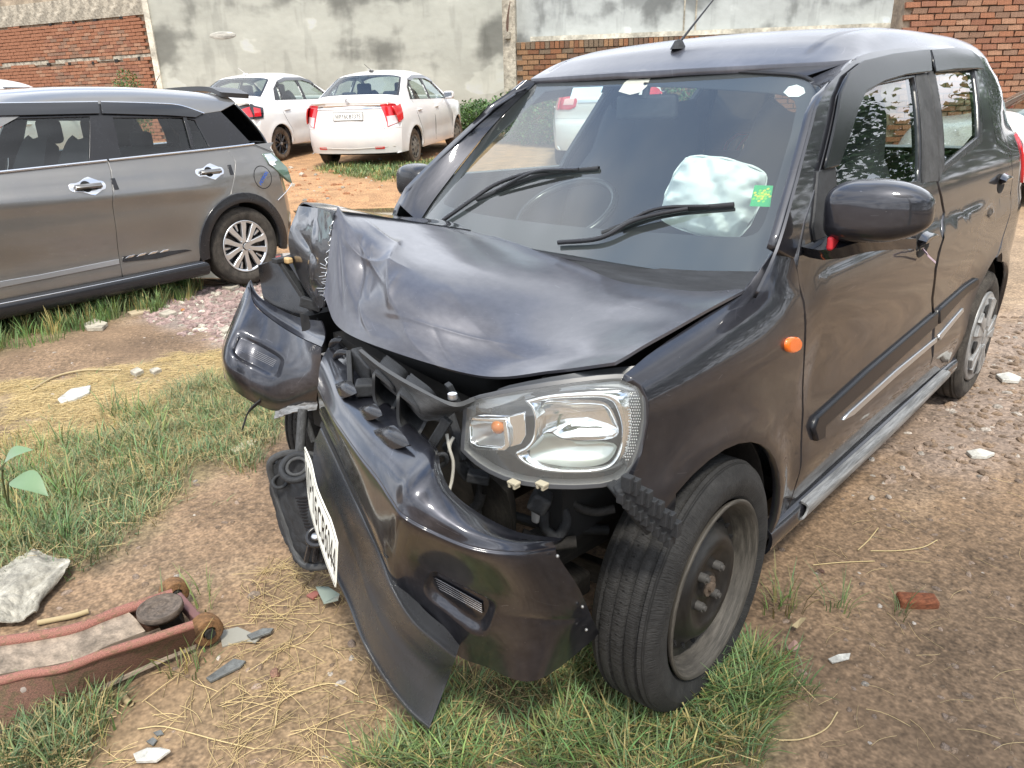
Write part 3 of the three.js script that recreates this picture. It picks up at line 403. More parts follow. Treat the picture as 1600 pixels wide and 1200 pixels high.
// the far side leans in a little more at the top: the shell was pushed over by the blow
const lean = (y) => 0.08 * smooth(0.92, 1.36, y), farSide = (g) => { g = mirrorX(g); const p = g.attributes.position; for (let i = 0; i < p.count; i++) p.setX(i, p.getX(i) + lean(p.getY(i))); return g; };
const both = (name, g, m, label) => { partW(car, name, g.clone(), m, label); partW(car, name, farSide(g), m); };
const archArc = (c, r, a0, a1, n = 14) => { const o = []; for (let i = 0; i <= n; i++) { const a = lerp(a0, a1, i / n) * Math.PI / 180; o.push([c[0] + r * Math.cos(a), c[1] + r * Math.sin(a), 1]); } return o; };

const mid = (a, b, t, push) => a.map((p, i) => p.clone().lerp(b[i], t).add(push(i)));
// ---- left front wing
const fl = sFend.trace([[977, 585], [1010, 557], [1043, 533], [1100, 496], [1160, 461], [1186, 425], [1213, 389], [1241, 406], [1247, 432], [1254, 470], [1256, 530], [1253, 640], [1250, 730]]);
const fl2 = sFend.trace([[1057, 829, 1], [1003, 765, 1], [990, 742], [1004, 708], [1014, 660], [1013, 622], [1003, 601]]);
const wingOutline = [...fl.map((p) => [p[0], p[1], 1]), [-0.452, 0.12, 1], [-0.40, 0.075, 1], ...archArc([0, 0.125], 0.335, 197, 62).map((p) => p), ...fl2];
partW(car, 'front_wing', panel(sFend, wingOutline, [], { th: 0.02 }), M.paint);
// ---- doors
const dF = sSide.trace([[1246, 418], [1250, 395], [1259, 345], [1284, 262], [1309, 150], [1323, 119], [1346, 100], [1390, 89], [1448, 83.5], [1463, 284], [1473, 332], [1471, 362], [1460, 420], [1455, 465], [1458, 497], [1455, 545], [1449, 588]]);
const dFb = sSide.trace([[1350, 703], [1250, 806]]), dFf = sSide.trace([[1253, 720], [1256, 640], [1259, 540], [1257, 470]]);
const gF = sSide.trace([[1302, 258, 1], [1333, 172], [1346, 143], [1376, 127], [1428, 119, 1], [1438, 284, 1], [1303, 312, 1]]);
const dRbelt = sSide.find(1548, 226), dR = [...sSide.trace([[1452, 83.5, 1], [1490, 80]]), [-2.05, 1.424], [-2.14, 1.402], [-2.19, 1.33], [-2.23, 1.22], [-2.30, 1.145], [-2.40, 1.06], [-2.45, 0.95]];
const gR = sSide.trace([[1458, 108, 1], [1490, 106], [1522, 106, 1], [1531, 215, 1], [1474, 262, 1]]);
const rearArcD = archArc([-2.38, 0.285], 0.372, 62, 172, 10);
const doorRfront = sSide.trace([[1462, 497], [1459, 465], [1464, 420], [1475, 362], [1477, 332], [1467, 285]]);
const sill = (z) => 0.262 + 0.012 * smooth(-1.4, -2.0, z);
const front_ = round([...dF, ...dFb, ...dFf].map((p) => [p[0], p[1], 1]), 0);
both('front_door', panel(sSide, [...dF.map((p) => [p[0], p[1]]), [dF[dF.length - 1][0], 0.27], [-0.46, 0.27], ...dFf.map((p) => [p[0], p[1]])], [gF], { th: 0.025 }), M.paint);
const zB = doorRfront[0][0];
both('rear_door', panel(sSide, [...dR.map((p) => [p[0], p[1]]), [-2.44, 0.82], [-2.36, 0.70], ...archArc([-2.38, 0.285], 0.385, 80, 8, 8).map((p) => [p[0], p[1]]), [-1.97, 0.275], [zB - 0.004, 0.27], ...doorRfront.map((p) => [p[0], p[1]])], [gR], { th: 0.025 }), M.paint);
// black sashes round the windows, then the panes
const grow = (list, k) => { const c = list.reduce((s, p) => [s[0] + p[0] / list.length, s[1] + p[1] / list.length], [0, 0]); return list.map((p) => { const d = Math.hypot(p[0] - c[0], p[1] - c[1]); return [p[0] + (p[0] - c[0]) / d * k, p[1] + (p[1] - c[1]) / d * k, 1]; }); };
both('window_frame', panel(sSide, grow(gF, 0.028), [grow(gF, -0.008)], { off: 0.002, th: 0.02 }), M.black);
both('window_frame', panel(sSide, grow(gR, 0.026), [grow(gR, -0.008)], { off: 0.002, th: 0.02 }), M.black);
both('window_pane', panel(sSide, grow(gF, -0.002), [], { off: -0.006, th: 0 }), M.tint);
both('window_pane', panel(sSide, grow(gR, -0.002), [], { off: -0.006, th: 0 }), M.tint);
// black B pillar covers, the corner piece at the mirror
const pil = sSide.trace([[1429, 119, 1], [1446, 115, 1], [1464, 283, 1], [1439, 285, 1]]), pil2 = sSide.trace([[1448, 115, 1], [1457, 112, 1], [1473, 261, 1], [1466, 282, 1]]);
both('pillar_cover', panel(sSide, pil, [], { off: 0.0045, th: 0.008 }), M.dirtyPlastic); both('pillar_cover', panel(sSide, pil2, [], { off: 0.0045, th: 0.008 }), M.dirtyPlastic);
partW(car, 'mirror_corner', panel(sSide, sSide.trace([[1276, 270, 1], [1301, 258, 1], [1305, 313, 1], [1309, 372], [1290, 392], [1272, 385], [1268, 355]]), [], { off: 0.006, th: 0.012 }), M.blackPlastic);
// smoked rain visors
const vF = sSide.trace([[1281, 265, 1], [1306, 150], [1320, 118], [1344, 99], [1390, 88], [1446, 81, 1], [1449, 113, 1], [1410, 118], [1376, 128], [1346, 144], [1333, 173], [1303, 259, 1]]), vR = [...sSide.trace([[1449, 82, 1], [1490, 79]]), [-2.04, 1.43, 1], [-2.12, 1.41, 1], [-2.14, 1.372, 1], ...sSide.trace([[1522, 108], [1490, 109], [1456, 114, 1]])];
partW(car, 'rain_visor', panel(sSide, vF, [], { off: 0.014, th: 0.006, c: 0.003 }), M.visor); partW(car, 'rain_visor', panel(sSide, vR, [], { off: 0.014, th: 0.006, c: 0.003 }), M.visor);

// ---- body side: screen pillar, roof rail and rear quarter in one piece
const wsc = sSide.trace([[1213, 386], [1262, 220], [1278, 150]]);
const roofEdge = (z) => [sideX(z, topY(z)), topY(z)];
const apil = sSide.trace([[1241, 403], [1247, 385], [1256, 345], [1281, 262], [1306, 150], [1320, 117], [1344, 98], [1390, 87], [1448, 81.5], [1490, 78]]);
const topLine = []; for (let z = -2.62; z <= -0.83; z += 0.06) topLine.push([z, topY(z)]);
const quarter = [...apil, [-2.05, 1.430], [-2.145, 1.407], [-2.196, 1.33], [-2.236, 1.22], [-2.305, 1.15], [-2.406, 1.064], [-2.456, 0.95], [-2.446, 0.81], [-2.37, 0.682], ...archArc([-2.38, 0.285], 0.375, 78, 90, 3), ...archArc([-2.38, 0.285], 0.335, 92, 186, 14), [-2.84, 0.27], [-2.86, 0.6], [-2.85, 0.9], [-2.77, 1.1], [-2.69, 1.28], ...topLine].map((p) => [p[0], p[1]]);
const wl = sSide.trace([[1282, 148], [1270, 175], [1263, 205], [1248, 260], [1230, 325], [1212, 387]]);
partW(car, 'body_side', panel(sSide, [...quarter, ...wl.map((p) => [p[0], p[1]])], [], { th: 0.02 }), M.paint);
const wlFar = [[-0.80, 1.352], [-0.72, 1.305], [-0.60, 1.215], [-0.50, 1.13], [-0.42, 1.06], [-0.36, 0.985]];
partW(car, 'body_side', farSide(panel(sSide, [...quarter.map((p, i) => (i < 4 ? [p[0] - 0.06, p[1]] : p)), ...wlFar], [], { th: 0.02 })), M.paint);
// inner lip of the rear arch, sills, underbody
for (const s of [1, -1]) {
  const sg = (g) => (s > 0 ? g : mirrorX(g));
  partW(car, 'sill', sg(sheet([[V(0.70, 0.262, -0.33), V(0.708, 0.262, -1.2), V(0.70, 0.262, -2.08)], [V(0.726, 0.248, -0.33), V(0.728, 0.248, -1.2), V(0.722, 0.25, -2.06)], [V(0.72, 0.205, -0.33), V(0.722, 0.205, -1.2), V(0.716, 0.208, -2.05)], [V(0.68, 0.18, -0.33), V(0.68, 0.18, -1.2), V(0.68, 0.18, -2.05)]], 20, 10, { th: 0.01 })), M.paint);
  partW(car, 'sill_strip', sg(sheet([[V(0.724, 0.262, -0.52), V(0.728, 0.262, -1.2), V(0.722, 0.268, -1.86)], [V(0.744, 0.256, -0.52), V(0.746, 0.256, -1.2), V(0.742, 0.262, -1.88)], [V(0.742, 0.232, -0.5), V(0.744, 0.232, -1.2), V(0.74, 0.24, -1.88)], [V(0.722, 0.222, -0.5), V(0.724, 0.222, -1.2), V(0.72, 0.228, -1.86)]], 20, 9, { th: 0.006 })), M.alu, s > 0 ? 'scuffed silver strip along the sill' : undefined);
  partW(car, 'wheel_liner', sg(archLiner(-2.38, 0.34)), M.under);
}
function archLiner(z, r) { const rows = []; for (const [x, k] of [[0.70, 1], [0.60, 1.02], [0.48, 1.0], [0.46, 0.6]]) rows.push(archArc([z, 0.285], r * k, -10, 190, 12).map((p) => V(x, p[1], p[0]))); return sheet(rows, 24, 6, { th: 0.004 }); }
partW(car, 'wheel_liner', sheet([[0.70, 1], [0.58, 1.03], [0.47, 1.0]].map(([x, k]) => archArc([0, 0.285], 0.345 * k, 60, 195, 10).map((p) => V(x, p[1], p[0]))), 20, 5, { th: 0.004 }), M.under);
partW(car, 'underbody', [plainBox(1.26, 0.06, 2.5, 0, 0.2, -1.62), plainBox(0.9, 0.1, 0.5, 0, 0.26, -2.55)], M.under);
// mouldings on the doors
const mould = (a, b) => { const A = sSide.trace(a), B = sSide.trace(b); return [...A, ...B.reverse()].map((p) => [p[0], p[1], 1]); };
partW(car, 'door_moulding', panel(sSide, sSide.trace([[1272, 653], [1350, 582], [1460, 489, 1], [1459, 507, 1], [1352, 603], [1283, 664], [1282, 682], [1272, 686], [1267, 668]]), [], { off: 0.013, th: 0.014, c: 0.004 }), M.mould = std([0.006, 0.007, 0.010], 0.35));
partW(car, 'door_moulding', panel(sSide, sSide.trace([[1463, 486, 1], [1524, 436, 1], [1524, 444, 1], [1464, 504, 1]]), [], { off: 0.013, th: 0.014, c: 0.004 }), M.mould);
partW(car, 'door_trim', panel(sSide, sSide.trace([[1316, 656, 1], [1325, 645, 1], [1400, 578], [1462, 528, 1], [1461, 534, 1], [1400, 586], [1332, 647]]), [], { off: 0.006, th: 0.008 }), M.satin); 
partW(car, 'door_trim', panel(sSide, sSide.trace([[1466, 524, 1], [1503, 482, 1], [1503, 487, 1], [1467, 531, 1]]), [], { off: 0.006, th: 0.008 }), M.satin);
// side repeater
partW(car, 'side_repeater', panel(sFend, round(sFend.trace([[1227, 533], [1235, 529], [1244, 530], [1246, 537], [1243, 545], [1235, 548], [1227, 545]]), 2), [], { h: 0.02, off: 0.012, th: 0.014, c: 0.005 }), M.orange);
// door handles: pull cup, grip and a torn strip of ribbon
for (const [cx, cy, s, rib] of [[1442, 383, 1, true], [1564, 287, 0.66, false]]) {
  const uv = sSide.find(cx, cy), cup = []; for (let i = 0; i < 18; i++) { const a = i / 18 * Math.PI * 2; cup.push([uv[0] + 0.058 * Math.cos(a), uv[1] + 0.036 * Math.sin(a), 1]); }
  both('handle_cup', panel(sSide, cup, [], { h: 0.03, off: 0.002, th: 0.004 }), M.dark);
  const c = sSide.P(uv[0], uv[1] + 0.012), n = sSide.N(uv[0], uv[1]); const g = sheet([[[-0.062, 0.016], [-0.03, 0.026], [0.03, 0.026], [0.062, 0.012]].map(([a, b]) => c.clone().add(V(0, b, a)).addScaledVector(n, 0.006)), [[-0.062, 0.004], [-0.03, 0.008], [0.03, 0.008], [0.062, 0.0]].map(([a, b]) => c.clone().add(V(0, b, a)).addScaledVector(n, 0.03)), [[-0.06, -0.008], [-0.03, -0.012], [0.03, -0.012], [0.06, -0.010]].map(([a, b]) => c.clone().add(V(0, b, a)).addScaledVector(n, 0.012))], 14, 8, { th: 0.006 });
  both('door_handle', g, M.paint);
}
{ const a = oX(0.755, 1441, 391), b = oX(0.79, 1450, 401), c = oX(0.77, 1462, 412); const up = V(0, 0.007, 0.002); partW(car, 'ribbon', sheet([[a, b, c], [a.clone().add(up), b.clone().add(up), c.clone().add(up)]], 10, 2, { th: 0.0015 }), std([0.55, 0.42, 0.48], 0.7), 'pale pink ribbon tied to the door handle'); }

// ---- windscreen, scuttle and roof
const zScr = (x, y) => { const k = (y - 0.93) / 0.43; return lerp(-0.335, -0.86, k) + (1 - (x / 0.64) ** 2) * lerp(0.075, 0.05, k); };
const sScr = new Surf((x, y) => V(x, y, zScr(x, y)), [-0.68, 0.68, 0.86, 1.42], V(0, 0.5, 1));
const scrOut = sScr.trace([[845, 124, 1], [900, 117], [960, 113], [1100, 112], [1200, 116], [1252, 121], [1275, 134], [1276, 160], [1262, 215], [1238, 300], [1213, 388], [1192, 424, 1], [1040, 423, 1], [900, 400, 1], [745, 372, 1], [655, 349, 1], [688, 300, 1], [770, 196, 1], [822, 136, 1]]);
const scrIn = sScr.trace([[851, 140, 1], [920, 132], [1032, 131], [1202, 141], [1240, 148], [1247, 172], [1202, 325], [1190, 357], [1172, 368], [1139, 369], [1010, 361], [900, 353], [760, 336], [690, 320], [692, 308], [760, 224]]);
partW(car, 'windscreen', panel(sScr, scrOut, [], { off: 0, th: 0 }), M.glass);
partW(car, 'windscreen_border', panel(sScr, grow(scrOut, 0.006), [round(scrIn, 1)], { off: -0.004, th: 0.004 }), M.frit = std([0.012, 0.012, 0.014], 0.5));
{ const gl = (l) => sScr.trace(l).map((p) => sScr.P(p[0], p[1])), a = gl([[1262, 125], [1276, 150], [1262, 215], [1238, 300], [1213, 388], [1194, 422]]), b = sSide.trace([[1282, 148], [1263, 205], [1240, 292], [1212, 387]]).map((p) => sSide.P(p[0], p[1])); b.push(V(0.70, 0.90, -0.17)); { const e = roofEdge(-0.85); b.unshift(V(e[0], e[1], -0.845)); }
  partW(car, 'screen_pillar', sheet([a, b], 30, 4, { th: 0.006 }), M.paint); const la = gl([[838, 128], [770, 196], [688, 300], [655, 349]]), lb = [0, 2, 4, 5].map((i) => V(-sideX(...wlFar[i]) + lean(wlFar[i][1]), wlFar[i][1], wlFar[i][0])); partW(car, 'screen_pillar', sheet([la, mid(la, lb, 0.5, () => V(-0.008, 0.012, 0.012)), lb], 30, 8, { th: 0.006 }), M.paint); }
partW(car, 'windscreen_seal', tube(scrOut.slice(0, 11).map((p) => sScr.P(p[0] * 1.006, p[1] + 0.002).add(V(0, 0, 0.002))), 0.006, 60, 6), M.black);
// stickers inside the glass
const stick = (pts, m, name, label) => partW(car, name, panel(sScr, sScr.trace(pts), [], { h: 0.02, off: -0.0025, th: 0 }), m, label);
stick([[966, 142], [975, 128], [986, 120], [1004, 123], [1016, 121], [1010, 134], [1000, 143], [984, 147]], M.stickA = std([0.78, 0.66, 0.58], 0.6), 'shield_sticker', 'orange and white shield sticker');
stick([[1224, 143], [1232, 134], [1245, 131], [1256, 136], [1258, 144], [1248, 150], [1232, 150]], M.white, 'round_sticker', 'round white sticker');
stick([[895, 136], [942, 134], [936, 150], [890, 153]], std([0.62, 0.74, 0.80], 0.6), 'toll_sticker', 'pale blue toll sticker');
{ const t = canvasTex(128, 128, (c) => { c.fillStyle = '#1ea35f'; c.fillRect(0, 0, 128, 128); for (let i = 0; i < 26; i++) { c.fillStyle = i % 2 ? '#c9c03a' : '#7cc04a'; c.beginPath(); const a = i * 2.4, r = 6 + i * 1.5; c.arc(64 + r * Math.cos(a), 60 + r * Math.sin(a), 7, 0, 7); c.fill(); } });
  const uvs = sScr.trace([[1179, 288, 1], [1208, 289, 1], [1203, 322, 1], [1171, 321, 1]]), g = panel(sScr, uvs, [], { h: 0.02, off: -0.0025, th: 0 }); const u = g.attributes.uv, us = uvs.map((p) => p[0]), vs = uvs.map((p) => p[1]); for (let i = 0; i < u.count; i++) u.setXY(i, (u.getX(i) - Math.min(...us)) / (Math.max(...us) - Math.min(...us)), (u.getY(i) - Math.min(...vs)) / (Math.max(...vs) - Math.min(...vs)));
  partW(car, 'green_sticker', g, std([1, 1, 1], 0.6, 0, { map: t }), 'green sticker with a yellow pattern'); }
// roof skin with the two rain channels
const sRoof = new Surf((x, z) => V(x, roofY(x, z), z), [-0.6, 0.6, -2.8, -0.8], V(0, 1, 0));
const zHead = (x) => -0.845 + 0.045 * (1 - (x / 0.56) ** 2);
{ const o = [], xe = roofEdge(-0.85)[0]; for (let i = 0; i <= 30; i++) { const x = lerp(-xe + 0.08, xe, i / 30); o.push([x, zHead(x), 1]); } const R1 = [], L1 = []; for (let z = -0.9; z > -2.62; z -= 0.06) { const e = roofEdge(z)[0]; R1.push([e, z, 1]); L1.unshift([-e + 0.08, z, 1]); } const e = roofEdge(-2.62)[0]; o.push(...R1, [e, -2.62, 1], [0.42, -2.72, 1], [0.3, -2.76, 1], [-0.3, -2.76, 1], [-0.42, -2.72, 1], [-e + 0.08, -2.62, 1], ...L1); partW(car, 'roof', panel(sRoof, o, [], { h: 0.02, th: 0.02 }), M.paintDustSkyLit); }
{ const a = [], b = []; for (let i = 0; i <= 24; i++) { const t = i / 24, px = lerp(838, 1256, t), py = t < 0.3 ? lerp(127, 113.5, t / 0.3) : t < 0.65 ? 113 : lerp(113, 122, (t - 0.65) / 0.35), q = sScr.find(px, py); a.push(sScr.P(q[0], q[1]).add(V(0, 0.004, -0.004))); const x = lerp(-roofEdge(-0.85)[0] + 0.08, roofEdge(-0.85)[0], t); b.push(sRoof.P(x, zHead(x) - 0.006).add(V(0, -0.004, 0))); } partW(car, 'windscreen_header', sheet([a, b], 40, 4, { th: 0.004 }), M.paint); }
{ const b = sRoof.find(1060, 76), p = sRoof.P(b[0], b[1]); const ae = partW(car, 'aerial', lathe([[0.0, 0.03], [0.012, 0.024], [0.02, 0.008], [0.024, 0.0]], 16).rotateZ(Math.PI / 2).scale(0.9, 1, 1.5).translate(p.x, p.y - 0.002, p.z), M.blackPlastic); const tip = oT(pix(p)[2] + 0.05, 1119, -6); const rodm = part(ae, 'aerial_rod', rod(p.clone().add(V(0, 0.015, 0)).sub(V(0, 0, -1.19)), tip.sub(V(0, 0, -1.19)), 0.0042, 8, 0.0022), M.black); }
// rear end: tailgate, lamps, bumper, mostly seen through the cabin
const sRear = new Surf((x, y) => V(x, y, lerpTab([[0.15, -2.86], [0.45, -2.92], [0.6, -2.91], [0.95, -2.87], [1.1, -2.82], [1.4, -2.72], [1.46, -2.7]], y) + 0.09 * (x / 0.7) ** 4 + 0.03 * (x / 0.7) ** 2), [-0.7, 0.7, 0.2, 1.46], V(0, 0, -1));
const rw = [[-0.44, 1.06], [0.44, 1.06], [0.50, 1.14], [0.455, 1.36], [0.40, 1.39], [-0.40, 1.39], [-0.455, 1.36], [-0.50, 1.14]];
partW(car, 'tailgate', panel(sRear, [[-0.62, 0.6], [0.62, 0.6], [0.66, 0.9], [0.62, 1.06], [0.47, 1.41], [0.4, 1.44], [-0.4, 1.44], [-0.47, 1.41], [-0.62, 1.06], [-0.66, 0.9]], [rw], { th: 0.03 }), M.paint);
partW(car, 'rear_window', panel(sRear, rw, [], { off: -0.003, th: 0 }), M.tint); partW(car, 'rear_bumper', panel(sRear, [[-0.68, 0.27], [0.68, 0.27], [0.69, 0.59], [-0.69, 0.59]], [], { off: 0.02, th: 0.03 }), M.paint);
both('tail_lamp', panel(sSide, [[-2.61, 1.08], [-2.64, 1.12], [-2.74, 1.12], [-2.76, 0.92], [-2.66, 0.92]], [], { off: 0.008, th: 0.03 }), M.redLens);
// wheels
addWheel(car, 'rear_wheel', V(0.655, 0.288, -2.38 + 1.19), { r: 0.288, w: 0.165, rim: 0.195, type: 'cover', side: 1, spin: 0.35, tyre: M.tyreDusty });
addWheel(car, 'rear_wheel', V(-0.655, 0.288, -2.38 + 1.19), { r: 0.288, w: 0.165, rim: 0.182, type: 'cover', side: -1, spin: 0.9, tyre: M.tyreDusty });
addWheel(car, 'front_wheel', V(0.682, 0.283, 0.0 + 1.19), { r: 0.290, w: 0.158, rim: 0.198, type: 'steel', side: 1, steer: 0.04, spin: 0.2, tyre: M.tyre, label: 'front wheel with a bare black steel rim' });
addWheel(car, 'front_wheel', V(-0.69, 0.285, -0.11 + 1.19), { r: 0.292, w: 0.168, rim: 0.182, type: 'steel', side: -1, steer: 0.1, spin: 0.6 });

// ---- cabin
partW(car, 'cabin_floor', [plainBox(1.3, 0.04, 2.0, 0, 0.30, -1.5), plainBox(1.26, 0.5, 0.04, 0, 0.55, -0.42)], M.dark);
for (const s of [1, -1]) { const g = panel(sSide, [[-0.5, 0.3], [-2.2, 0.3], [-2.35, 0.85], [-2.55, 0.95], [-2.3, 1.07], [-1.3, 1.0], [-0.48, 0.94]], [], { off: -0.05, th: 0 }); partW(car, 'door_card', s > 0 ? g : mirrorX(g), M.fabric); }
partW(car, 'headlining', panel(sRoof, [[-0.44, -0.9], [0.44, -0.9], [0.44, -2.6], [-0.44, -2.6]], [], { off: -0.03, th: 0 }), M.fabricLight);
partW(car, 'dashboard', sheet([[V(-0.66, 0.915, -0.34), V(0, 0.885, -0.30), V(0.66, 0.915, -0.34)], [V(-0.66, 0.93, -0.5), V(0, 0.91, -0.48), V(0.66, 0.93, -0.5)], [V(-0.65, 0.90, -0.68), V(0, 0.90, -0.66), V(0.65, 0.90, -0.68)], [V(-0.65, 0.75, -0.74), V(0, 0.75, -0.72), V(0.65, 0.75, -0.74)], [V(-0.65, 0.45, -0.66), V(0, 0.45, -0.66), V(0.65, 0.45, -0.66)]], 20, 24, { th: 0.01 }), M.dash);
for (const s of [1, -1]) { const x = 0.33 * s, seat = partW(car, 'front_seat', sheet([[-0.23, -0.26, 0.5, -1.28], [-0.25, -0.27, 0.75, -1.36], [-0.225, -0.25, 1.02, -1.44], [-0.16, -0.18, 1.13, -1.48], [-0.125, -0.14, 1.26, -1.52], [-0.10, -0.1, 1.30, -1.53]].map(([a, , y, z]) => [V(x + a, y - 0.07, z + 0.15), V(x + a * 0.7, y - 0.07, z + 0.21), V(x, y - 0.07, z + 0.195), V(x - a * 0.7, y - 0.07, z + 0.21), V(x - a, y - 0.07, z + 0.15)]), 16, 20, { th: 0.11, flip: true }), M.fabric);
  const cu = box(0.48, 0.16, 0.5, x, 0.48, -1.08, 0.06); cu.translate(0, 0, 1.19); part(seat, 'seat_cushion', cu, M.fabric); }
partW(car, 'rear_seat', [box(1.2, 0.16, 0.48, 0, 0.5, -1.98, 0.06), box(1.2, 0.55, 0.14, 0, 0.78, -2.26, 0.06)], M.fabric);
partW(car, 'steering_wheel', new THREE.TorusGeometry(0.185, 0.014, 10, 40).rotateX(-1.05).translate(-0.33, 0.93, -0.80), M.black);
{ // the limp cushion: a square pillow with puckered seams, slumped against the dashboard
  const rows = []; for (let j = 0; j <= 16; j++) { const r = []; for (let i = 0; i <= 16; i++) { const x = i / 8 - 1, y = j / 8 - 1, e = Math.max(Math.abs(x), Math.abs(y)), q = Math.sign(x) * Math.abs(x) ** 0.9, w = Math.sign(y) * Math.abs(y) ** 0.9, a = Math.atan2(y, x), bulge = ((1 - x * x) * (1 - y * y)) ** 0.42; r.push(V(q * 0.128 * (1 - 0.12 * y * y), w * 0.108 * (1 - 0.16 * x * x) + 0.012 * x, 0.085 * bulge + 0.010 * Math.sin(a * 11 + 2 * fbm(x * 2, y * 2, 3, 2)) * smooth(0.35, 1, e) - 0.020 * Math.exp(-(((x * 0.8 + y * 0.55 - 0.1) / 0.13) ** 2)) * smooth(0, 0.5, bulge) + 0.02 * fbm(x * 1.7, y * 1.7, 6.1, 3))); } rows.push(r); }
  const front = sheet(rows, 64, 64, { th: 0.004 }), back = sheet(rows.map((r) => r.map((p) => V(p.x, p.y, -p.z * 0.8))), 40, 40, { th: 0.004 }), g = join([front, back]); g.rotateZ(-0.30); g.rotateX(-0.25); g.rotateY(0.35); const c = oZ(-0.66, 1113, 308); g.translate(c.x, c.y, c.z);
  partW(car, 'airbag', g, M.airbag, 'burst white passenger airbag'); }
partW(car, 'rear_view_mirror', [box(0.22, 0.075, 0.03, 0.0, 1.275, -0.80, 0.02), rod(V(0, 1.3, -0.79), V(0, 1.345, -0.80), 0.012)], M.blackPlastic);
// ---- door mirrors
{ const c = oX(0.87, 1376, 336), g = new THREE.SphereGeometry(1, 36, 24), p = g.attributes.position;
  const R = V(0, 0, 0); const right = sight(1446, 330).sub(sight(1306, 345)).normalize();
  for (let i = 0; i < p.count; i++) { let v = V().fromBufferAttribute(p, i); const sq = (a, e) => Math.sign(a) * Math.abs(a) ** e; let X = sq(v.x, v.x < 0 ? 0.4 : 0.7), Y = sq(v.y, 0.52), Z = sq(v.z, 0.8); // local: X outboard, Y up, Z forward
    Y = Y * (Y > 0 ? 0.068 * (1 - 0.22 * X * X - 0.10 * X) : 0.062 * (1 - 0.3 * Math.max(0, X) ** 2)); X = X * 0.105; Z = Z > 0 ? Z * 0.08 * (1 - 0.35 * Math.max(0, X / 0.105)) : Z * 0.03; p.setXYZ(i, X, Y, Z); }
  g.computeVertexNormals(); g.rotateY(0.10); g.rotateZ(0.06);
  const make = (gg, m) => partW(car, 'door_mirror', gg, m);
  const mc = oX(0.852, 1373, 331), L = g.clone().translate(mc.x, mc.y, mc.z), mm = make(L, M.paint); const foot = sheet([[oX(0.73, 1276, 374), oX(0.78, 1310, 366), oX(0.83, 1400, 366)], [oX(0.73, 1276, 384), oX(0.78, 1312, 383), oX(0.83, 1400, 381)]], 12, 3, { th: 0.05 }); foot.translate(0, 0, 1.19); part(mm, 'mirror_foot', foot, M.gloss);
  const tape = box(0.014, 0.03, 0.06, 0, 0, 0); const tp = oX(0.785, 1304, 378); tape.translate(tp.x, tp.y, tp.z + 1.19); part(mm, 'red_tape', tape, std([0.5, 0.02, 0.03], 0.5));
  make(mirrorX(g).translate(-0.855, 1.03, -0.57), M.black); }
// ---- wipers with their blades
function wiper(pts, blade, dx) { const arm = partW(car, 'wiper', tube(pts, 0.0065, 40, 8), M.black); const off = V(0, 0, 1.19); const [a, b, c] = blade; const w = tube([a, b, c].map((p) => p.clone().add(off)), 0.007, 30, 6); part(arm, 'wiper_blade', [w, tube([a, b, c].map((p) => p.clone().add(off).add(V(0, -0.012, -0.008))), 0.0045, 30, 6)], M.blackPlastic); const m = a.clone().lerp(b, 0.5).add(off); part(arm, 'blade_bracket', [tube([a.clone().lerp(b, 0.35).add(off).add(V(0, 0.004, 0.006)), b.clone().add(off).add(V(0, 0.012, 0.016)), b.clone().lerp(c, 0.7).add(off).add(V(0, 0.004, 0.006))], 0.005, 24, 6)], M.black); }
const onScr = (px, py, lift) => { const uv = sScr.find(px, py), n = sScr.N(...uv); const p = sScr.P(...uv).addScaledVector(n, lift); const s = pix(p); return oT(s[2], px, py); };
wiper([onScr(684, 350, 0.03), onScr(735, 314, 0.04), onScr(775, 288, 0.04), onScr(830, 270, 0.035), onScr(880, 266, 0.03)], [onScr(745, 312, 0.012), onScr(840, 275, 0.012), onScr(936, 263, 0.012)]);
wiper([onScr(872, 379, 0.025), onScr(940, 371, 0.03), onScr(985, 347, 0.04), onScr(1030, 334, 0.04), onScr(1075, 326, 0.03)], [onScr(940, 365, 0.012), onScr(1030, 333, 0.012), onScr(1147, 320, 0.012)]);
// scuttle panel between bonnet and glass
partW(car, 'scuttle', sheet([[oY(0.90, 640, 346), oZ(-0.31, 745, 369), oZ(-0.27, 900, 402), oZ(-0.27, 1040, 425), oX(0.69, 1200, 430)], [V(-0.62, 0.86, -0.22), V(-0.25, 0.86, -0.18), V(0.1, 0.85, -0.15), V(0.4, 0.84, -0.12), V(0.66, 0.84, -0.12)]], 24, 4, { th: 0.01 }), M.blackPlastic);

// ---- buckled bonnet
const hx = (x, px, py) => oX(x, px, py), hy = oY;
const hood = [ // rows run from the left edge (right in the photograph) to the ridge; first row at the windscreen
  [hx(0.675, 1163, 453), hx(0.52, 1110, 440), hx(0.33, 1010, 418), hx(0.08, 890, 392), hx(-0.12, 800, 373), hx(-0.27, 744, 363)],
  [hx(0.672, 1110, 481), hx(0.51, 1025, 466), hx(0.32, 935, 447), hx(0.09, 820, 408), hx(-0.12, 738, 375), hx(-0.275, 690, 354)],
  [hx(0.666, 1055, 512), hx(0.50, 965, 502), hx(0.32, 862, 480), hx(0.12, 745, 426), hx(-0.10, 665, 382), hx(-0.28, 630, 346)],
  [hx(0.658, 1008, 538), hx(0.50, 905, 538), hx(0.33, 790, 520), hx(0.14, 672, 455), hx(-0.07, 598, 394), hx(-0.28, 575, 338)],
  [hx(0.648, 960, 566), hx(0.52, 862, 579), hx(0.37, 752, 587), hx(0.14, 612, 549), hx(-0.12, 521, 503), hx(-0.25, 512, 440), ].map((p) => p),
];
hood[3][5] = hx(-0.28, 545, 334); hood[4][4] = hx(-0.10, 530, 512); hood[4][5] = hx(-0.19, 506, 462); 
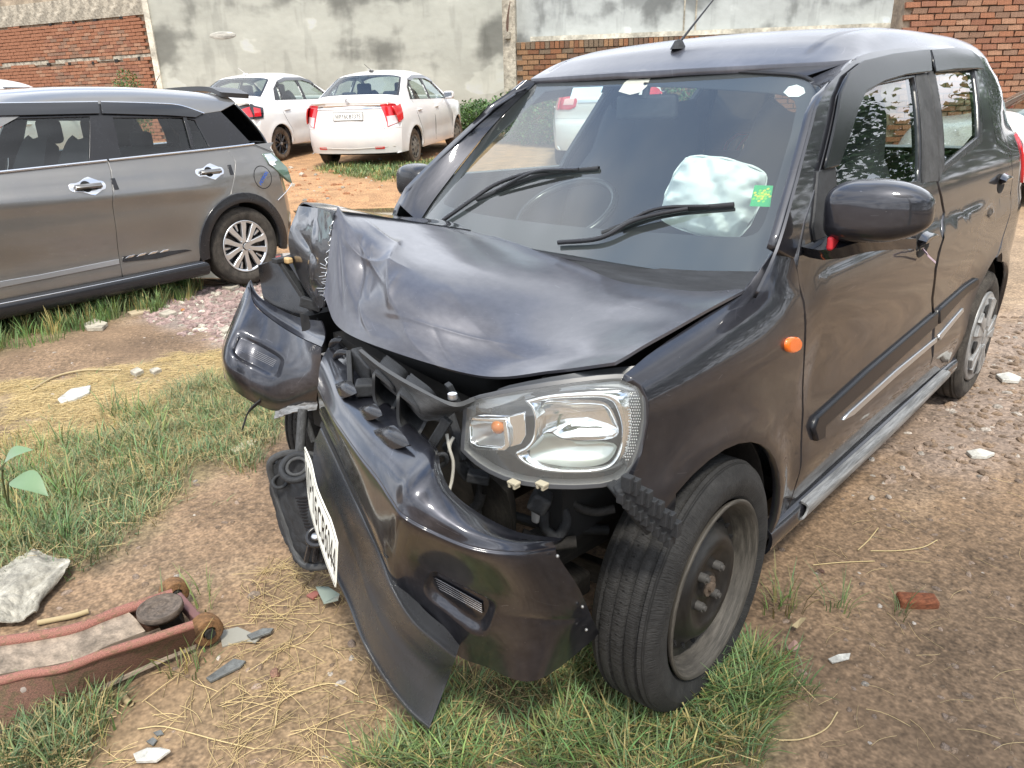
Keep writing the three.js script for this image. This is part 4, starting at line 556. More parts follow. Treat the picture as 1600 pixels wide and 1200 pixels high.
hood.splice(4, 0, [hx(0.652, 980, 555), hx(0.51, 880, 562), hx(0.35, 768, 558), hx(0.15, 635, 505), hx(-0.09, 553, 440), hx(-0.27, 524, 333)]);
const crease = (u, v, a, b, w) => { const dx = b[0] - a[0], dy = b[1] - a[1], t = clamp(((u - a[0]) * dx + (v - a[1]) * dy) / (dx * dx + dy * dy)), d = Math.hypot(u - a[0] - t * dx, v - a[1] - t * dy); return Math.exp(-d / w) * Math.sin(Math.PI * clamp(t * 0.9 + 0.05)); };
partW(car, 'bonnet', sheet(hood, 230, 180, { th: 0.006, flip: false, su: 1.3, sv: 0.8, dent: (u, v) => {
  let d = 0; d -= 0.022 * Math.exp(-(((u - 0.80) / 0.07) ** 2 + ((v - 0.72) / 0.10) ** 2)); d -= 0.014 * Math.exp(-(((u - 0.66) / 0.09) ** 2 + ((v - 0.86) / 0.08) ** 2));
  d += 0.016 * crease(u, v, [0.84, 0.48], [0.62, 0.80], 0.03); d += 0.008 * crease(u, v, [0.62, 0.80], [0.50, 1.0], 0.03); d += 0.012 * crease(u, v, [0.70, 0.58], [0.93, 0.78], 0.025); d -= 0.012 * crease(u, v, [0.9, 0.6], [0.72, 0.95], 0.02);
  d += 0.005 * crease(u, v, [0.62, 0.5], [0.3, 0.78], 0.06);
  d += 0.007 * crease(u, v, [0.90, 0.66], [0.70, 0.70], 0.012) - 0.007 * crease(u, v, [0.86, 0.60], [0.74, 0.80], 0.012) + 0.005 * crease(u, v, [0.78, 0.84], [0.66, 0.97], 0.010) - 0.006 * crease(u, v, [0.93, 0.82], [0.80, 0.93], 0.012) + 0.006 * crease(u, v, [0.70, 0.62], [0.66, 0.78], 0.010) + 0.005 * crease(u, v, [0.98, 0.55], [0.80, 0.52], 0.012) - 0.004 * crease(u, v, [0.55, 0.72], [0.46, 0.98], 0.010) + 0.0035 * crease(u, v, [0.66, 0.8], [0.36, 0.66], 0.012); d -= 0.004 * Math.exp(-(((u - 0.45) / 0.12) ** 2 + ((v - 0.75) / 0.15) ** 2)); d += 0.003 * fbm(u * 5, v * 5, 2.2) * smooth(0.3, 0.8, u); return d; } }), M.paintDustSkyLit, 'buckled bonnet folded up at its far corner');
// the bonnet's far corner, folded down behind the ridge
partW(car, 'bonnet_flap', sheet([[hx(-0.28, 744, 363), hx(-0.28, 630, 346), hx(-0.28, 575, 338), hx(-0.27, 524, 332.5)], [V(-0.42, 0.955, -0.28), hx(-0.42, 600, 339), hx(-0.42, 540, 329), hx(-0.42, 497, 327)], [V(-0.60, 0.93, -0.28), V(-0.6, 0.985, -0.08), hx(-0.57, 500, 325), hx(-0.55, 469, 322)], [V(-0.66, 0.86, -0.26), V(-0.68, 0.88, -0.1), V(-0.67, 0.89, 0.0), hx(-0.62, 454, 382)]], 40, 30, { th: 0.005, su: 0.8, sv: 0.5 }), M.paint);
partW(car, 'bonnet_flap', sheet([[hx(-0.55, 469, 322), hx(-0.42, 497, 326), hx(-0.262, 523, 333)], [hx(-0.60, 453, 376), hx(-0.40, 490, 385), hx(-0.26, 518, 390)], [hx(-0.55, 470, 436), hx(-0.40, 492, 440), hx(-0.27, 511, 440)], [hx(-0.42, 499, 480), hx(-0.38, 503, 481), hx(-0.30, 508, 480)]], 40, 40, { th: 0.005, su: 0.4, sv: 0.4, dent: (u, v) => 0.010 * crease(u, v, [0.1, 0.2], [0.7, 0.5], 0.1) - 0.008 * crease(u, v, [0.5, 0.1], [0.45, 0.9], 0.1) + 0.002 * fbm(u * 4, v * 4, 3.3) }), M.paint);
{ const z = []; for (let i = 0; i < 26; i++) { const t = i / 25, p = hx(-0.255, lerp(521, 512, t) + rr(-3, 3) - 3 * Math.sin(t * 3), lerp(345, 470, t)); z.push(p.add(V(rr(-0.006, 0.006), 0, rr(0, 0.01)))); } const r = []; for (let i = 14; i < 25; i++) r.push(rod(z[i].clone(), z[i].clone().add(V(rr(-0.022, -0.008), rr(-0.004, 0.006), rr(0.002, 0.01))), 0.0009, 5)); partW(car, 'torn_edge', [tube(z, 0.0014, 60, 5), ...r], M.satin, 'torn bright metal along the fold'); }

// ---- front bumper, knocked loose
const B = (y, px, py) => oY(y, px, py);
const rowTop = [oX(0.655, 869, 846), B(0.604, 800, 837), B(0.644, 735, 806), B(0.679, 692, 772), B(0.709, 674, 736), B(0.716, 668, 702), B(0.710, 640, 672), B(0.706, 610, 640), B(0.701, 575, 600), B(0.700, 548, 566), B(0.696, 522, 532)];
const rowCr = [oX(0.662, 868, 854), B(0.600, 811, 861), B(0.617, 740, 853), B(0.634, 672, 826), B(0.657, 630, 802), B(0.664, 613, 780), B(0.670, 590, 745), B(0.672, 563, 711), B(0.672, 538, 676), B(0.670, 517, 644), B(0.660, 497, 602)];
const rowLow = [oX(0.672, 905, 920), oX(0.655, 838, 935), B(0.476, 750, 925), B(0.506, 672, 890), B(0.539, 628, 868), B(0.549, 608, 850), B(0.574, 586, 812), B(0.594, 562, 762), B(0.594, 541, 722), B(0.590, 522, 682), B(0.578, 499, 634)];
const rowBot = [oX(0.66, 940, 988), oX(0.65, 872, 1020), B(0.305, 775, 1018), B(0.36, 690, 962), B(0.40, 645, 935), B(0.42, 622, 925), B(0.47, 603, 880), B(0.522, 580, 822), B(0.542, 556, 768), B(0.542, 533, 716), B(0.542, 503, 654)];
const rowEnd = [oX(0.645, 937, 992), oX(0.635, 838, 1063), B(0.25, 757, 1041), B(0.28, 712, 1022), B(0.355, 655, 968), B(0.39, 628, 945), B(0.455, 606, 893), B(0.51, 583, 835), B(0.53, 558, 778), B(0.53, 535, 724), B(0.53, 505, 662)];
partW(car, 'front_bumper', sheet([mid(rowTop, rowTop, 0, () => V(-0.01, -0.012, -0.03)), rowTop, mid(rowTop, rowCr, 0.55, () => V(0, 0.012, 0.012)), rowCr], 90, 24, { th: 0.004, su: 1.2, sv: 0.3 }), M.paintScuffed, 'front bumper hanging loose and twisted');
const lowNet = [rowCr, mid(rowCr, rowLow, 0.12, (i) => V(0.004, -0.004, 0.006)), rowLow, mid(rowLow, rowBot, 0.6, () => V(0.002, 0, 0.006)), rowEnd], pocket = (n, c, a, b, depth) => { const m = n.find(...c), e1 = n.find(...a), e2 = n.find(...b), ax = [(e1[0] - m[0]), (e1[1] - m[1])], bx = [(e2[0] - m[0]), (e2[1] - m[1])], det = ax[0] * bx[1] - ax[1] * bx[0]; return (u, v) => { const x = u - m[0], y = v - m[1], p = (x * bx[1] - y * bx[0]) / det, q = (ax[0] * y - ax[1] * x) / det; return -depth * smooth(1.18, 0.86, Math.pow(Math.abs(p) ** 5 + Math.abs(q) ** 5, 0.2)); }; };
const facing = (rows) => { const n = net(rows); return n.N(0.4, 0.5).dot(EYE.clone().sub(n.at(0.4, 0.5))) > 0 ? 1 : -1; }, lowSide = facing(lowNet);
const pk1 = pocket(net(lowNet), [712, 938], [762, 968], [704, 958], 0.016);
partW(car, 'front_bumper', sheet(lowNet, 170, 90, { th: 0.004, su: 1.2, sv: 0.4, dent: (u, v) => { return pk1(u, v) * lowSide - 0.004 * crease(u, v, [0.02, 0.72], [0.16, 0.62], 0.02); } }), M.paintScuffed);
function vent(rows, q, depth) { const n = net(rows), P = (a, b) => n.on(lerp(lerp(q[0][0], q[1][0], a), lerp(q[3][0], q[2][0], a), b), lerp(lerp(q[0][1], q[1][1], a), lerp(q[3][1], q[2][1], a), b), depth); partW(car, 'vent_panel', sheet([0, 0.5, 1].map((b) => [0, 0.25, 0.5, 0.75, 1].map((a) => P(a, b).addScaledVector(P(0.5, 0.5).sub(EYE).normalize(), 0.003))), 10, 6, { th: 0.002 }), M.gloss); for (let i = 0; i < 5; i++) partW(car, 'vent_slat', tube([0.02, 0.35, 0.7, 0.98].map((a) => P(a, (i + 0.5) / 5)), 0.0010, 12, 5), M.slat ??= std([0.20, 0.20, 0.21], 0.35, 0.4)); }
vent(lowNet, [[673, 908], [750, 950], [751, 967], [681, 928]], -0.012);
// screws along the bumper's end
for (const [px, py] of [[871, 869], [910, 948], [916, 984]]) { const p = oX(0.676, px, py); partW(car, 'screw', new THREE.SphereGeometry(0.0032, 10, 8).translate(p.x, p.y, p.z), M.alu); }
// black lower grille and chin
const lipT = [B(0.30, 714, 1024), B(0.34, 690, 1005), B(0.395, 648, 968), B(0.45, 615, 915), B(0.48, 594, 860), B(0.52, 566, 800), B(0.525, 541, 745), B(0.53, 503, 668)];
const lipM = [B(0.18, 705, 1048), B(0.22, 672, 1040), B(0.31, 618, 985), B(0.37, 585, 925), B(0.40, 566, 872), B(0.44, 545, 820), B(0.455, 524, 770), B(0.47, 492, 690)];
const lipB = [B(0.075, 672, 1134), B(0.10, 642, 1108), B(0.15, 606, 1062), B(0.21, 572, 1005), B(0.25, 547, 940), B(0.29, 524, 890), B(0.33, 508, 840), B(0.40, 490, 740)];
partW(car, 'bumper_lower', sheet([lipT.map((p) => p.clone().add(V(-0.02, 0.006, -0.03))), mid(lipT, lipM, 0.0, () => V(-0.003, 0.002, -0.004)), mid(lipT, lipM, 0.04, () => V(0.004, 0, 0.008)), mid(lipT, lipM, 0.5, () => V(0.002, 0, 0.004)), lipM, mid(lipM, lipB, 0.5, () => V(0.004, 0, 0.006)), mid(lipM, lipB, 0.95, () => V(0.002, 0, 0.003)), lipB, lipB.map((p) => p.clone().add(V(-0.03, 0.01, -0.06)))], 90, 90, { th: 0.005, su: 1, sv: 0.5, dent: (u, v) => 0.006 * crease(u, v, [0.05, 0.55], [1, 0.52], 0.04) }), M.bumperBlack = std([0.045, 0.048, 0.053], 0.5, 0, { map: withRepeat(T.dust, 2), bumpMap: withRepeat(T.grain, 12), bumpScale: 0.0004, roughnessMap: T.rough }));
// lower grille slot with its bars
partW(car, 'lower_grille', sheet([[B(0.51, 606, 868), B(0.535, 580, 815), B(0.552, 553, 760), B(0.548, 530, 710), B(0.54, 505, 655)], [B(0.49, 596, 860), B(0.515, 570, 806), B(0.53, 546, 755), B(0.53, 524, 708), B(0.53, 502, 662)]].map((r) => r.map((p) => p.add(V(0.006, 0, 0.008)))), 30, 4, { th: 0.004 }), M.dark);
// number plate
{ const a = B(0.52, 482, 692), b = B(0.395, 487, 765), c = B(0.395, 531, 907), d = B(0.50, 534, 838); const bend = [B(0.505, 494, 728), B(0.51, 507, 776), B(0.5, 519, 800)];
  const top = [a, B(0.515, 492, 715), B(0.515, 501, 752), B(0.508, 514, 783), B(0.505, 524, 805), d], bot = [b, B(0.393, 491, 790), B(0.395, 502, 828), B(0.392, 512, 858), B(0.392, 521, 882), c]; 
  const t = canvasTex(1024, 256, (x, w, h) => { x.fillStyle = '#f2f1e4'; x.fillRect(0, 0, w, h); x.strokeStyle = '#222'; x.lineWidth = 6; x.strokeRect(10, 10, w - 20, h - 20); x.fillStyle = '#16181c'; x.font = 'bold 190px sans-serif'; x.textAlign = 'center'; x.textBaseline = 'middle'; x.save(); x.translate(w / 2, h / 2 + 6); x.scale(0.86, 1.05); x.fillText('MP16CB6044', 0, 0); x.restore(); x.fillStyle = 'rgba(120,100,70,0.25)'; for (let i = 0; i < 240; i++) { x.fillRect(rr(0, w), rr(0, h), rr(1, 5), rr(1, 4)); } });
  const g = sheet([bot, top].map((r) => r.map((p) => p.clone().add(V(0.012, 0, 0.02)))), 40, 8, { th: 0.003 }); partW(car, 'number_plate', g, std([1, 1, 1], 0.5, 0, { map: t }), 'bent white number plate reading MP16CB6044'); }
// far half of the bumper, broken off and pushed up
const R = (x, px, py) => oX(x, px, py);
partW(car, 'front_bumper', sheet([[R(-0.88, 392, 438), R(-0.83, 403, 460), R(-0.74, 428, 478), R(-0.60, 465, 495), R(-0.40, 503, 501)], [R(-0.87, 386, 450), R(-0.80, 398, 476), R(-0.71, 424, 500), R(-0.56, 462, 524), R(-0.36, 504, 543)]].map((r) => r), 50, 12, { th: 0.004, su: 0.8, sv: 0.2, dent: (u, v) => 0.012 * Math.sin(Math.PI * v) }), M.paintScuffed, 'broken far half of the front bumper, pushed up');
const farNet = [[R(-0.89, 391, 440), R(-0.80, 397, 476), R(-0.71, 424, 500), R(-0.56, 462, 524), R(-0.36, 504, 543)], [R(-0.88, 366, 498), R(-0.73, 368, 522), R(-0.66, 404, 545), R(-0.54, 446, 570), R(-0.36, 502, 590)], [R(-0.86, 349, 545), R(-0.70, 354, 570), R(-0.64, 395, 600), R(-0.54, 440, 618), R(-0.38, 497, 608)], [R(-0.83, 352, 590), R(-0.72, 372, 612), R(-0.66, 410, 634), R(-0.56, 442, 641), R(-0.42, 495, 626)]], farSideSign = facing(farNet), pk2 = pocket(net(farNet), [400, 553], [437, 574], [394, 572], 0.014);
partW(car, 'front_bumper', sheet(farNet, 110, 80, { th: 0.004, su: 0.8, sv: 0.4, dent: (u, v) => pk2(u, v) * farSideSign }), M.paintScuffed);
vent(farNet, [[374, 531], [430, 562], [424, 574], [374, 546]], -0.0105);
// far front wing, torn open: black inner side facing us
partW(car, 'front_wing', sheet([[R(-0.80, 403, 414), R(-0.77, 432, 405), R(-0.72, 468, 394)], [R(-0.82, 408, 440), R(-0.74, 440, 440), R(-0.62, 480, 440)], [R(-0.80, 412, 462), R(-0.70, 446, 480), R(-0.56, 490, 486)], [R(-0.78, 420, 480), R(-0.66, 460, 500), R(-0.52, 503, 505)]], 24, 24, { th: 0.004 }), M.black, 'torn far front wing with its black inner side showing');
partW(car, 'front_wing', sheet([[V(-0.72, 0.86, 0.05), V(-0.735, 0.9, -0.15), V(-0.72, 0.94, -0.40)], [V(-0.75, 0.72, 0.06), V(-0.75, 0.72, -0.2), V(-0.745, 0.72, -0.43)], [V(-0.74, 0.5, 0.3), V(-0.745, 0.58, -0.05), V(-0.735, 0.27, -0.45)]], 24, 24, { th: 0.004, flip: true }), M.paint);
partW(car, 'bracket', [bar(R(-0.60, 440, 408), R(-0.50, 500, 500), 0.03, 0.012), bar(R(-0.60, 428, 408), R(-0.6, 462, 402), 0.03, 0.014), bar(R(-0.5, 470, 470), R(-0.45, 503, 480), 0.02, 0.03)], M.blackPlastic);
for (const [px, py, x] of [[450, 407, -0.58], [500, 455, -0.46]]) { const p = R(x, px, py); partW(car, 'clip', box(0.03, 0.018, 0.02, p.x, p.y, p.z), std([0.5, 0.34, 0.16], 0.6)); }
{ const p = [R(-0.62, 420, 620), R(-0.66, 402, 632), R(-0.70, 385, 648), R(-0.72, 377, 672)]; partW(car, 'torn_strip', sheet([p, p.map((q) => q.clone().add(V(0.02, 0.022, 0.0)))], 16, 3, { th: 0.004 }), M.blackPlastic); }
partW(car, 'torn_plastic', sheet([[R(-0.60, 432, 636), R(-0.5, 460, 634), R(-0.42, 497, 622)], [R(-0.58, 430, 655), R(-0.5, 455, 646), R(-0.42, 496, 640)]], 16, 5, { th: 0.004, dent: (u, v) => 0.01 * fbm(u * 6, v * 6, 4) }), M.alu);

// ---- left headlamp
const zL = (x, y) => 0.442 - 2.0 * Math.max(0, x - 0.39) ** 2 - 0.22 * (y - 0.7) - 8 * Math.max(0, y - 0.775) ** 2;
const sLamp = new Surf((x, y) => V(x, y, zL(x, y)), [0.36, 0.74, 0.58, 0.9], V(0.3, 0, 1));
const lampOut = round(sLamp.trace([[727, 634, 1], [738, 622], [800, 609], [880, 596], [950, 588], [990, 588], [1010, 602], [1014, 640], [1006, 695], [988, 738], [960, 757], [880, 762], [800, 752], [752, 730], [722, 703, 1]]), 1);
partW(car, 'headlamp_lens', panel(sLamp, lampOut, [], { h: 0.02, off: 0, th: 0 }), M.clear);
const lamp = partW(car, 'headlamp', panel(sLamp, grow(lampOut, 0.003), [grow(lampOut, -0.0035)], { h: 0.02, off: 0.001, th: 0.03, c: 0.002 }), M.lampRim = std([0.06, 0.062, 0.066], 0.4), 'left headlamp with its bracket exposed');
const inLamp = (g, name, m) => { g.translate(0, 0, 1.19); return part(lamp, name, g, m); };
inLamp(panel(new Surf((x, y) => V(x, y, zL(x, y) - 0.075), [0.36, 0.74, 0.58, 0.9], V(0, 0, 1)), lampOut, [], { h: 0.02, th: 0 }), 'housing', M.lampDark = std([0.045, 0.048, 0.052], 0.3, 0.3));
// the reflector is a chromed bowl in two halves
function bowl(outline, depth, m, name, base = 0.03, back = 0.0) { const uv = round(sLamp.trace(outline), 2), c = uv.reduce((s, p) => [s[0] + p[0] / uv.length, s[1] + p[1] / uv.length], [0, 0]); const rows = []; for (const [k, d] of [[1, 0], [0.97, 0.12], [0.82, 0.55], [0.55, 0.86], [0.25, 0.98], [0.01, 1]]) rows.push([...uv, uv[0]].map((p) => { const x = lerp(c[0], p[0], k), y = lerp(c[1], p[1], k); return V(x, y, zL(lerp(c[0], p[0], 1), lerp(c[1], p[1], 1)) * k + zL(c[0], c[1]) * (1 - k) - base - depth * d); })); const pos = [], ix = [], n = rows[0].length; rows.forEach((r) => r.forEach((p) => pos.push(p.x, p.y, p.z))); for (let j = 0; j + 1 < rows.length; j++) for (let i = 0; i + 1 < n; i++) { const a = j * n + i; ix.push(a, a + 1, a + n + 1, a, a + n + 1, a + n); } const g = new THREE.BufferGeometry(); g.setAttribute('position', new THREE.Float32BufferAttribute(pos, 3)); g.setIndex(ix); g.computeVertexNormals(); return inLamp(g, name, m); }
bowl([[826, 636], [856, 631], [918, 631], [938, 640], [951, 668], [952, 694], [900, 697], [860, 694], [842, 680], [828, 690]], 0.030, M.chrome, 'reflector');
bowl([[822, 690], [842, 682], [862, 697], [952, 697], [944, 722], [926, 736], [880, 740], [832, 733], [806, 722]], 0.030, M.frosted, 'reflector');
// chromed surround on the outboard side and the honeycomb corner
const ring = (o, i, off, m, name) => inLamp(panel(new Surf((x, y) => V(x, y, zL(x, y) - off), [0.36, 0.74, 0.58, 0.9], V(0, 0, 1)), round(sLamp.trace(o), 1), i ? [round(sLamp.trace(i), 1)] : [], { h: 0.02, th: 0.02 }), name, m);
{ const O = [[800, 629], [830, 621], [860, 616], [900, 613], [940, 612], [962, 616], [974, 630], [978, 668], [975, 695], [966, 722], [940, 742], [880, 747], [820, 741], [786, 716], [806, 706], [818, 690], [822, 660], [814, 638]], I = [[826, 637], [840, 634], [860, 632], [890, 631], [918, 631], [932, 635], [940, 642], [952, 668], [953, 694], [944, 722], [926, 736], [880, 740], [832, 733], [808, 719], [818, 706], [828, 690], [830, 664], [828, 648]];
  const o = sLamp.trace(O), q = sLamp.trace(I), rows = []; for (let k = 0; k <= 6; k++) { const t = k / 6; rows.push([...o, o[0]].map((p, n) => { const r = q[n % q.length], x = lerp(p[0], r[0], t), y = lerp(p[1], r[1], t); return V(x, y, zL(x, y) - 0.045 + 0.024 * Math.sin(Math.PI * (0.12 + 0.8 * t))); })); } inLamp(sheet(rows, 90, 14, { th: 0.002 }), 'chrome_surround', M.chrome); }
ring([[975, 622], [1000, 612], [1007, 640], [1002, 690], [985, 725], [965, 738], [978, 700], [982, 660]], null, 0.02, std([0.10, 0.105, 0.115], 0.35, 0.5), 'honeycomb_corner');
{ const dots = []; for (let i = 0; i < 9; i++) for (let j = 0; j < 24; j++) { const px = 976 + i * 3.6 + (j % 2) * 1.8 - Math.max(0, j - 12) * 1.1, py = 618 + j * 4.6; if (px > 1006 - Math.max(0, j - 10) * 2.0 || px < 975 + (j > 14 ? -(j - 14) * 1.0 : 0)) continue; const uv = sLamp.find(px, py); dots.push(new THREE.SphereGeometry(0.0016, 6, 4).translate(uv[0], uv[1], zL(...uv) - 0.018 + 1.19)); } const m = part(lamp, 'honeycomb_dot', dots, M.satin); m.userData.kind = 'stuff'; }
ring([[735, 630], [800, 614], [880, 602], [950, 594], [988, 595], [1003, 607], [1004, 618], [975, 615], [958, 609], [900, 607], [840, 612], [806, 620], [790, 632], [735, 646]], null, 0.022, std([0.34, 0.36, 0.39], 0.3, 0.55), 'lens_sky_band');  // added pale strip: sky reflection on the lens top, put into its colour
// turn signal box with its bulb
{ const q = sLamp.trace([[726, 653, 1], [788, 657, 1], [793, 698, 1], [786, 705, 1], [740, 702, 1], [727, 693, 1]]); inLamp(panel(sLamp, q, [grow(q, -0.006)], { h: 0.02, off: -0.008, th: 0.05 }), 'signal_frame', M.chrome); bowl([[727, 654], [788, 658], [792, 698], [786, 704], [740, 701], [728, 692]], 0.05, M.satin, 'signal_reflector', 0.012);
  const a = sLamp.trace([[788, 656], [815, 650], [817, 684], [809, 697], [793, 702]]); inLamp(panel(sLamp, a, [], { h: 0.02, off: -0.02, th: 0.02 }), 'signal_side', M.chrome);
  const b = sLamp.find(769, 671); inLamp(new THREE.SphereGeometry(0.0135, 16, 12).translate(b[0], b[1], zL(...b) - 0.016), 'signal_bulb', M.amberBulb); }
// ---- torn structure round the lamp
partW(car, 'grille_support', sheet([[B(0.79, 565, 545), B(0.795, 600, 572), B(0.80, 650, 602), B(0.80, 705, 628), B(0.795, 742, 620)], [B(0.765, 570, 560), B(0.765, 610, 592), B(0.765, 640, 616), B(0.765, 668, 640), B(0.765, 722, 636)], [B(0.745, 566, 566), B(0.74, 612, 606), B(0.735, 640, 628), B(0.735, 664, 652), B(0.74, 690, 660)]], 40, 12, { th: 0.008 }), M.dirtyPlastic, 'grey grille carrier pushed out of place');
partW(car, 'bolt', new THREE.CylinderGeometry(0.009, 0.009, 0.01, 8).translate(...B(0.805, 707, 619).toArray()), M.satin);
for (const [x0, y0, s] of [[600, 616, 1], [640, 652, 1.12]]) { // grille blocks: hollow wedge boxes
  const f = (dx, dy, y) => B(y, x0 + dx * s, y0 + dy * s); const A = [f(-14, -30, 0.775), f(-13, 8, 0.715), f(4, 28, 0.70), f(20, 4, 0.725), f(12, -8, 0.76)];
  const back = A.map((p) => p.clone().add(V(-0.05, 0.01, -0.07))); partW(car, 'grille_block', [sheet([[...A, A[0]], [...back, back[0]]], 20, 2, { th: 0.006 }), sheet([[back[0], back[4]], [back[1], back[3]], [back[2], back[2]]], 4, 4, { th: 0.004 })], M.blackPlastic); }
partW(car, 'grille_block', [bar(B(0.76, 546, 556), B(0.70, 549, 612), 0.012, 0.05), bar(B(0.76, 556, 556), B(0.735, 585, 588), 0.03, 0.05), bar(B(0.72, 556, 606), B(0.72, 590, 604), 0.05, 0.03)], M.blackPlastic);
for (const [a, b, c, d] of [[[593, 657], [618, 650], [634, 690], [606, 702]], [[548, 595], [560, 615], [556, 624], [530, 620]], [[529, 560], [545, 548], [545, 556], [522, 562]], [[620, 682], [640, 680], [648, 696], [626, 700]]].slice(0, 1)) { }
for (const q of [[[563, 640], [588, 634], [600, 652], [574, 660]], [[586, 676], [618, 668], [643, 698], [611, 705]], [[526, 603], [548, 596], [560, 617], [536, 625]], [[520, 560], [542, 546], [545, 553], [524, 562]], [[515, 542], [531, 528], [536, 533], [517, 545]]]) partW(car, 'grille_recess', sheet([[B(0.698, ...q[0]), B(0.722, ...q[1])], [B(0.694, ...q[3]), B(0.720, ...q[2])]].map((r) => r.map((p) => p.add(V(0.001, 0.003, 0.001)))), 6, 6, { th: 0.004, dent: (u, v) => -0.012 * Math.sin(Math.PI * u) * Math.sin(Math.PI * v) }), M.black);

// the black steel member and odd bits in the dark bay
partW(car, 'steel_member', [sheet([[oT(1.52, 738, 716), oT(1.50, 775, 736), oT(1.50, 800, 760)], [oT(1.56, 748, 770), oT(1.54, 782, 775), oT(1.53, 806, 790)], [oT(1.60, 768, 822), oT(1.58, 788, 830), oT(1.57, 806, 834)]], 12, 12, { th: 0.02 })], M.under);
{ const hl = []; for (const [px, py] of [[765, 745], [771, 765], [776, 786], [781, 808], [790, 770], [795, 800]]) { const p = oT(1.505 + (py - 740) * 0.0007, px, py); hl.push(new THREE.SphereGeometry(0.004, 8, 6).translate(p.x, p.y, p.z)); } partW(car, 'bolt_hole', hl, M.alu); }
partW(car, 'lamp_bracket', [bar(oT(1.44, 700, 690), oT(1.46, 735, 745), 0.02, 0.03), bar(oT(1.45, 700, 640), oT(1.44, 726, 720), 0.018, 0.018), bar(oT(1.43, 730, 742), oT(1.43, 765, 748), 0.03, 0.02), bar(oT(1.42, 830, 775), oT(1.42, 858, 790), 0.045, 0.04), bar(oT(1.45, 720, 640), oT(1.42, 700, 600), 0.02, 0.012), bar(oT(1.36, 700, 655), oT(1.40, 672, 700), 0.012, 0.02)], M.blackPlastic);
for (const [px, py] of [[803, 757], [847, 759]]) { const p = oT(1.33, px, py); partW(car, 'clip', [box(0.022, 0.006, 0.016, p.x, p.y + 0.004, p.z, 0.002), box(0.006, 0.012, 0.016, p.x - 0.006, p.y, p.z, 0.002), box(0.006, 0.012, 0.016, p.x + 0.006, p.y, p.z, 0.002)], std([0.36, 0.32, 0.23], 0.6)); }
partW(car, 'wire', [tube([oT(1.40, 698, 678), oT(1.40, 702, 700), oT(1.41, 708, 722), oT(1.42, 706, 750), oT(1.42, 699, 777)], 0.0035, 24, 6), tube([oT(1.40, 709, 683), oT(1.40, 704, 692), oT(1.41, 702, 706)], 0.0035, 12, 6)], std([0.5, 0.48, 0.42], 0.6), 'pale wires hanging behind the bumper');
for (const g of [tube([oT(1.36, 682, 712), oT(1.36, 694, 710), oT(1.37, 698, 720), oT(1.38, 690, 728)], 0.005, 16, 6), tube([oT(1.5, 850, 800), oT(1.5, 852, 825), oT(1.5, 870, 838), oT(1.5, 885, 815), oT(1.5, 880, 795)], 0.011, 20, 8), tube([oT(1.6, 780, 800), oT(1.6, 860, 822), oT(1.62, 950, 828)], 0.012, 16, 8)]) partW(car, 'wire', g, M.blackPlastic);
partW(car, 'connector', box(0.018, 0.032, 0.018, ...oT(1.5, 838, 805).toArray()), std([0.35, 0.35, 0.34], 0.6));
// the ribbed black wing bracket below the lamp
{ const a = oT(1.27, 970, 755), b = oT(1.33, 1052, 832), d = b.clone().sub(a), side = V(0.02, 0.03, -0.01), parts = [bar(a, b, 0.028, 0.035)]; for (let i = 0; i < 9; i++) { const p = a.clone().addScaledVector(d, (i + 0.5) / 9); parts.push(box(0.02, 0.03, 0.016, p.x + 0.012, p.y + 0.012 + (i % 2) * 0.006, p.z + 0.006, 0.002), box(0.014, 0.02, 0.022, p.x + 0.004, p.y - 0.016, p.z + 0.008, 0.002)); } parts.push(bar(oT(1.31, 962, 762), oT(1.36, 1008, 822), 0.05, 0.02)); partW(car, 'wing_bracket', parts, M.blackPlastic, 'ribbed black plastic bracket where the bumper came off'); }
for (const [pts, r, m] of [[[[700, 790], [730, 800], [745, 790], [752, 770]], 0.012, M.rubber], [[[880, 765], [900, 790], [930, 800], [960, 795]], 0.009, M.rubber], [[[690, 748], [684, 765], [690, 782]], 0.008, M.alu], [[[815, 835], [850, 850], [900, 846]], 0.014, M.under], [[[760, 700], [752, 740], [748, 800], [760, 835]], 0.006, M.rubber]]) partW(car, 'hose', tube(pts.map(([a, b]) => oT(1.52, a, b)), r, 20, 8), m);
for (let i = 0; i < 7; i++) partW(car, 'radiator_fin', plainBox(0.66, 0.004, 0.03, -0.02, 0.36 + i * 0.05, 0.235 - 0.002 * i), M.alu);
// engine bay: bulkhead, radiator frame, engine, inner wings, lower members
partW(car, 'engine_bay', [plainBox(1.2, 0.5, 0.05, 0, 0.6, -0.25), box(0.6, 0.36, 0.34, -0.05, 0.52, -0.02, 0.05), box(0.2, 0.3, 0.2, 0.40, 0.48, -0.05, 0.04), plainBox(0.05, 0.36, 0.55, 0.52, 0.62, 0.0), plainBox(0.05, 0.36, 0.45, -0.52, 0.55, -0.05)], M.dark);
partW(car, 'radiator', sheet([[V(-0.38, 0.70, 0.14), V(0, 0.70, 0.22), V(0.36, 0.70, 0.28)], [V(-0.38, 0.3, 0.14), V(0, 0.3, 0.2), V(0.36, 0.3, 0.25)]], 8, 8, { th: 0.03 }), M.under);
partW(car, 'cross_member', [bar(V(-0.5, 0.27, 0.12), V(0.52, 0.27, 0.18), 0.08, 0.06), bar(V(0.5, 0.36, -0.3), V(0.48, 0.4, 0.3), 0.06, 0.09), bar(V(0.36, 0.62, 0.26), V(0.62, 0.60, 0.12), 0.05, 0.06)], M.under);
partW(car, 'suspension', [rod(V(0.6, 0.285, 0), V(0.4, 0.3, 0.0), 0.03), bar(V(0.6, 0.2, 0), V(0.3, 0.22, 0.06), 0.03, 0.06), rod(V(0.54, 0.3, 0), V(0.5, 0.72, -0.04), 0.028)], M.under);
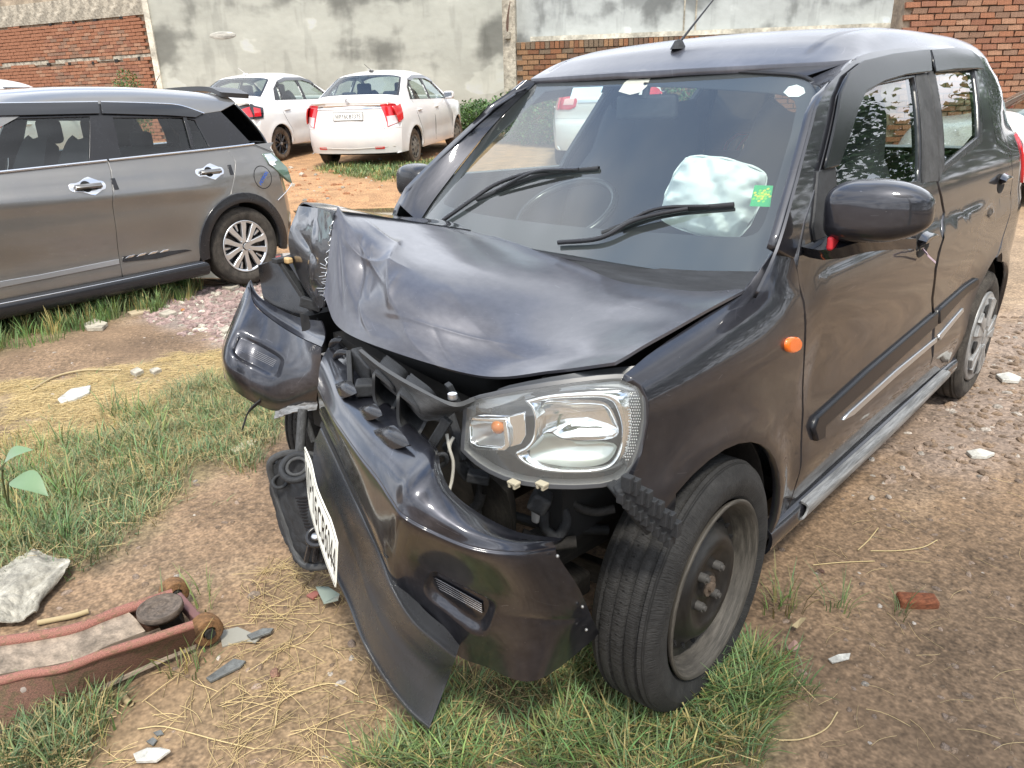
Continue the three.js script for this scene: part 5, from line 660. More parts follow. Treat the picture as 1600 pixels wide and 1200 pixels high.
// ================================================================ the other cars
// A body is a spine (centre line from nose to tail with its edges) and two side skins; local axes: z forward, x to the left.
class Body {
  constructor(o) { // o.side: half width by height; o.spine: [z, y, drop of the edge, forward shift of the edge]; o.plan: width factor by z
    this.o = o; const s = o.spine; let acc = [0]; for (let i = 1; i < s.length; i++) acc.push(acc[i - 1] + Math.hypot(s[i][0] - s[i - 1][0], s[i][1] - s[i - 1][1])); this.len = acc; this.total = acc[acc.length - 1];
    const tab = (k) => s.map((p, i) => [acc[i], p[k]]); this.tz = tab(0); this.ty = tab(1); this.td = tab(2); this.tf = tab(3);
    this.sx = (z, y) => { let x = lerpTab(o.side, y) * lerpTab(o.plan, z); for (const a of [o.axF, o.axR]) { const r = Math.hypot(z - a, y - o.wr); x += 0.014 * Math.exp(-(((r - o.arch) / 0.06) ** 2)); } if (o.form) x += o.form(z, y); return x; };
    this.edge = (t) => { const z = lerpTab(this.tz, t) + lerpTab(this.tf, t), y = lerpTab(this.ty, t) - lerpTab(this.td, t); return [z, y]; };
    this.side = new Surf((z, y) => V(this.sx(z, y), y, z), [s[s.length - 1][0] - 0.1, s[0][0] + 0.1, 0.15, 1.5]);
    this.spine = new Surf((q, t) => { const e = this.edge(t), w = this.sx(e[0], e[1]); const k = Math.abs(q); return V(q * w, lerpTab(this.ty, t) - lerpTab(this.td, t) * (0.35 * k ** 2 + 0.65 * k ** 7), lerpTab(this.tz, t) + lerpTab(this.tf, t) * (0.4 * k ** 2 + 0.6 * k ** 6)); }, [-1, 1, 0, this.total], V(0, 1, 0));
  }
  at(g) { g.updateMatrixWorld(true); const m = g.matrixWorld, w = (s) => new Surf((u, v) => s.P(u, v).applyMatrix4(m), s.dom, s.out.clone().transformDirection(m)); this.sideW = w(this.side); this.spineW = w(this.spine); this.rightW = new Surf((u, v) => { const p = this.side.P(u, v); p.x = -p.x; return p.applyMatrix4(m); }, this.side.dom, V(-1, 0, 0).transformDirection(m)); return this; }
  rim(t0, t1, n = 24) { const o = []; for (let i = 0; i <= n; i++) o.push(this.edge(lerp(t0, t1, i / n))); return o; }
}
const rect = (u0, u1, v0, v1) => [[u0, v0], [u1, v0], [u1, v1], [u0, v1]];
const arcZ = (z, y, r, a0, a1, n = 14) => { const o = []; for (let i = 0; i <= n; i++) { const a = lerp(a0, a1, i / n) * Math.PI / 180; o.push([z + r * Math.cos(a), y + r * Math.sin(a)]); } return o; };
const flipX = (g) => mirrorX(g);
function interior(car, B, z0, z1) {
  part(car, 'cabin', [plainBox(1.4, 0.06, z0 - z1, 0, 0.32, (z0 + z1) / 2)], M.dark);
  for (const s of [1, -1]) { const x = 0.36 * s, z = (z0 + z1) / 2 + 0.1; const g = sheet([[-0.22, 0.55, 0], [-0.25, 0.85, -0.1], [-0.2, 1.06, -0.2], [-0.14, 1.1, -0.22]].map(([a, y, dz]) => [V(x + a, y, z + dz - 0.03), V(x, y, z + dz), V(x - a, y, z + dz - 0.03)]), 8, 10, { th: 0.1, flip: true }); part(car, 'front_seat', g, M.fabric); part(car, 'headrest', box(0.26, 0.18, 0.1, x, 1.2, z - 0.28, 0.04), M.fabric); }
  part(car, 'rear_seat', box(1.25, 0.6, 0.16, 0, 0.75, z1 + 0.35, 0.06), M.fabric); for (const s of [1, -1]) part(car, 'headrest', box(0.26, 0.14, 0.09, 0.38 * s, 1.10, z1 + 0.3, 0.04), M.fabric);
  part(car, 'dashboard', box(1.35, 0.3, 0.4, 0, 0.85, z0 - 0.1, 0.08), M.dash); part(car, 'door_lining', panel(B.side, [[z1 + 0.3, 0.35], [z0 - 0.2, 0.35], [z0 - 0.2, 0.9], [z1 + 0.2, 0.93]], [], { off: -0.06, th: 0 }), M.fabric); part(car, 'door_lining', flipX(panel(B.side, [[z1 + 0.3, 0.35], [z0 - 0.2, 0.35], [z0 - 0.2, 0.9], [z1 + 0.2, 0.93]], [], { off: -0.06, th: 0 })), M.fabric);
}
function underCar(car, B, z0, z1) { part(car, 'underbody', plainBox(1.36, 0.12, z0 - z1, 0, 0.28, (z0 + z1) / 2), M.under); for (const z of [B.o.axF, B.o.axR]) for (const s of [1, -1]) { const rows = [[0.84, 1], [0.6, 1.0], [0.56, 0.5]].map(([x, k]) => arcZ(z, B.o.wr, B.o.arch * 0.99 * k, -8, 188, 12).map((p) => V(x * s * 0.97, p[1], p[0]))); part(car, 'wheel_liner', sheet(rows, 20, 5, { th: 0.004 }), M.under); } }
const P2 = (uvs) => uvs.map((p) => [p[0], p[1]]);

// ---------------------------------------------------------------- grey hatchback at the left
{
  const yaw = 0.124, c = V(-5.04, 0, -1.43).addScaledVector(V(Math.sin(yaw), 0, Math.cos(yaw)), 1.225); c.y = -0.005;
  const car2 = thing('grey_hatchback', 'bronze grey hatchback parked side on at the left with PETROL on its fuel lid', 'car', c, yaw);
  const B = new Body({ axF: 1.225, axR: -1.225, wr: 0.305, arch: 0.355, plan: [[-2, 0.86], [-1.7, 0.95], [-1.2, 1], [1.0, 1], [1.5, 0.96], [2, 0.8]],
    side: [[0.12, 0.80], [0.22, 0.835], [0.32, 0.850], [0.5, 0.858], [0.7, 0.864], [0.82, 0.860], [0.88, 0.845], [0.94, 0.825], [0.98, 0.805], [1.1, 0.757], [1.25, 0.69], [1.38, 0.615], [1.44, 0.55], [1.5, 0.45]],
    form: (z, y) => -0.022 * Math.exp(-(((y - 0.42) / 0.12) ** 2)) * smooth(1.0, 0.6, z) * smooth(-0.95, -0.6, z) + 0.016 * Math.exp(-(((y - 0.80 - 0.03 * z) / 0.05) ** 2)) * smooth(1.2, 0.8, Math.abs(z)),
    spine: [[1.95, 0.2, 0, -0.3], [1.97, 0.5, 0.02, -0.3], [1.9, 0.75, 0.04, -0.3], [1.7, 0.9, 0.06, -0.1], [1.0, 1.02, 0.07, -0.06], [0.95, 1.04, 0.07, -0.06], [0.25, 1.43, 0.08, -0.08], [-0.1, 1.49, 0.085, 0], [-0.7, 1.505, 0.09, 0], [-1.2, 1.48, 0.085, 0], [-1.5, 1.445, 0.075, 0.02], [-1.53, 1.43, 0.06, 0.05], [-1.72, 1.18, 0.06, 0.10], [-1.84, 1.02, 0.05, 0.2], [-1.88, 0.85, 0.02, 0.24], [-1.93, 0.62, 0, 0.26], [-1.94, 0.45, 0, 0.26], [-1.88, 0.22, 0, 0.24]] }).at(car2);
  const S = B.side, tr = (l) => P2(B.sideW.trace(l)), L = B.len;
  const add = (n, g, m, l) => part(car2, n, g, m, l), two = (n, g, m) => { add(n, g, m); add(n, flipX(g), m); };
  const gapT = [[153, 162], [156, 178], [167, 249], [173, 266], [176, 316], [187, 404], [189, 421]], gap = tr(gapT), gz = (k) => gap.map((p) => [p[0] + k, p[1]]);
  const rdRear = tr([[354, 231], [367, 252], [366, 272], [360, 303]]), belt = tr([[-40, 273], [167, 251], [352, 231], [395, 226]]);
  const archR = (a0, a1, r = 0.40) => arcZ(-1.225, 0.305, r, a0, a1, 12), beltY = (z) => belt[1][1] + (z - belt[1][0]) * (belt[2][1] - belt[1][1]) / (belt[2][0] - belt[1][0]);
  const yS = 0.245;
  two('front_door', panel(S, [[1.02, yS], [1.0, 0.6], [0.95, beltY(0.95)], [gap[2][0] + 0.004, beltY(gap[2][0])], ...gz(0.004).slice(3, 6), [gap[6][0] + 0.004, yS]], [], { th: 0.03 }), M.greyPaint);
  two('rear_door', panel(S, [[gap[6][0] - 0.004, yS], ...gz(-0.004).slice(3, 6).reverse(), [gap[2][0] - 0.004, beltY(gap[2][0])], [rdRear[0][0], beltY(rdRear[0][0])], ...rdRear.slice(1), ...archR(50, 2).filter((p) => p[0] > -1.0), [-0.80, yS]], [], { th: 0.03 }), M.greyPaint);
  const tailE = B.rim(L[12], B.total, 16).filter((p) => p[1] < beltY(-1.75) - 0.01);
  two('rear_quarter', panel(S, [...rdRear.slice(1).reverse().map((p) => [p[0] - 0.007, p[1]]), [rdRear[0][0] - 0.006, beltY(rdRear[0][0])], [-1.70, beltY(-1.70)], ...tailE, [-1.6, 0.22], ...archR(186, 52)].map((p) => p), [], { th: 0.03 }), M.greyPaint);
  two('front_wing', panel(S, [[1.03, yS], [1.01, 0.6], [0.96, beltY(0.96)], ...B.rim(L[5], 0, 20).filter((p) => p[1] > 0.3), [1.6, 0.22], ...arcZ(1.225, 0.305, 0.36, -5, 186, 14)], [], { th: 0.03 }), M.greyPaint);
  // greenhouse: roof side in body colour, black pillars with panes
  const gf = tr([[-60, 186], [141, 181], [140, 252], [-60, 273]]), gr = tr([[176, 183], [287, 183], [300, 232], [189, 246]]), gq = tr([[290, 184], [305, 187], [328, 229], [304, 232]]);
  const frontGlass = [[0.80, beltY(0.8) + 0.01], [0.28, 1.30], gf[1], gf[2]];
  const topE = B.rim(L[6], L[11], 30), pillarTop = [[0.22, 1.33], [0, 1.385], ...tr([[0, 165], [153, 162], [235, 164], [279, 167], [318, 177]]).slice(1), [-1.52, 1.33]];
  two('window_surround', panel(S, [[0.95, beltY(0.95)], [0.28, 1.33], ...tr([[60, 166], [153, 163], [235, 165], [279, 168], [300, 173], [345, 174], [391, 222]]), [rdRear[0][0], beltY(rdRear[0][0]) ]], [frontGlass, gr, gq], { off: -0.003, th: 0.02 }), M.black);
  two('roof_side', panel(S, [[1.02, beltY(1.02)], [0.96, beltY(0.96)], [0.30, 1.335], ...tr([[60, 165], [153, 162], [235, 164], [279, 167], [318, 177]]), ...tr([[345, 173]]), ...B.rim(L[11], L[5], 40)], [], { th: 0.02 }), M.greyPaint);
  two('window_pane', panel(S, grow(frontGlass, -0.002), [], { off: -0.012, th: 0 }), M.tint); two('window_pane', panel(S, grow(gr, -0.002), [], { off: -0.012, th: 0 }), M.tint); two('window_pane', panel(S, grow(gq, -0.002), [], { off: -0.012, th: 0 }), M.tint);
  two('window_bar', panel(S, tr([[286, 183], [291, 184], [304, 232], [300, 233]]), [], { off: 0.004, th: 0.01 }), M.black);
  const visor = (l) => two('rain_visor', panel(S, tr(l), [], { off: 0.012, th: 0.006 }), M.gloss), line = (l, r, m, n) => { const g = tube(tr(l).map((p) => S.P(p[0], p[1]).addScaledVector(S.N(p[0], p[1]), 0.008)), r, 40, 6); two(n, g, m); };
  visor([[-60, 165], [152, 161], [155, 178], [-60, 183]]); visor([[157, 161], [235, 163], [279, 166], [316, 178], [305, 184], [264, 181], [159, 178]]);
  line([[-60, 163.5], [152, 160.5]], 0.006, M.chrome, 'visor_trim'); line([[157, 160.5], [235, 162.5], [279, 165.5], [318, 178]], 0.006, M.chrome, 'visor_trim');
  line([[-60, 276], [166, 251.5]], 0.009, M.chrome, 'belt_trim'); line([[169, 251], [352, 231], [396, 225.5]], 0.009, M.chrome, 'belt_trim');
  // spine panels
  add('roof', panel(B.spine, rect(-1, 1, L[6] - 0.02, L[11]), [], { h: 0.06, th: 0.02 }), M.greyPaint); add('bonnet', panel(B.spine, rect(-1, 1, L[2], L[5]), [], { h: 0.08, th: 0.02 }), M.greyPaint); add('front_bumper', panel(B.spine, rect(-1, 1, 0, L[2]), [], { h: 0.08, th: 0.02 }), M.greyPaint);
  add('windscreen', panel(B.spine, rect(-0.97, 0.97, L[5], L[6]), [], { h: 0.08, th: 0 }), M.glass); add('rear_window', panel(B.spine, rect(-0.9, 0.9, L[11] + 0.01, L[13] - 0.04), [], { h: 0.06, th: 0.01 }), M.gloss);
  add('tailgate', panel(B.spine, rect(-1, 1, L[13] - 0.04, L[15]), [], { h: 0.06, th: 0.02 }), M.greyPaint); add('tailgate_pillar', panel(B.spine, rect(0.9, 1, L[11], L[13] - 0.04), [], { h: 0.05, th: 0.01 }), M.gloss); add('tailgate_pillar', panel(B.spine, rect(-1, -0.9, L[11], L[13] - 0.04), [], { h: 0.05, th: 0.01 }), M.gloss); add('rear_bumper', panel(B.spine, rect(-1, 1, L[15], B.total), [], { h: 0.06, th: 0.02 }), M.greyPaint);
  add('spoiler', sheet([[V(0.56, 1.415, -1.40), V(0.3, 1.465, -1.42), V(-0.3, 1.465, -1.42), V(-0.56, 1.415, -1.40)], [V(0.60, 1.40, -1.62), V(0.3, 1.455, -1.68), V(-0.3, 1.455, -1.68), V(-0.60, 1.40, -1.62)]], 20, 6, { th: 0.035 }), M.spoiler = std([0.035, 0.035, 0.036], 0.4));
  { const p = oY(1.515, 236, 145), loc = car2.worldToLocal(p.clone()), q = car2.worldToLocal(oT(pix(p)[2] - 0.12, 249, 118)); const ae = add('aerial', box(0.045, 0.03, 0.08, loc.x, loc.y, loc.z, 0.014), M.black); part(ae, 'aerial_rod', rod(loc.clone().add(V(0, 0.005, 0)), q, 0.005, 8, 0.003), M.black); }
  // lower skirt, door strips, arch cladding
  two('side_skirt', sheet([[V(0.845, 0.245, 1.0), V(0.86, 0.245, 0), V(0.855, 0.25, -0.82)], [V(0.875, 0.215, 1.0), V(0.885, 0.215, 0), V(0.875, 0.222, -0.86)], [V(0.865, 0.15, 1.0), V(0.872, 0.15, 0), V(0.86, 0.16, -0.86)], [V(0.8, 0.14, 1.0), V(0.8, 0.14, 0), V(0.8, 0.15, -0.84)]], 24, 10, { th: 0.01 }), M.black);
  two('skirt_trim', tube([V(0.872, 0.236, 1.0), V(0.882, 0.236, 0), V(0.872, 0.242, -0.83)], 0.004, 20, 6), M.chrome);
  two('door_strip', panel(S, tr([[-50, 457], [0, 440], [60, 430], [185, 405], [186, 412], [0, 449]]), [], { off: 0.006, th: 0.012 }), M.satin); two('door_strip', panel(S, tr([[192, 401], [290, 390], [299, 391], [245, 404], [192, 409]]), [], { off: 0.006, th: 0.012 }), M.black);
  for (let i = 0; i < 4; i++) two('door_flash', panel(S, tr([[195 + i * 18, 404 - i * 3], [207 + i * 18, 401 - i * 3], [210 + i * 18, 398 - i * 3], [201 + i * 18, 400 - i * 3]]), [], { off: 0.0085, th: 0.004 }), M.chrome);
  two('arch_cladding', panel(S, [...arcZ(-1.225, 0.305, 0.405, 192, -6, 24), ...arcZ(-1.225, 0.305, 0.345, -6, 192, 24)], [], { off: 0.014, th: 0.04, c: 0.006 }), M.black); two('arch_cladding', panel(S, [...arcZ(1.225, 0.305, 0.405, 188, -6, 24), ...arcZ(1.225, 0.305, 0.345, -6, 188, 24)], [], { off: 0.012, th: 0.04, c: 0.006 }), M.black);
  // handles on bright plates
  for (const [cx, cy] of [[137, 152 + 140 - 0.5], [328, 268.5]]) { const u = P2([B.sideW.find(cx, cy)])[0]; const pl = []; for (let i = 0; i < 32; i++) { const a = i / 32 * Math.PI * 2; const k = Math.max(0, 1 - Math.abs(Math.cos(a) + 0.15) * 1.7); pl.push([u[0] + 0.115 * Math.cos(a), u[1] + (0.026 * Math.sign(Math.sin(a)) * Math.min(1, Math.abs(Math.sin(a)) * 2.2) + 0.034 * k * Math.sign(Math.sin(a)))]); } const plate = panel(S, pl, [], { h: 0.03, off: 0.004, th: 0.005, c: 0.002 }); two('handle_plate', plate, M.chrome);
    const cup = arcZ(u[0] + 0.012, u[1], 0.034, 0, 348, 20); two('handle_cup', panel(S, cup, [], { h: 0.02, off: 0.006, th: 0.003 }), M.dark); const gh = sheet([0.016, 0.0, -0.016].map((dy, k) => [-0.085, -0.05, 0.05, 0.085].map((dz, q) => { const p = S.P(u[0] + dz, u[1] + dy + 0.003); return p.add(V(k === 1 ? (q % 3 ? 0.045 : 0.028) : 0.016, 0, 0)); })), 14, 8, { th: 0.012 }); two('door_handle', gh, M.greyPaint); two('door_hinge', panel(S, rect(u[0] - 0.19, u[0] - 0.165, u[1] - 0.035, u[1] + 0.035), [], { off: 0.006, th: 0.01 }), M.black); }
  // fuel lid with its word, tail lamp
  { const u = P2([B.sideW.find(411, 277)])[0], ringo = arcZ(u[0], u[1], 0.088, 0, 350, 35), ringi = arcZ(u[0], u[1], 0.084, 0, 350, 35); add('fuel_lid_gap', panel(S, ringo, [ringi], { h: 0.02, off: 0.0015, th: 0.003 }), M.dark);
    const t = canvasTex(256, 128, (x, w, h) => { x.clearRect(0, 0, w, h); x.fillStyle = '#1f5fc4'; x.font = 'bold 62px sans-serif'; x.textAlign = 'center'; x.textBaseline = 'middle'; x.fillText('PETROL', w / 2, h / 2); }); const g = new THREE.PlaneGeometry(0.15, 0.075); g.rotateY(Math.PI / 2); g.rotateX(0.85); const p = S.P(u[0], u[1] - 0.005), n = S.N(u[0], u[1]); g.translate(p.x + n.x * 0.006, p.y, p.z); add('fuel_lid_lettering', g, new THREE.MeshStandardMaterial({ map: t, transparent: true, roughness: 0.5, side: THREE.DoubleSide }), 'blue PETROL lettering'); }
  two('tail_lamp', panel(S, tr([[410, 241], [424, 240], [447, 262], [455, 286], [441, 274], [420, 256]]), [], { off: 0.010, th: 0.03, c: 0.004 }), std([0.10, 0.16, 0.12], 0.05, 0, { clearcoat: 1 })); two('tail_lamp_chrome', panel(S, tr([[412, 242], [422, 241], [432, 251], [427, 254], [430, 258], [424, 258], [428, 262], [420, 257]]), [], { off: 0.013, th: 0.006 }), M.chrome);
  line([[433, 313], [449, 296], [455, 286]], 0.004, M.chrome, 'bumper_trim'); line([[395, 226], [366, 250]].slice(0, 1).concat([[430, 240]]), 0.0025, M.dark, 'panel_gap');
  interior(car2, B, 0.9, -1.5); underCar(car2, B, 1.7, -1.7);
  for (const [z, n] of [[-1.225, 'rear_wheel'], [1.225, 'front_wheel']]) for (const s of [1, -1]) addWheel(car2, n, V(0.765 * s, 0.302, z), { r: 0.305, w: 0.18, rim: 0.196, type: 'alloy', side: s, tyre: M.tyreDusty, spin: 0.3 });
}
// ---------------------------------------------------------------- white saloons seen from behind
function saloon(name, label, group, rear, dir, pitch, lampStyle, rimType, tyre) {
  const yaw = Math.atan2(dir[0], dir[1]), f = V(Math.sin(yaw), 0, Math.cos(yaw)), c = rear.clone().addScaledVector(f, 1.225); c.y = (H(rear.x, rear.z) + H(rear.x + f.x * 2.45, rear.z + f.z * 2.45)) / 2;
  const o = thing(name, label, 'car', c, yaw, group); o.rotation.order = 'YXZ'; o.rotation.x = -Math.atan2(H(rear.x + f.x * 2.45, rear.z + f.z * 2.45) - H(rear.x, rear.z), 2.45);
  const B = new Body({ axF: 1.225, axR: -1.225, wr: 0.30, arch: 0.335, plan: [[-2.05, 0.80], [-1.85, 0.93], [-1.3, 1], [1.0, 1], [1.5, 0.96], [2, 0.78]],
    side: [[0.12, 0.78], [0.22, 0.83], [0.35, 0.855], [0.55, 0.868], [0.75, 0.865], [0.88, 0.84], [0.98, 0.80], [1.1, 0.75], [1.25, 0.68], [1.38, 0.605], [1.45, 0.52], [1.5, 0.42]], form: (z, y) => -0.012 * Math.exp(-(((y - 0.5) / 0.1) ** 2)) * smooth(1.0, 0.6, Math.abs(z)),
    spine: [[1.95, 0.22, 0, -0.3], [2.0, 0.5, 0.02, -0.32], [1.9, 0.75, 0.04, -0.3], [1.7, 0.9, 0.06, -0.1], [1.05, 1.0, 0.07, -0.06], [1.0, 1.02, 0.07, -0.06], [0.3, 1.41, 0.08, -0.08], [0.0, 1.475, 0.085, 0], [-0.4, 1.50, 0.09, 0], [-0.85, 1.465, 0.08, 0], [-0.95, 1.44, 0.07, 0.02], [-1.5, 1.135, 0.05, 0.04], [-1.6, 1.11, 0.05, 0.04], [-1.82, 1.10, 0.06, 0.08], [-1.93, 1.075, 0.06, 0.14], [-1.93, 0.98, 0.03, 0.2], [-1.97, 0.75, 0, 0.24], [-2.02, 0.64, 0, 0.26], [-2.04, 0.45, 0, 0.26], [-2.0, 0.26, 0, 0.24]] }).at(o);
  const S = B.side, L = B.len, add = (n, g, m, l) => part(o, n, g, m, l), two = (n, g, m) => { add(n, g, m); add(n, flipX(g), m); }, by = (z) => 0.985 - 0.035 * z;
  const ws = [[0.72, by(0.72) + 0.01], [0.25, 1.29], [0.02, 1.345], [-0.12, 1.36], [-0.15, by(-0.15) + 0.01]], wr = [[-0.22, by(-0.22) + 0.01], [-0.19, 1.36], [-0.5, 1.365], [-0.8, 1.31], [-0.9, by(-0.9) + 0.01]], wq = [[-0.94, by(-0.94) + 0.012], [-0.86, 1.28], [-1.02, 1.2], [-1.1, by(-1.1) + 0.02]];
  const body = [[1.0, 0.23], ...arcZ(1.225, 0.30, 0.335, 192, -8, 20).reverse().reverse(), ...B.rim(0, B.total, 120).filter((p) => p[1] > 0.24), [-1.9, 0.25], ...arcZ(-1.225, 0.30, 0.335, 188, -10, 20)];
  two('body_side', panel(S, body, [ws, wr, wq], { h: 0.06, th: 0.03 }), M.whitePaint);
  const all = [[0.76, by(0.76)], [0.27, 1.31], [0.02, 1.368], [-0.5, 1.388], [-0.82, 1.33], [-1.02, 1.225], [-1.14, by(-1.14) + 0.01]]; two('window_surround', panel(S, all, [ws, wr, wq], { off: 0.002, th: 0.02 }), M.black);
  two('rain_visor', panel(S, [[0.36, 1.26], [0.27, 1.325], [0.02, 1.385], [-0.5, 1.40], [-0.82, 1.345], [-0.78, 1.30], [-0.5, 1.345], [0.02, 1.33], [0.25, 1.275]], [], { off: 0.01, th: 0.006 }), M.gloss);
  for (const w of [ws, wr, wq]) two('window_pane', panel(S, grow(w, -0.002), [], { off: -0.012, th: 0 }), M.tint);
  const seam = (l) => two('panel_gap', tube(l.map((p) => S.P(p[0], p[1])), 0.0035, 24, 4), M.dark); seam([[-0.17, by(-0.17)], [-0.18, 0.7], [-0.17, 0.3]]); seam([[0.80, by(0.8)], [0.86, 0.7], [0.84, 0.3]]); seam([[-1.08, by(-1.1)], [-1.05, 0.8], [-0.95, 0.62], [-0.86, 0.5], [-0.84, 0.3]]);
  for (const z of [-0.02, -0.92]) two('door_handle', box(0.03, 0.03, 0.17, S.P(z, 0.85).x + 0.012, 0.86, z, 0.012), M.whitePaint);
  add('roof', panel(B.spine, rect(-1, 1, L[6] - 0.02, L[10]), [], { h: 0.06, th: 0.02 }), M.whitePaint); add('bonnet', panel(B.spine, rect(-1, 1, 0, L[5]), [], { h: 0.08, th: 0.02 }), M.whitePaint); add('windscreen', panel(B.spine, rect(-0.96, 0.96, L[5], L[6]), [], { h: 0.08, th: 0 }), M.glass);
  const rwo = [[-0.93, L[11] - 0.02], [0.93, L[11] - 0.02], [0.92, L[10] + 0.03], [-0.92, L[10] + 0.03]]; add('rear_pillars', panel(B.spine, rect(-1, 1, L[10], L[11] + 0.03), [grow(rwo, -0.01)], { h: 0.06, th: 0.02 }), M.whitePaint); add('rear_window_border', panel(B.spine, grow(rwo, 0.012), [grow(rwo, -0.035)], { h: 0.06, off: 0.003, th: 0.006 }), M.black); add('rear_window', panel(B.spine, rwo, [], { h: 0.06, off: 0.002, th: 0 }), M.tint);
  add('boot_lid', panel(B.spine, [[-1, L[11] + 0.035], [1, L[11] + 0.035], [0.93, L[14]], [0.78, L[15]], [0.72, L[17]], [-0.72, L[17]], [-0.78, L[15]], [-0.93, L[14]]], [], { h: 0.05, th: 0.02 }), M.whitePaint);
  two('rear_corner', panel(B.spine, [[1, L[11] + 0.035], [1, L[17]], [0.728, L[17]], [0.788, L[15]], [0.938, L[14]]].map((p) => [Math.min(1, p[0]), p[1]]), [], { h: 0.05, th: 0.02 }), M.whitePaint);
  add('rear_bumper', panel(B.spine, rect(-1, 1, L[17] + 0.006, B.total), [], { h: 0.05, th: 0.02 }), M.whitePaint); add('bumper_seam', tube(Array.from({ length: 9 }, (_, i) => B.spine.P(-0.9 + i * 0.225, L[18] + 0.12 - 0.03 * Math.abs(i - 4) / 4)), 0.008, 30, 5), M.dirtyWhite ??= std([0.5, 0.47, 0.42], 0.8));
  for (const s of [1, -1]) add('bumper_reflector', panel(B.spine, rect(s * 0.62 - 0.09, s * 0.62 + 0.09, L[18] + 0.09, L[18] + 0.125), [], { h: 0.03, off: 0.006, th: 0.01 }), M.redLens);
  if (lampStyle === 0) {
    for (const s of [1, -1]) { const q = (l) => l.map(([a, b]) => [a * s, b]); add('tail_lamp', panel(B.spine, q([[0.70, L[15] - 0.02], [0.995, L[15] - 0.06], [0.995, L[16] + 0.02], [0.78, L[16] + 0.10]]), [], { h: 0.03, off: 0.012, th: 0.03, c: 0.004 }), M.redLens); add('reversing_lamp', panel(B.spine, q([[0.765, L[16] - 0.07], [0.995, L[16] - 0.09], [0.995, L[16] + 0.02], [0.79, L[16] + 0.09]]), [], { h: 0.03, off: 0.015, th: 0.02 }), std([0.62, 0.50, 0.50], 0.1, 0, { clearcoat: 1 })); }
    two('tail_lamp', panel(S, [[-1.68, 0.95], [-1.60, 0.97], [-1.66, 0.75], [-1.80, 0.70], [-1.85, 0.95]].map((p) => [p[0] - 0.02, p[1] + 0.02]), [], { off: 0.010, th: 0.02 }), M.redLens);
    add('chrome_strip', panel(B.spine, rect(-0.72, 0.72, L[15] - 0.02, L[15] + 0.035), [], { h: 0.04, off: 0.01, th: 0.02 }), M.chrome);
    const t = canvasTex(512, 128, (x, w, h) => { x.fillStyle = '#f4f4ee'; x.fillRect(0, 0, w, h); x.lineWidth = 16; x.strokeStyle = '#15161a'; x.strokeRect(0, 0, w, h); x.fillStyle = '#15161a'; x.font = 'bold 84px sans-serif'; x.textAlign = 'center'; x.textBaseline = 'middle'; x.save(); x.translate(w / 2, h / 2 + 4); x.scale(0.86, 1); x.fillText('MP16CB7375', 0, 0); x.restore(); });
    const g = new THREE.BoxGeometry(0.52, 0.13, 0.012), u = g.attributes.uv; g.rotateY(Math.PI); const pc = B.spine.P(0, (L[15] + L[16]) / 2 + 0.03); g.rotateX(0.12); g.translate(0, pc.y, pc.z - 0.012); add('number_plate', g, std([1, 1, 1], 0.5, 0, { map: t }), 'white number plate reading MP16CB7375');
  } else {
    for (const s of [1, -1]) { const q = (l) => l.map(([a, b]) => [a * s, b]); add('tail_lamp', panel(B.spine, q([[0.66, L[15] + 0.0], [0.995, L[15] - 0.07], [0.995, L[16] - 0.01], [0.74, L[16] - 0.02]]), [], { h: 0.03, off: 0.012, th: 0.03, c: 0.004 }), M.gloss); add('lamp_light', panel(B.spine, q([[0.72, L[15] + 0.05], [0.9, L[15] - 0.0], [0.995, L[16] - 0.06], [0.84, L[16] - 0.05]]), [], { h: 0.03, off: 0.016, th: 0.01 }), M.redLens); }
    two('tail_lamp', panel(S, [[-1.58, 0.93], [-1.66, 0.76], [-1.85, 0.76], [-1.85, 1.0]], [], { off: 0.010, th: 0.02 }), M.gloss); two('lamp_light', panel(S, [[-1.66, 0.92], [-1.70, 0.80], [-1.85, 0.80], [-1.8, 0.95]], [], { off: 0.014, th: 0.02 }), M.redLens);
    add('chrome_strip', panel(B.spine, rect(-0.70, 0.70, L[15] - 0.01, L[15] + 0.035), [], { h: 0.04, off: 0.012, th: 0.02 }), M.gloss);
  }
  { const pc = B.spine.P(0, (L[14] + L[15]) / 2), s = new THREE.Shape(); [[-0.045, 0.012], [0, 0.045], [0.02, 0.032], [-0.012, 0.008], [0.045, -0.018], [0, -0.05], [-0.02, -0.036], [0.014, -0.010]].forEach(([x, y], i) => (i ? s.lineTo(x, y) : s.moveTo(x, y))); const g = new THREE.ExtrudeGeometry(s, { depth: 0.006, bevelEnabled: false }); g.rotateY(Math.PI); g.translate(0, pc.y + 0.03, pc.z - 0.008); add('badge', g, M.satin); if (lampStyle === 0) add('badge_lettering', panel(B.spine, rect(0.52, 0.78, L[14] + 0.04, L[14] + 0.06), [], { h: 0.03, off: 0.004, th: 0.004 }), M.satin); }
  add('aerial', [box(0.05, 0.03, 0.1, 0, 1.49, -0.82, 0.012), rod(V(0, 1.49, -0.8), V(0.08, 1.60, -0.90), 0.004)], lampStyle ? M.whitePaint : M.black);
  two('door_mirror', box(0.2, 0.14, 0.12, S.P(0.62, 1.0).x + 0.11, 1.02, 0.62, 0.05), M.whitePaint); two('mirror_glass', box(0.15, 0.10, 0.01, S.P(0.62, 1.0).x + 0.115, 1.02, 0.555, 0.004), M.chrome);
  interior(o, B, 0.9, -1.3); underCar(o, B, 1.8, -1.8);
  for (const [z, n] of [[-1.225, 'rear_wheel'], [1.225, 'front_wheel']]) for (const s of [1, -1]) addWheel(o, n, V(0.755 * s, 0.288, z), { r: 0.292, w: 0.175, rim: 0.185, type: rimType, side: s, tyre, steer: n[0] === 'f' ? -0.12 : 0 });
  return o;
}
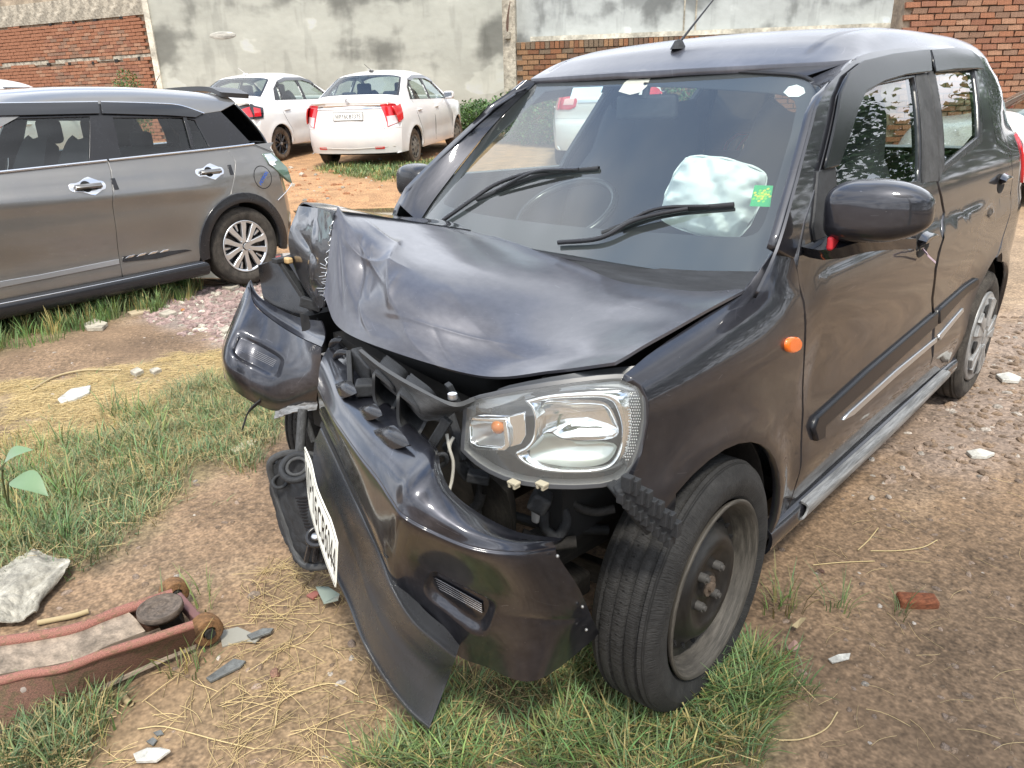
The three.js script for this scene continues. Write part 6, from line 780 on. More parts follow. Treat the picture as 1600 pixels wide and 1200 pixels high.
saloon('white_saloon', 'white saloon with red tail lamps and number plate MP16CB7375, right of two', 'white saloons parked by the grey wall', V(-9.62, 0, -6.82), [-0.5, -0.866], 0, 0, 'cover9', M.tyreMud);
saloon('white_saloon', 'white saloon with dark tail lamps and black wheels, left of two', 'white saloons parked by the grey wall', V(-12.3, 0, -5.9), [-0.42, -0.907], 0, 1, 'blackalloy', M.tyreMud);
// ---------------------------------------------------------------- white hatchback seen through the windscreen, white car beyond the tail
function whiteHatch(name, label, c, yaw, detail) {
  c.y = H(c.x, c.z); const o = thing(name, label, 'car', c, yaw);
  const B = new Body({ axF: 1.26, axR: -1.26, wr: 0.30, arch: 0.34, plan: [[-2, 0.84], [-1.7, 0.95], [-1.2, 1], [1.0, 1], [1.5, 0.96], [2, 0.8]], side: [[0.12, 0.80], [0.3, 0.85], [0.55, 0.872], [0.75, 0.87], [0.88, 0.845], [0.98, 0.805], [1.15, 0.735], [1.3, 0.665], [1.4, 0.60], [1.5, 0.45]],
    spine: [[1.95, 0.22, 0, -0.3], [2.0, 0.5, 0.02, -0.32], [1.9, 0.75, 0.04, -0.3], [1.7, 0.9, 0.06, -0.1], [1.05, 1.0, 0.07, -0.06], [0.3, 1.41, 0.08, -0.08], [-0.3, 1.50, 0.09, 0], [-1.2, 1.48, 0.085, 0], [-1.55, 1.43, 0.06, 0.05], [-1.8, 1.08, 0.05, 0.16], [-1.92, 0.95, 0.02, 0.22], [-1.93, 0.7, 0, 0.24], [-1.99, 0.6, 0, 0.26], [-2.0, 0.42, 0, 0.26], [-1.95, 0.24, 0, 0.24]] }).at(o);
  const S = B.side, L = B.len, add = (n, g, m, l) => part(o, n, g, m, l), two = (n, g, m) => { add(n, g, m); add(n, flipX(g), m); }, by = (z) => 0.985 - 0.03 * z;
  const ws = [[0.72, by(0.72)], [0.2, 1.32], [-0.12, 1.37], [-0.15, by(-0.15)]], wr = [[-0.22, by(-0.22)], [-0.19, 1.37], [-0.9, 1.35], [-1.1, by(-1.1)]];
  two('body_side', panel(S, [...arcZ(1.26, 0.3, 0.34, 188, -8, 16), ...B.rim(0, B.total, 80).filter((p) => p[1] > 0.24), [-1.85, 0.25], ...arcZ(-1.26, 0.3, 0.34, 188, -8, 16)], [ws, wr], { h: 0.07, th: 0.02 }), M.whitePaint);
  two('window_surround', panel(S, grow([...ws.slice(0, 3), [-0.9, 1.36], [-1.12, by(-1.12)]], 0.02), [ws, wr], { off: 0.003, th: 0.02 }), M.black); for (const w of [ws, wr]) two('window_pane', panel(S, w, [], { off: -0.01, th: 0 }), M.tint);
  add('roof', panel(B.spine, rect(-1, 1, L[5], L[8]), [], { h: 0.08, th: 0.02 }), M.whitePaint); add('bonnet', panel(B.spine, rect(-1, 1, 0, L[4]), [], { h: 0.08, th: 0.02 }), M.whitePaint); add('windscreen', panel(B.spine, rect(-1, 1, L[4], L[5]), [], { h: 0.08, th: 0 }), M.tint); add('rear_window', panel(B.spine, rect(-0.88, 0.88, L[8] + 0.03, L[9] - 0.03), [], { h: 0.06, off: 0.003, th: 0.01 }), M.gloss);
  add('tailgate', panel(B.spine, rect(-1, 1, L[8], L[11]), [], { h: 0.06, th: 0.02 }), M.whitePaint); add('rear_bumper', panel(B.spine, rect(-1, 1, L[11] + 0.006, B.total), [], { h: 0.06, th: 0.02 }), M.whitePaint);
  for (const s of [1, -1]) { const q = (l) => l.map(([a, b]) => [a * s, b]); add('tail_lamp', panel(B.spine, q(round([[0.62, L[10] - 0.02], [0.80, L[9] - 0.08], [0.995, L[9] - 0.02], [0.995, L[10] + 0.12], [0.64, L[10] + 0.13]], 1)), [], { h: 0.04, off: 0.014, th: 0.03 }), M.redLens); add('lamp_light', panel(B.spine, q(rect(0.68, 0.86, L[10] - 0.03, L[10] + 0.06)), [], { h: 0.04, off: 0.019, th: 0.01 }), std([0.75, 0.45, 0.42], 0.1)); }
  two('tail_lamp', panel(S, [[-1.5, 0.98], [-1.62, 0.84], [-1.85, 0.82], [-1.75, 1.04]], [], { off: 0.01, th: 0.02 }), M.redLens); add('chrome_strip', panel(B.spine, rect(-0.6, 0.6, L[10] + 0.0, L[10] + 0.04), [], { h: 0.05, off: 0.01, th: 0.01 }), M.satin);
  { const pc = B.spine.P(0, (L[12] + L[13]) / 2); add('number_plate', box(0.5, 0.12, 0.012, 0, pc.y, pc.z - 0.01, 0.004), M.white); add('plate_frame', box(0.54, 0.15, 0.008, 0, pc.y, pc.z - 0.006, 0.004), M.black); }
  for (const z of [-0.02, -0.95]) two('door_handle', box(0.03, 0.03, 0.18, S.P(z, 0.86).x + 0.012, 0.86, z, 0.012), M.whitePaint); two('door_mirror', box(0.2, 0.14, 0.12, S.P(0.62, 1.0).x + 0.11, 1.02, 0.62, 0.05), detail ? M.redLens : M.black);
  interior(o, B, 0.9, -1.5); underCar(o, B, 1.7, -1.7); for (const [z, n] of [[-1.26, 'rear_wheel'], [1.26, 'front_wheel']]) for (const s of [1, -1]) addWheel(o, n, V(0.76 * s, 0.295, z), { r: 0.3, w: 0.175, rim: 0.19, type: 'cover9', side: s, tyre: M.tyreDusty }); return o;
}
{ const p = oT(11.0, 953, 215); const yaw = Math.atan2(-0.60, -0.80); whiteHatch('white_hatchback', 'white hatchback with red tail lamps, seen through the windscreen of the wreck', V(p.x, 0, p.z).addScaledVector(V(-0.60, 0, -0.80), 1.9), yaw, false); }
{ const p = oT(8.6, 1600, 160); const d = V(-RGT.x, 0, -RGT.z).applyAxisAngle(V(0, 1, 0), -0.25); whiteHatch('white_car', 'white car behind the wreck at the right edge of the picture', V(p.x, 0, p.z).addScaledVector(d, -0.75), Math.atan2(d.x, d.z), true); }

{ const p = oT(9.6, -115, 215), d = V(-0.78, 0, -0.62); whiteHatch('white_hatchback', 'white hatchback beyond the grey car, seen through its side windows', V(p.x, 0, p.z).addScaledVector(d, 1.9), Math.atan2(d.x, d.z), false); }
// ================================================================ grass, straw, stones: nobody could count them
const ground = (x, z, up = 0) => V(x, H(x, z) + up, z);
function bladeGeo(list) { // blades: [x, z, height, lean x, lean z, width]
  const p = [], ix = [], nrm = []; for (const [x, z, h, lx, lz, w] of list) { const a = Math.atan2(lz, lx) + Math.PI / 2, cx = Math.cos(a) * w / 2, cz = Math.sin(a) * w / 2, s = p.length / 3; for (let k = 0; k <= 3; k++) { const t = k / 3, q = t * t, ww = k === 3 ? 0.12 : 1 - 0.25 * t; const X = x + lx * q, Y = h * (t - 0.18 * q * Math.hypot(lx, lz) / h), Z2 = z + lz * q; p.push(X - cx * ww, Y, Z2 - cz * ww, X + cx * ww, Y, Z2 + cz * ww); } for (let k = 0; k < 3; k++) { const b = s + k * 2; ix.push(b, b + 1, b + 3, b, b + 3, b + 2); } }
  const g = new THREE.BufferGeometry(); g.setAttribute('position', new THREE.Float32BufferAttribute(p, 3)); g.setIndex(ix); g.computeVertexNormals(); return g;
}
const tuft = (n, r, h0, h1, lean, w) => { const l = []; for (let i = 0; i < n; i++) { const a = rr(0, 6.28), d = r * Math.sqrt(rnd()), h = rr(h0, h1), k = rr(0.3, 1) * lean * h, b = a + rr(-0.7, 0.7); l.push([d * Math.cos(a), d * Math.sin(a), h, k * Math.cos(b), k * Math.sin(b), w * rr(0.6, 1.2)]); } return bladeGeo(l); };
M.blade = new THREE.MeshPhysicalMaterial({ color: 0xffffff, roughness: 0.65, side: THREE.DoubleSide, transmission: 0.18, thickness: 0 });
M.strawBlade = new THREE.MeshStandardMaterial({ color: 0xffffff, roughness: 0.85, side: THREE.DoubleSide });
function scatter(name, label, category, geo, mat, spots, tone) { const m = shadowed(new THREE.InstancedMesh(geo, mat, spots.length)); m.name = numbered(name); m.userData = { label, category, kind: 'stuff' }; const d = new THREE.Object3D(), c = new THREE.Color(); spots.forEach((s, i) => { d.position.copy(s.p); d.rotation.set(s.tx ?? 0, s.r ?? 0, s.tz ?? 0); if (Array.isArray(s.s)) d.scale.set(...s.s); else d.scale.setScalar(s.s ?? 1); d.updateMatrix(); m.setMatrixAt(i, d.matrix); const t = tone(s); c.setRGB(t[0], t[1], t[2]); m.setColorAt(i, c); }); scene.add(m); return m; }
function fill(poly, n, w = 0.1, clump = 0) { const xs = poly.map((p) => p[0]), zs = poly.map((p) => p[1]), o = []; let guard = 0; while (o.length < n && guard++ < n * 30) { const x = rr(Math.min(...xs), Math.max(...xs)), z = rr(Math.min(...zs), Math.max(...zs)), e = edgeDist(poly, x, z); if (e + fbm(x * 5, 1.1, z * 5, 3) * w * 2.2 < 0) continue; if (clump && fbm(x * 3.2, 4.4, z * 3.2, 3) < rr(-0.45, clump)) continue; o.push({ p: ground(x, z, -0.004), r: rr(0, 6.28), tx: rr(-0.15, 0.15), tz: rr(-0.15, 0.15), s: rr(0.6, 1.25), e }); } return o; }
const greens = () => { const k = rr(0.55, 1.4), y = rr(0, 1) < 0.24 ? 1 : 0; return y ? [0.34 * k, 0.28 * k, 0.10 * k] : [rr(0.12, 0.19) * k, rr(0.20, 0.26) * k, rr(0.06, 0.095) * k]; };
const bluish = () => { const k = rr(0.6, 1.3), y = rnd() < 0.28; return y ? [0.36 * k, 0.30 * k, 0.14 * k] : [rr(0.12, 0.19) * k, rr(0.20, 0.26) * k, rr(0.075, 0.115) * k]; };
const straws = () => { const k = rr(0.65, 1.2); return [0.56 * k, 0.43 * k, 0.215 * k]; };
scatter('grass_patch', 'dusty green grass strip left of the wreck', 'grass', tuft(14, 0.05, 0.02, 0.065, 1.1, 0.0028), M.blade, fill(Z.strip, 1650, 0.16, -0.02), bluish);
scatter('grass_patch', 'long green grass growing beside the grey car', 'grass', tuft(11, 0.045, 0.06, 0.17, 0.55, 0.0055), M.blade, fill(Z.verge, 800, 0.12, 0.1), greens);
scatter('grass_patch', 'green grass under the hanging bumper and front wheel', 'grass', tuft(11, 0.045, 0.025, 0.085, 1.0, 0.0034), M.blade, fill(Z.front, 640, 0.10, -0.02), greens);
{ const s = []; for (let i = 0; i < 150; i++) { const p = G(rr(985, 1200), rr(1030, 1110)); s.push({ p, r: rr(0, 6.28), s: rr(0.7, 1.25) }); } scatter('grass_patch', 'long fresh grass blades round the bare front wheel', 'grass', tuft(9, 0.035, 0.03, 0.10, 1.0, 0.0038), M.blade, s, greens); }
scatter('grass_patch', 'sparse grass in the near left corner', 'grass', tuft(9, 0.04, 0.03, 0.085, 0.8, 0.0032), M.blade, fill(Z.corner, 230, 0.08, 0.2), bluish);
scatter('grass_patch', 'low grass beside the white saloons', 'grass', tuft(14, 0.10, 0.03, 0.10, 0.8, 0.012), M.blade, fill(Z.far, 420, 0.4, 0.2), greens);
{ const s = []; for (const [x0, x1, y0, y1, n] of [[0, 120, 690, 860, 130], [150, 260, 640, 760, 60], [1195, 1240, 940, 962, 6], [1305, 1335, 944, 954, 3], [1402, 1418, 958, 966, 2], [80, 200, 1080, 1180, 18], [250, 330, 880, 1060, 10]]) for (let i = 0; i < n; i++) s.push({ p: G(rr(x0, x1), rr(y0, y1)), r: rr(0, 6.28), s: rr(0.6, 1.2) }); scatter('grass_patch', 'scattered taller green tufts on the bare soil', 'grass', tuft(8, 0.035, 0.04, 0.13, 0.8, 0.0038), M.blade, s, greens); }
scatter('grass_patch', 'low creeping grass runners spreading over the soil left of the wreck', 'grass', tuft(8, 0.07, 0.006, 0.025, 2.2, 0.0024), M.blade, [...fill(Z.strip, 900, 0.3), ...fill(Z.front, 500, 0.25), ...fill(Z.straw, 300, 0.1, 0.05), ...fill(Z.corner, 160, 0.2)], bluish);
// straw lying flat, and long stalks
const stalk = (L, bend) => { bend *= 0.45; const p = [V(-L / 2, 0.003, 0), V(-L / 6, 0.006, bend * 0.6), V(L / 6, 0.005, bend), V(L / 2, 0.002, bend * 0.4)]; return new THREE.TubeGeometry(new THREE.CatmullRomCurve3(p), 6, 0.0008, 3); };
scatter('straw', 'dry flattened straw on the ground left of the wreck', 'straw', mergeGeometries([stalk(0.11, 0.012), stalk(0.09, -0.02).rotateY(0.9).translate(0.02, 0.004, 0.02), stalk(0.10, 0.02).rotateY(2.1), stalk(0.07, 0.01).rotateY(1.5).translate(-0.02, 0.007, 0.01)]), M.strawBlade, fill(Z.straw, 3800, 0.16, 0.1), straws);
scatter('straw', 'dead grass stalks between the jack and the bumper', 'straw', mergeGeometries([stalk(0.12, 0.02), stalk(0.07, -0.015).rotateY(0.5).translate(0.03, 0.003, 0.01)]), M.strawBlade, fill(Z.straw2, 230, 0.2, 0.15).map((s) => ({ ...s, p: s.p.setY(s.p.y + 0.006) })), straws);
scatter('straw', 'bleached stalks mixed into the grass', 'straw', stalk(0.10, 0.02), M.strawBlade, [...fill(Z.strip, 900, 0.1), ...fill(Z.front, 420, 0.1), ...fill(Z.corner, 300, 0.1)].map((s) => ({ ...s, tx: rr(-0.5, 0.5), tz: rr(-0.5, 0.5), p: s.p.setY(s.p.y + 0.02) })), straws);
{ const s = []; for (let i = 0; i < 90; i++) { const p = G(rr(1220, 1600), rr(620, 1190)); p.y += 0.004; s.push({ p, r: rr(0, 6.28), s: rr(0.3, 0.9) }); } scatter('straw', 'odd dry stalks on the bare soil beside the wreck', 'straw', stalk(0.10, 0.02), M.strawBlade, s, straws); }
// stones
const pebble = new THREE.IcosahedronGeometry(1, 1); { const p = pebble.attributes.position; for (let i = 0; i < p.count; i++) { const v = V().fromBufferAttribute(p, i), k = 1 + 0.5 * fbm(v.x * 1.4, v.y * 1.4, v.z * 1.4 + 3); p.setXYZ(i, v.x * k, v.y * 0.62 * k, v.z * 0.8 * k); } pebble.computeVertexNormals(); }
M.stone = std([1, 1, 1], 0.95, 0, { map: withRepeat(T.mottle, 2) });
const stones = (poly, n, s0, s1, pow = 3) => fill(poly, n, 0.25).map((q) => { const k = lerp(s0, s1, rnd() ** pow); return { ...q, p: q.p.setY(q.p.y + k * 0.2), s: [k * rr(0.8, 1.4), k, k * rr(0.8, 1.3)] }; });
const rock = () => { const k = rr(0.6, 1.25), w = rnd(); return w < 0.14 ? [0.55 * k, 0.50 * k, 0.45 * k] : w < 0.5 ? [0.38 * k, 0.29 * k, 0.23 * k] : [0.30 * k, 0.215 * k, 0.15 * k]; };
scatter('gravel', 'pinkish gravel patch beyond the broken bumper', 'gravel', pebble, M.stone, stones(Z.gravel, 2600, 0.006, 0.030), () => { const k = rr(0.6, 1.3); return rnd() < 0.2 ? [0.62 * k, 0.58 * k, 0.5 * k] : [0.44 * k, 0.32 * k, 0.30 * k]; });
scatter('gravel', 'rubble and gravel beside the rear wheel of the wreck', 'gravel', pebble, M.stone, stones(Z.rubble, 1100, 0.004, 0.022), rock);
scatter('pebbles', 'small stones strewn over the bare soil', 'gravel', pebble, M.stone, [...stones(zone([[620, 1200], [1215, 1000], [1240, 800], [1500, 560], [1660, 640], [1660, 1240]]), 1500, 0.0025, 0.013, 4), ...stones(zone([[0, 560], [330, 500], [420, 640], [600, 900], [660, 1200], [-60, 1220], [-60, 900]]), 1500, 0.0022, 0.013, 4)], rock);
scatter('grit', 'crumbs of earth and grit lying on the bare soil', 'gravel', pebble, M.stone, [...stones(zone([[1215, 1200], [1215, 1000], [1240, 820], [1420, 660], [1660, 640], [1660, 1240]]), 5200, 0.0012, 0.0065, 3), ...stones(zone([[250, 800], [440, 700], [560, 900], [660, 1200], [100, 1220], [330, 1060]]), 3800, 0.0012, 0.006, 3), ...stones(zone([[0, 560], [330, 500], [345, 545], [100, 590], [0, 600]]), 900, 0.0015, 0.006, 3)], () => { const k = rr(0.55, 1.35); return [0.34 * k, 0.245 * k, 0.165 * k]; });
scatter('rubble', 'broken brick and earth clods in front of the grey wall', 'gravel', pebble, M.stone, stones(zone([[440, 262], [560, 255], [720, 225], [760, 232], [690, 290], [470, 320]]), 380, 0.012, 0.055, 3), () => { const k = rr(0.7, 1.3); return rnd() < 0.3 ? [0.5 * k, 0.45 * k, 0.38 * k] : [0.50 * k, 0.24 * k, 0.12 * k]; });

// ================================================================ bushes and weeds
function leafGeo(L, w, fold = 0.25, n = 5) { const p = [], uv = [], ix = []; for (let i = 0; i <= n; i++) { const t = i / n, ww = w / 2 * Math.sin(Math.PI * Math.pow(t, 0.75)) + 0.0008, y = L * 0.25 * Math.sin(t * 2.2) - t * t * L * 0.15; p.push(t * L, y + ww * fold, -ww, t * L, y, 0, t * L, y + ww * fold, ww); uv.push(t, 0, t, 0.5, t, 1); } for (let i = 0; i < n; i++) for (let k = 0; k < 2; k++) { const a = i * 3 + k; ix.push(a, a + 1, a + 4, a, a + 4, a + 3); } const g = new THREE.BufferGeometry(); g.setAttribute('position', new THREE.Float32BufferAttribute(p, 3)); g.setAttribute('uv', new THREE.Float32BufferAttribute(uv, 2)); g.setIndex(ix); g.computeVertexNormals(); return g; }
const leafMat = (c) => new THREE.MeshPhysicalMaterial({ color: col(...c), roughness: 0.55, transmission: 0.25, thickness: 0, side: THREE.DoubleSide });
M.leaf = [leafMat([0.085, 0.17, 0.035]), leafMat([0.12, 0.22, 0.045]), leafMat([0.06, 0.13, 0.035])]; M.leafGrey = leafMat([0.17, 0.27, 0.14]); M.stem = std([0.12, 0.13, 0.05], 0.9);
function bush(name, label, c, rx, ry, rz, n, size) { const o = thing(name, label, 'bush', c); const st = []; for (let i = 0; i < 14; i++) { const a = rr(0, 6.28), k = rr(0.3, 0.9); st.push(tube([V(0, 0, 0), V(Math.cos(a) * rx * k * 0.4, ry * 0.6, Math.sin(a) * rz * k * 0.4), V(Math.cos(a) * rx * k, ry * rr(1.0, 1.7), Math.sin(a) * rz * k)], size * 0.06, 8, 4)); } part(o, 'stem', st, M.stem); const lf = leafGeo(size, size * 0.45); M.leaf.forEach((m, k) => { const im = shadowed(new THREE.InstancedMesh(lf, m, Math.floor(n / 3))), d = new THREE.Object3D(); im.name = 'foliage'; im.userData.kind = 'stuff'; for (let i = 0; i < im.count; i++) { let x, y, z; do { x = rr(-1, 1); y = rr(0, 2); z = rr(-1, 1); } while (x * x + (y - 0.9) ** 2 + z * z > 1.05 + 0.5 * fbm(x * 2 + c.x, y * 2, z * 2 + k, 3) || fbm(x * 3.1, y * 3.1 + c.z, z * 3.1, 2) < -0.12 + rr(-0.15, 0.1)); d.position.set(x * rx, Math.max(0.01, y * ry), z * rz); d.rotation.set(rr(-0.5, 0.5), rr(0, 6.28), rr(-0.6, 0.9)); d.scale.setScalar(rr(0.6, 1.2)); d.updateMatrix(); im.setMatrixAt(i, d.matrix); } o.add(im); }); return o; }
{ const a = oT(16.6, 745, 205); a.y = H(a.x, a.z); bush('green_bush', 'leafy green bush at the foot of the grey wall beside the saloon', a, 0.75, 0.42, 0.6, 5400, 0.075); }
{ const a = oT(16.5, 203, 150); a.y = H(a.x, a.z); const top = oT(16.5, 203, 104).y - a.y; bush('wall_shrub', 'green shrub behind the roof of the grey car by the brick wall', a, 0.42, top / 2, 0.4, 2400, 0.07); }
{ const a = oT(14.5, 1060, 225); a.y = H(a.x, a.z); bush('green_bush', 'dusty bush before the dark brick wall, seen through the windscreen', a, 1.4, 0.62, 0.5, 4200, 0.08); const b = oT(15.0, 840, 205); b.y = H(b.x, b.z); bush('green_bush', 'wide bush beyond the far pillar of the wreck, seen through its glass', b, 1.7, 0.55, 0.5, 4200, 0.08); }
function weed(label, px, py, n, size, h, mats = M.leaf, name = 'broadleaf_weed') { const c = G(px, py), o = thing(name, label, 'weed', c); const lf = leafGeo(size, size * 0.62, 0.2), ns = Math.max(2, Math.round(n / 7)); for (let s = 0; s < ns; s++) { const a = rr(0, 6.28), r = rr(0.2, 1) * h * 0.8, tip = V(Math.cos(a) * r, h * rr(0.6, 1.1), Math.sin(a) * r); part(o, 'stem', tube([V(0, 0, 0), V(tip.x * 0.4, tip.y * 0.6, tip.z * 0.4), tip], 0.0025, 8, 4), M.stem); for (let i = 0; i < Math.ceil(n / ns); i++) { const l = part(o, 'leaf', lf, mats[i % mats.length]); l.position.copy(tip).multiplyScalar(rr(0.45, 1)); l.rotation.set(rr(-0.3, 0.3), rr(0, 6.28), rr(-0.1, 0.5)); l.scale.setScalar(rr(0.6, 1.2)); } } return o; }
weed('low bright weed under the grey car\'s sill, nearest its rear wheel', 288, 462, 26, 0.075, 0.13); weed('spreading weed under the middle of the grey car\'s rear door', 245, 470, 28, 0.075, 0.11); weed('weed with light green leaves where the long grass ends', 200, 476, 24, 0.075, 0.13); weed('small weed at the left end of the leafy row', 165, 482, 16, 0.06, 0.12); weed('small bright weed beside the grey car\'s rear tyre', 381, 448, 18, 0.06, 0.10);
{ const o = thing('broadleaf_plant', 'young plant with two big pale green leaves at the left edge', 'plant', G(15, 800)); const L = [[V(0.0, 0, 0), oT(1.95, 4, 735), oT(1.93, 55, 705)], [V(0, 0, 0), oT(1.9, 22, 748), oT(1.86, 77, 778)]]; L.forEach(([, a, b], i) => { a.sub(o.position); b.sub(o.position); part(o, 'stem', tube([V(0, 0, 0), V(a.x * 0.5, a.y * 0.6, a.z * 0.5), a], 0.003, 8, 5), M.stem); const g = leafGeo(a.distanceTo(b), 0.062, 0.25, 8), d = b.clone().sub(a).normalize(), z = d.clone().cross(V(0.2, 1, 0.25)).normalize(), y = z.clone().cross(d); const m = part(o, 'leaf', g, M.leafGrey); m.position.copy(a); m.quaternion.setFromRotationMatrix(new THREE.Matrix4().makeBasis(d, y, z)); }); }
// trees across the yard, behind us and to the right: the wreck's side and lamp mirror them
{ const g = leafGeo(0.26, 0.16, 0.3, 2), spots = []; for (let i = 0; i < 34000; i++) { const a = rr(0, 1), c = V(lerp(-1.5, 26, a), 0, lerp(-45, 14, a)); const k = Math.floor(a * 9); const hgt = 7.5 + 2.2 * Math.sin(k * 2.3); spots.push({ p: V(c.x + rr(-1.6, 1.6), 0.3 + hgt * Math.sqrt(rnd()) * (1 - 0.5 * Math.abs(((a * 9) % 1) - 0.5)), c.z + rr(-1.6, 1.6)), r: rr(0, 6.28), tx: rr(-1, 1), tz: rr(-1, 1), s: rr(0.9, 1.9) }); } scatter('far_wood', 'dense trees across the yard, mirrored in the side windows of the wreck', 'trees', g, M.leaf[2], spots, () => { const k = rr(0.6, 1.3); return [k, k, k]; }); }

// unseen tree added behind us so its crown shades the ground at the right
{ const o = thing('added_shade_tree', 'unseen tree added behind the camera to shade the soil at right', 'tree', V(4.55, 0, 1.75)); part(o, 'trunk', lathe([[0.02, 5.2], [0.07, 4], [0.11, 2], [0.16, 0.3], [0.22, 0]], 14).rotateZ(Math.PI / 2), M.stem); const lf = leafGeo(0.2, 0.11, 0.3, 3), im = shadowed(new THREE.InstancedMesh(lf, M.leaf[0], 1700)), d = new THREE.Object3D(); im.name = 'crown'; im.userData.kind = 'stuff'; for (let i = 0; i < im.count; i++) { let x, y, z; do { x = rr(-1, 1); y = rr(-1, 1); z = rr(-1, 1); } while (x * x + y * y + z * z > 1 || fbm(x * 2, y * 2, z * 2 + 5, 3) < -0.15); d.position.set(x * 1.15, 5 + y * 0.9, z * 1.7); d.rotation.set(rr(-1, 1), rr(0, 6.28), rr(-1, 1)); d.scale.setScalar(rr(0.8, 1.4)); d.updateMatrix(); im.setMatrixAt(i, d.matrix); } o.add(im); }
// ================================================================ things lying on the ground
// red trolley jack at the lower left
{
  const A = G(285, 985), Bp = G(-60, 1085); const mid2 = A.clone().lerp(Bp, 0.5); const o = thing('trolley_jack', 'worn red trolley jack with rusty wheels lying at the lower left', 'jack', V(A.x, H(A.x, A.z), A.z));
  const rel = (y, px, py) => oY(y, px, py).sub(o.position); const red = std([0.25, 0.175, 0.135], 0.8, 0.1, { map: withRepeat(T.rustMap = tex(512, (u, v) => { const d = smooth(-0.05, 0.25, tile(u, v, 6, 4.4, 6)), f = tile(u, v, 40, 2.9, 3); const k = 0.85 + f * 0.5; return [k * lerp(0.92, 0.80, d), k * lerp(0.80, 0.78, d), k * lerp(0.75, 0.66, d)]; }), 3, 1), bumpMap: withRepeat(T.grain, 6), bumpScale: 0.0008 }), dusty = std([0.37, 0.30, 0.235], 0.9, 0, { map: withRepeat(T.mottle, 2, 0.5) }), rust = std([0.27, 0.145, 0.065], 0.85, 0.1, { map: withRepeat(T.mottle, 5) }), pink = std([0.43, 0.25, 0.215], 0.8, 0, { map: withRepeat(T.rustMap, 4, 1) });
  const rail = (l, y, r, m, n) => part(o, n, tube(l.map(([a, b]) => rel(y, a, b)), r, 40, 8), m);
  const upL = [[-60, 1010], [0, 1003], [60, 994], [120, 982], [180, 958], [240, 938], [270, 928]], upR = [[-60, 1072], [0, 1064], [40, 1054], [100, 1044], [160, 1022], [230, 1000], [302, 976]];
  rail(upL, 0.12, 0.014, pink, 'side_rail'); rail(upR, 0.12, 0.011, pink, 'side_rail');
  part(o, 'side_plate', sheet([upR.map(([a, b]) => rel(0.118, a, b)), [[-60, 1150], [0, 1140], [50, 1118], [110, 1093], [170, 1062], [240, 1030], [306, 1003]].map(([a, b]) => rel(0.035, a, b))], 30, 4, { th: 0.006 }), red);
  part(o, 'base_flange', sheet([[[-60, 1152], [0, 1142], [50, 1120], [110, 1095], [170, 1064], [240, 1032], [306, 1005]].map(([a, b]) => rel(0.03, a, b)), [[-60, 1162], [0, 1153], [55, 1130], [114, 1103], [174, 1072], [244, 1040], [304, 1012]].map(([a, b]) => rel(0.02, a, b))], 30, 3, { th: 0.006 }), dusty);
  part(o, 'side_plate', sheet([upL.map(([a, b]) => rel(0.118, a, b)), upL.map(([a, b]) => rel(0.118, a, b).add(V(-0.01, -0.09, -0.01)))], 30, 4, { th: 0.006 }), red);
  part(o, 'lift_arm', sheet([[[-60, 1018], [0, 1010], [60, 1004], [110, 995], [160, 973], [200, 958]].map(([a, b]) => rel(0.108, a, b)), [[-60, 1038], [0, 1030], [60, 1024], [115, 1014], [170, 992], [214, 972]].map(([a, b]) => rel(0.112, a, b)), [[-60, 1064], [0, 1057], [60, 1046], [120, 1034], [180, 1008], [228, 990]].map(([a, b]) => rel(0.106, a, b))], 40, 10, { th: 0.008, dent: (u, v) => 0.003 * fbm(u * 6, v * 3, 2) }), dusty);
  const c = rel(0.125, 251, 954), pad = lathe([[0.0, 0.006], [0.012, 0.006], [0.014, 0.003], [0.032, 0.004], [0.036, 0.010], [0.054, 0.010], [0.056, 0.014], [0.060, 0.014], [0.061, 0.0], [0.052, -0.012], [0, -0.014]], 40); pad.rotateZ(Math.PI / 2); const ps = part(o, 'saddle', pad, std([0.17, 0.135, 0.11], 0.75, 0.2, { map: withRepeat(T.mottle, 4) })); ps.position.copy(c); ps.scale.setScalar(0.9);
  const ax = rel(0.075, 324, 983).sub(rel(0.075, 270, 922)).normalize(); for (const [px, py, big] of [[322, 983, 1], [272, 924, 0.95]]) { const w = part(o, 'caster', lathe([[0.016, 0.022], [0.03, 0.020], [0.034, 0.018], [0.036, 0.0], [0.034, -0.018], [0.03, -0.020], [0.016, -0.022], [0.014, -0.01], [0.014, 0.01], [0.016, 0.022]], 28), rust); w.position.copy(rel(0.055, px, py)); w.quaternion.setFromUnitVectors(V(1, 0, 0), ax); w.scale.setScalar(1.1 * big); part(w, 'axle', disc(0, 0.012, 0, 0.012, 0.03, 12), M.under); }
  part(o, 'axle_bar', bar(rel(0.07, 278, 934), rel(0.07, 312, 972), 0.022, 0.03), std([0.17, 0.085, 0.08], 0.8)); part(o, 'cylinder', rod(rel(0.07, 282, 958), rel(0.06, 250, 972), 0.03, 16), M.under);
  for (const [px, py] of [[10, 1074], [38, 1075]]) { const p = rel(0.088, px, py); part(o, 'bolt_head', new THREE.SphereGeometry(0.016, 12, 8).scale(1, 0.9, 1).translate(p.x, p.y, p.z), std([0.24, 0.20, 0.17], 0.8)); }
}
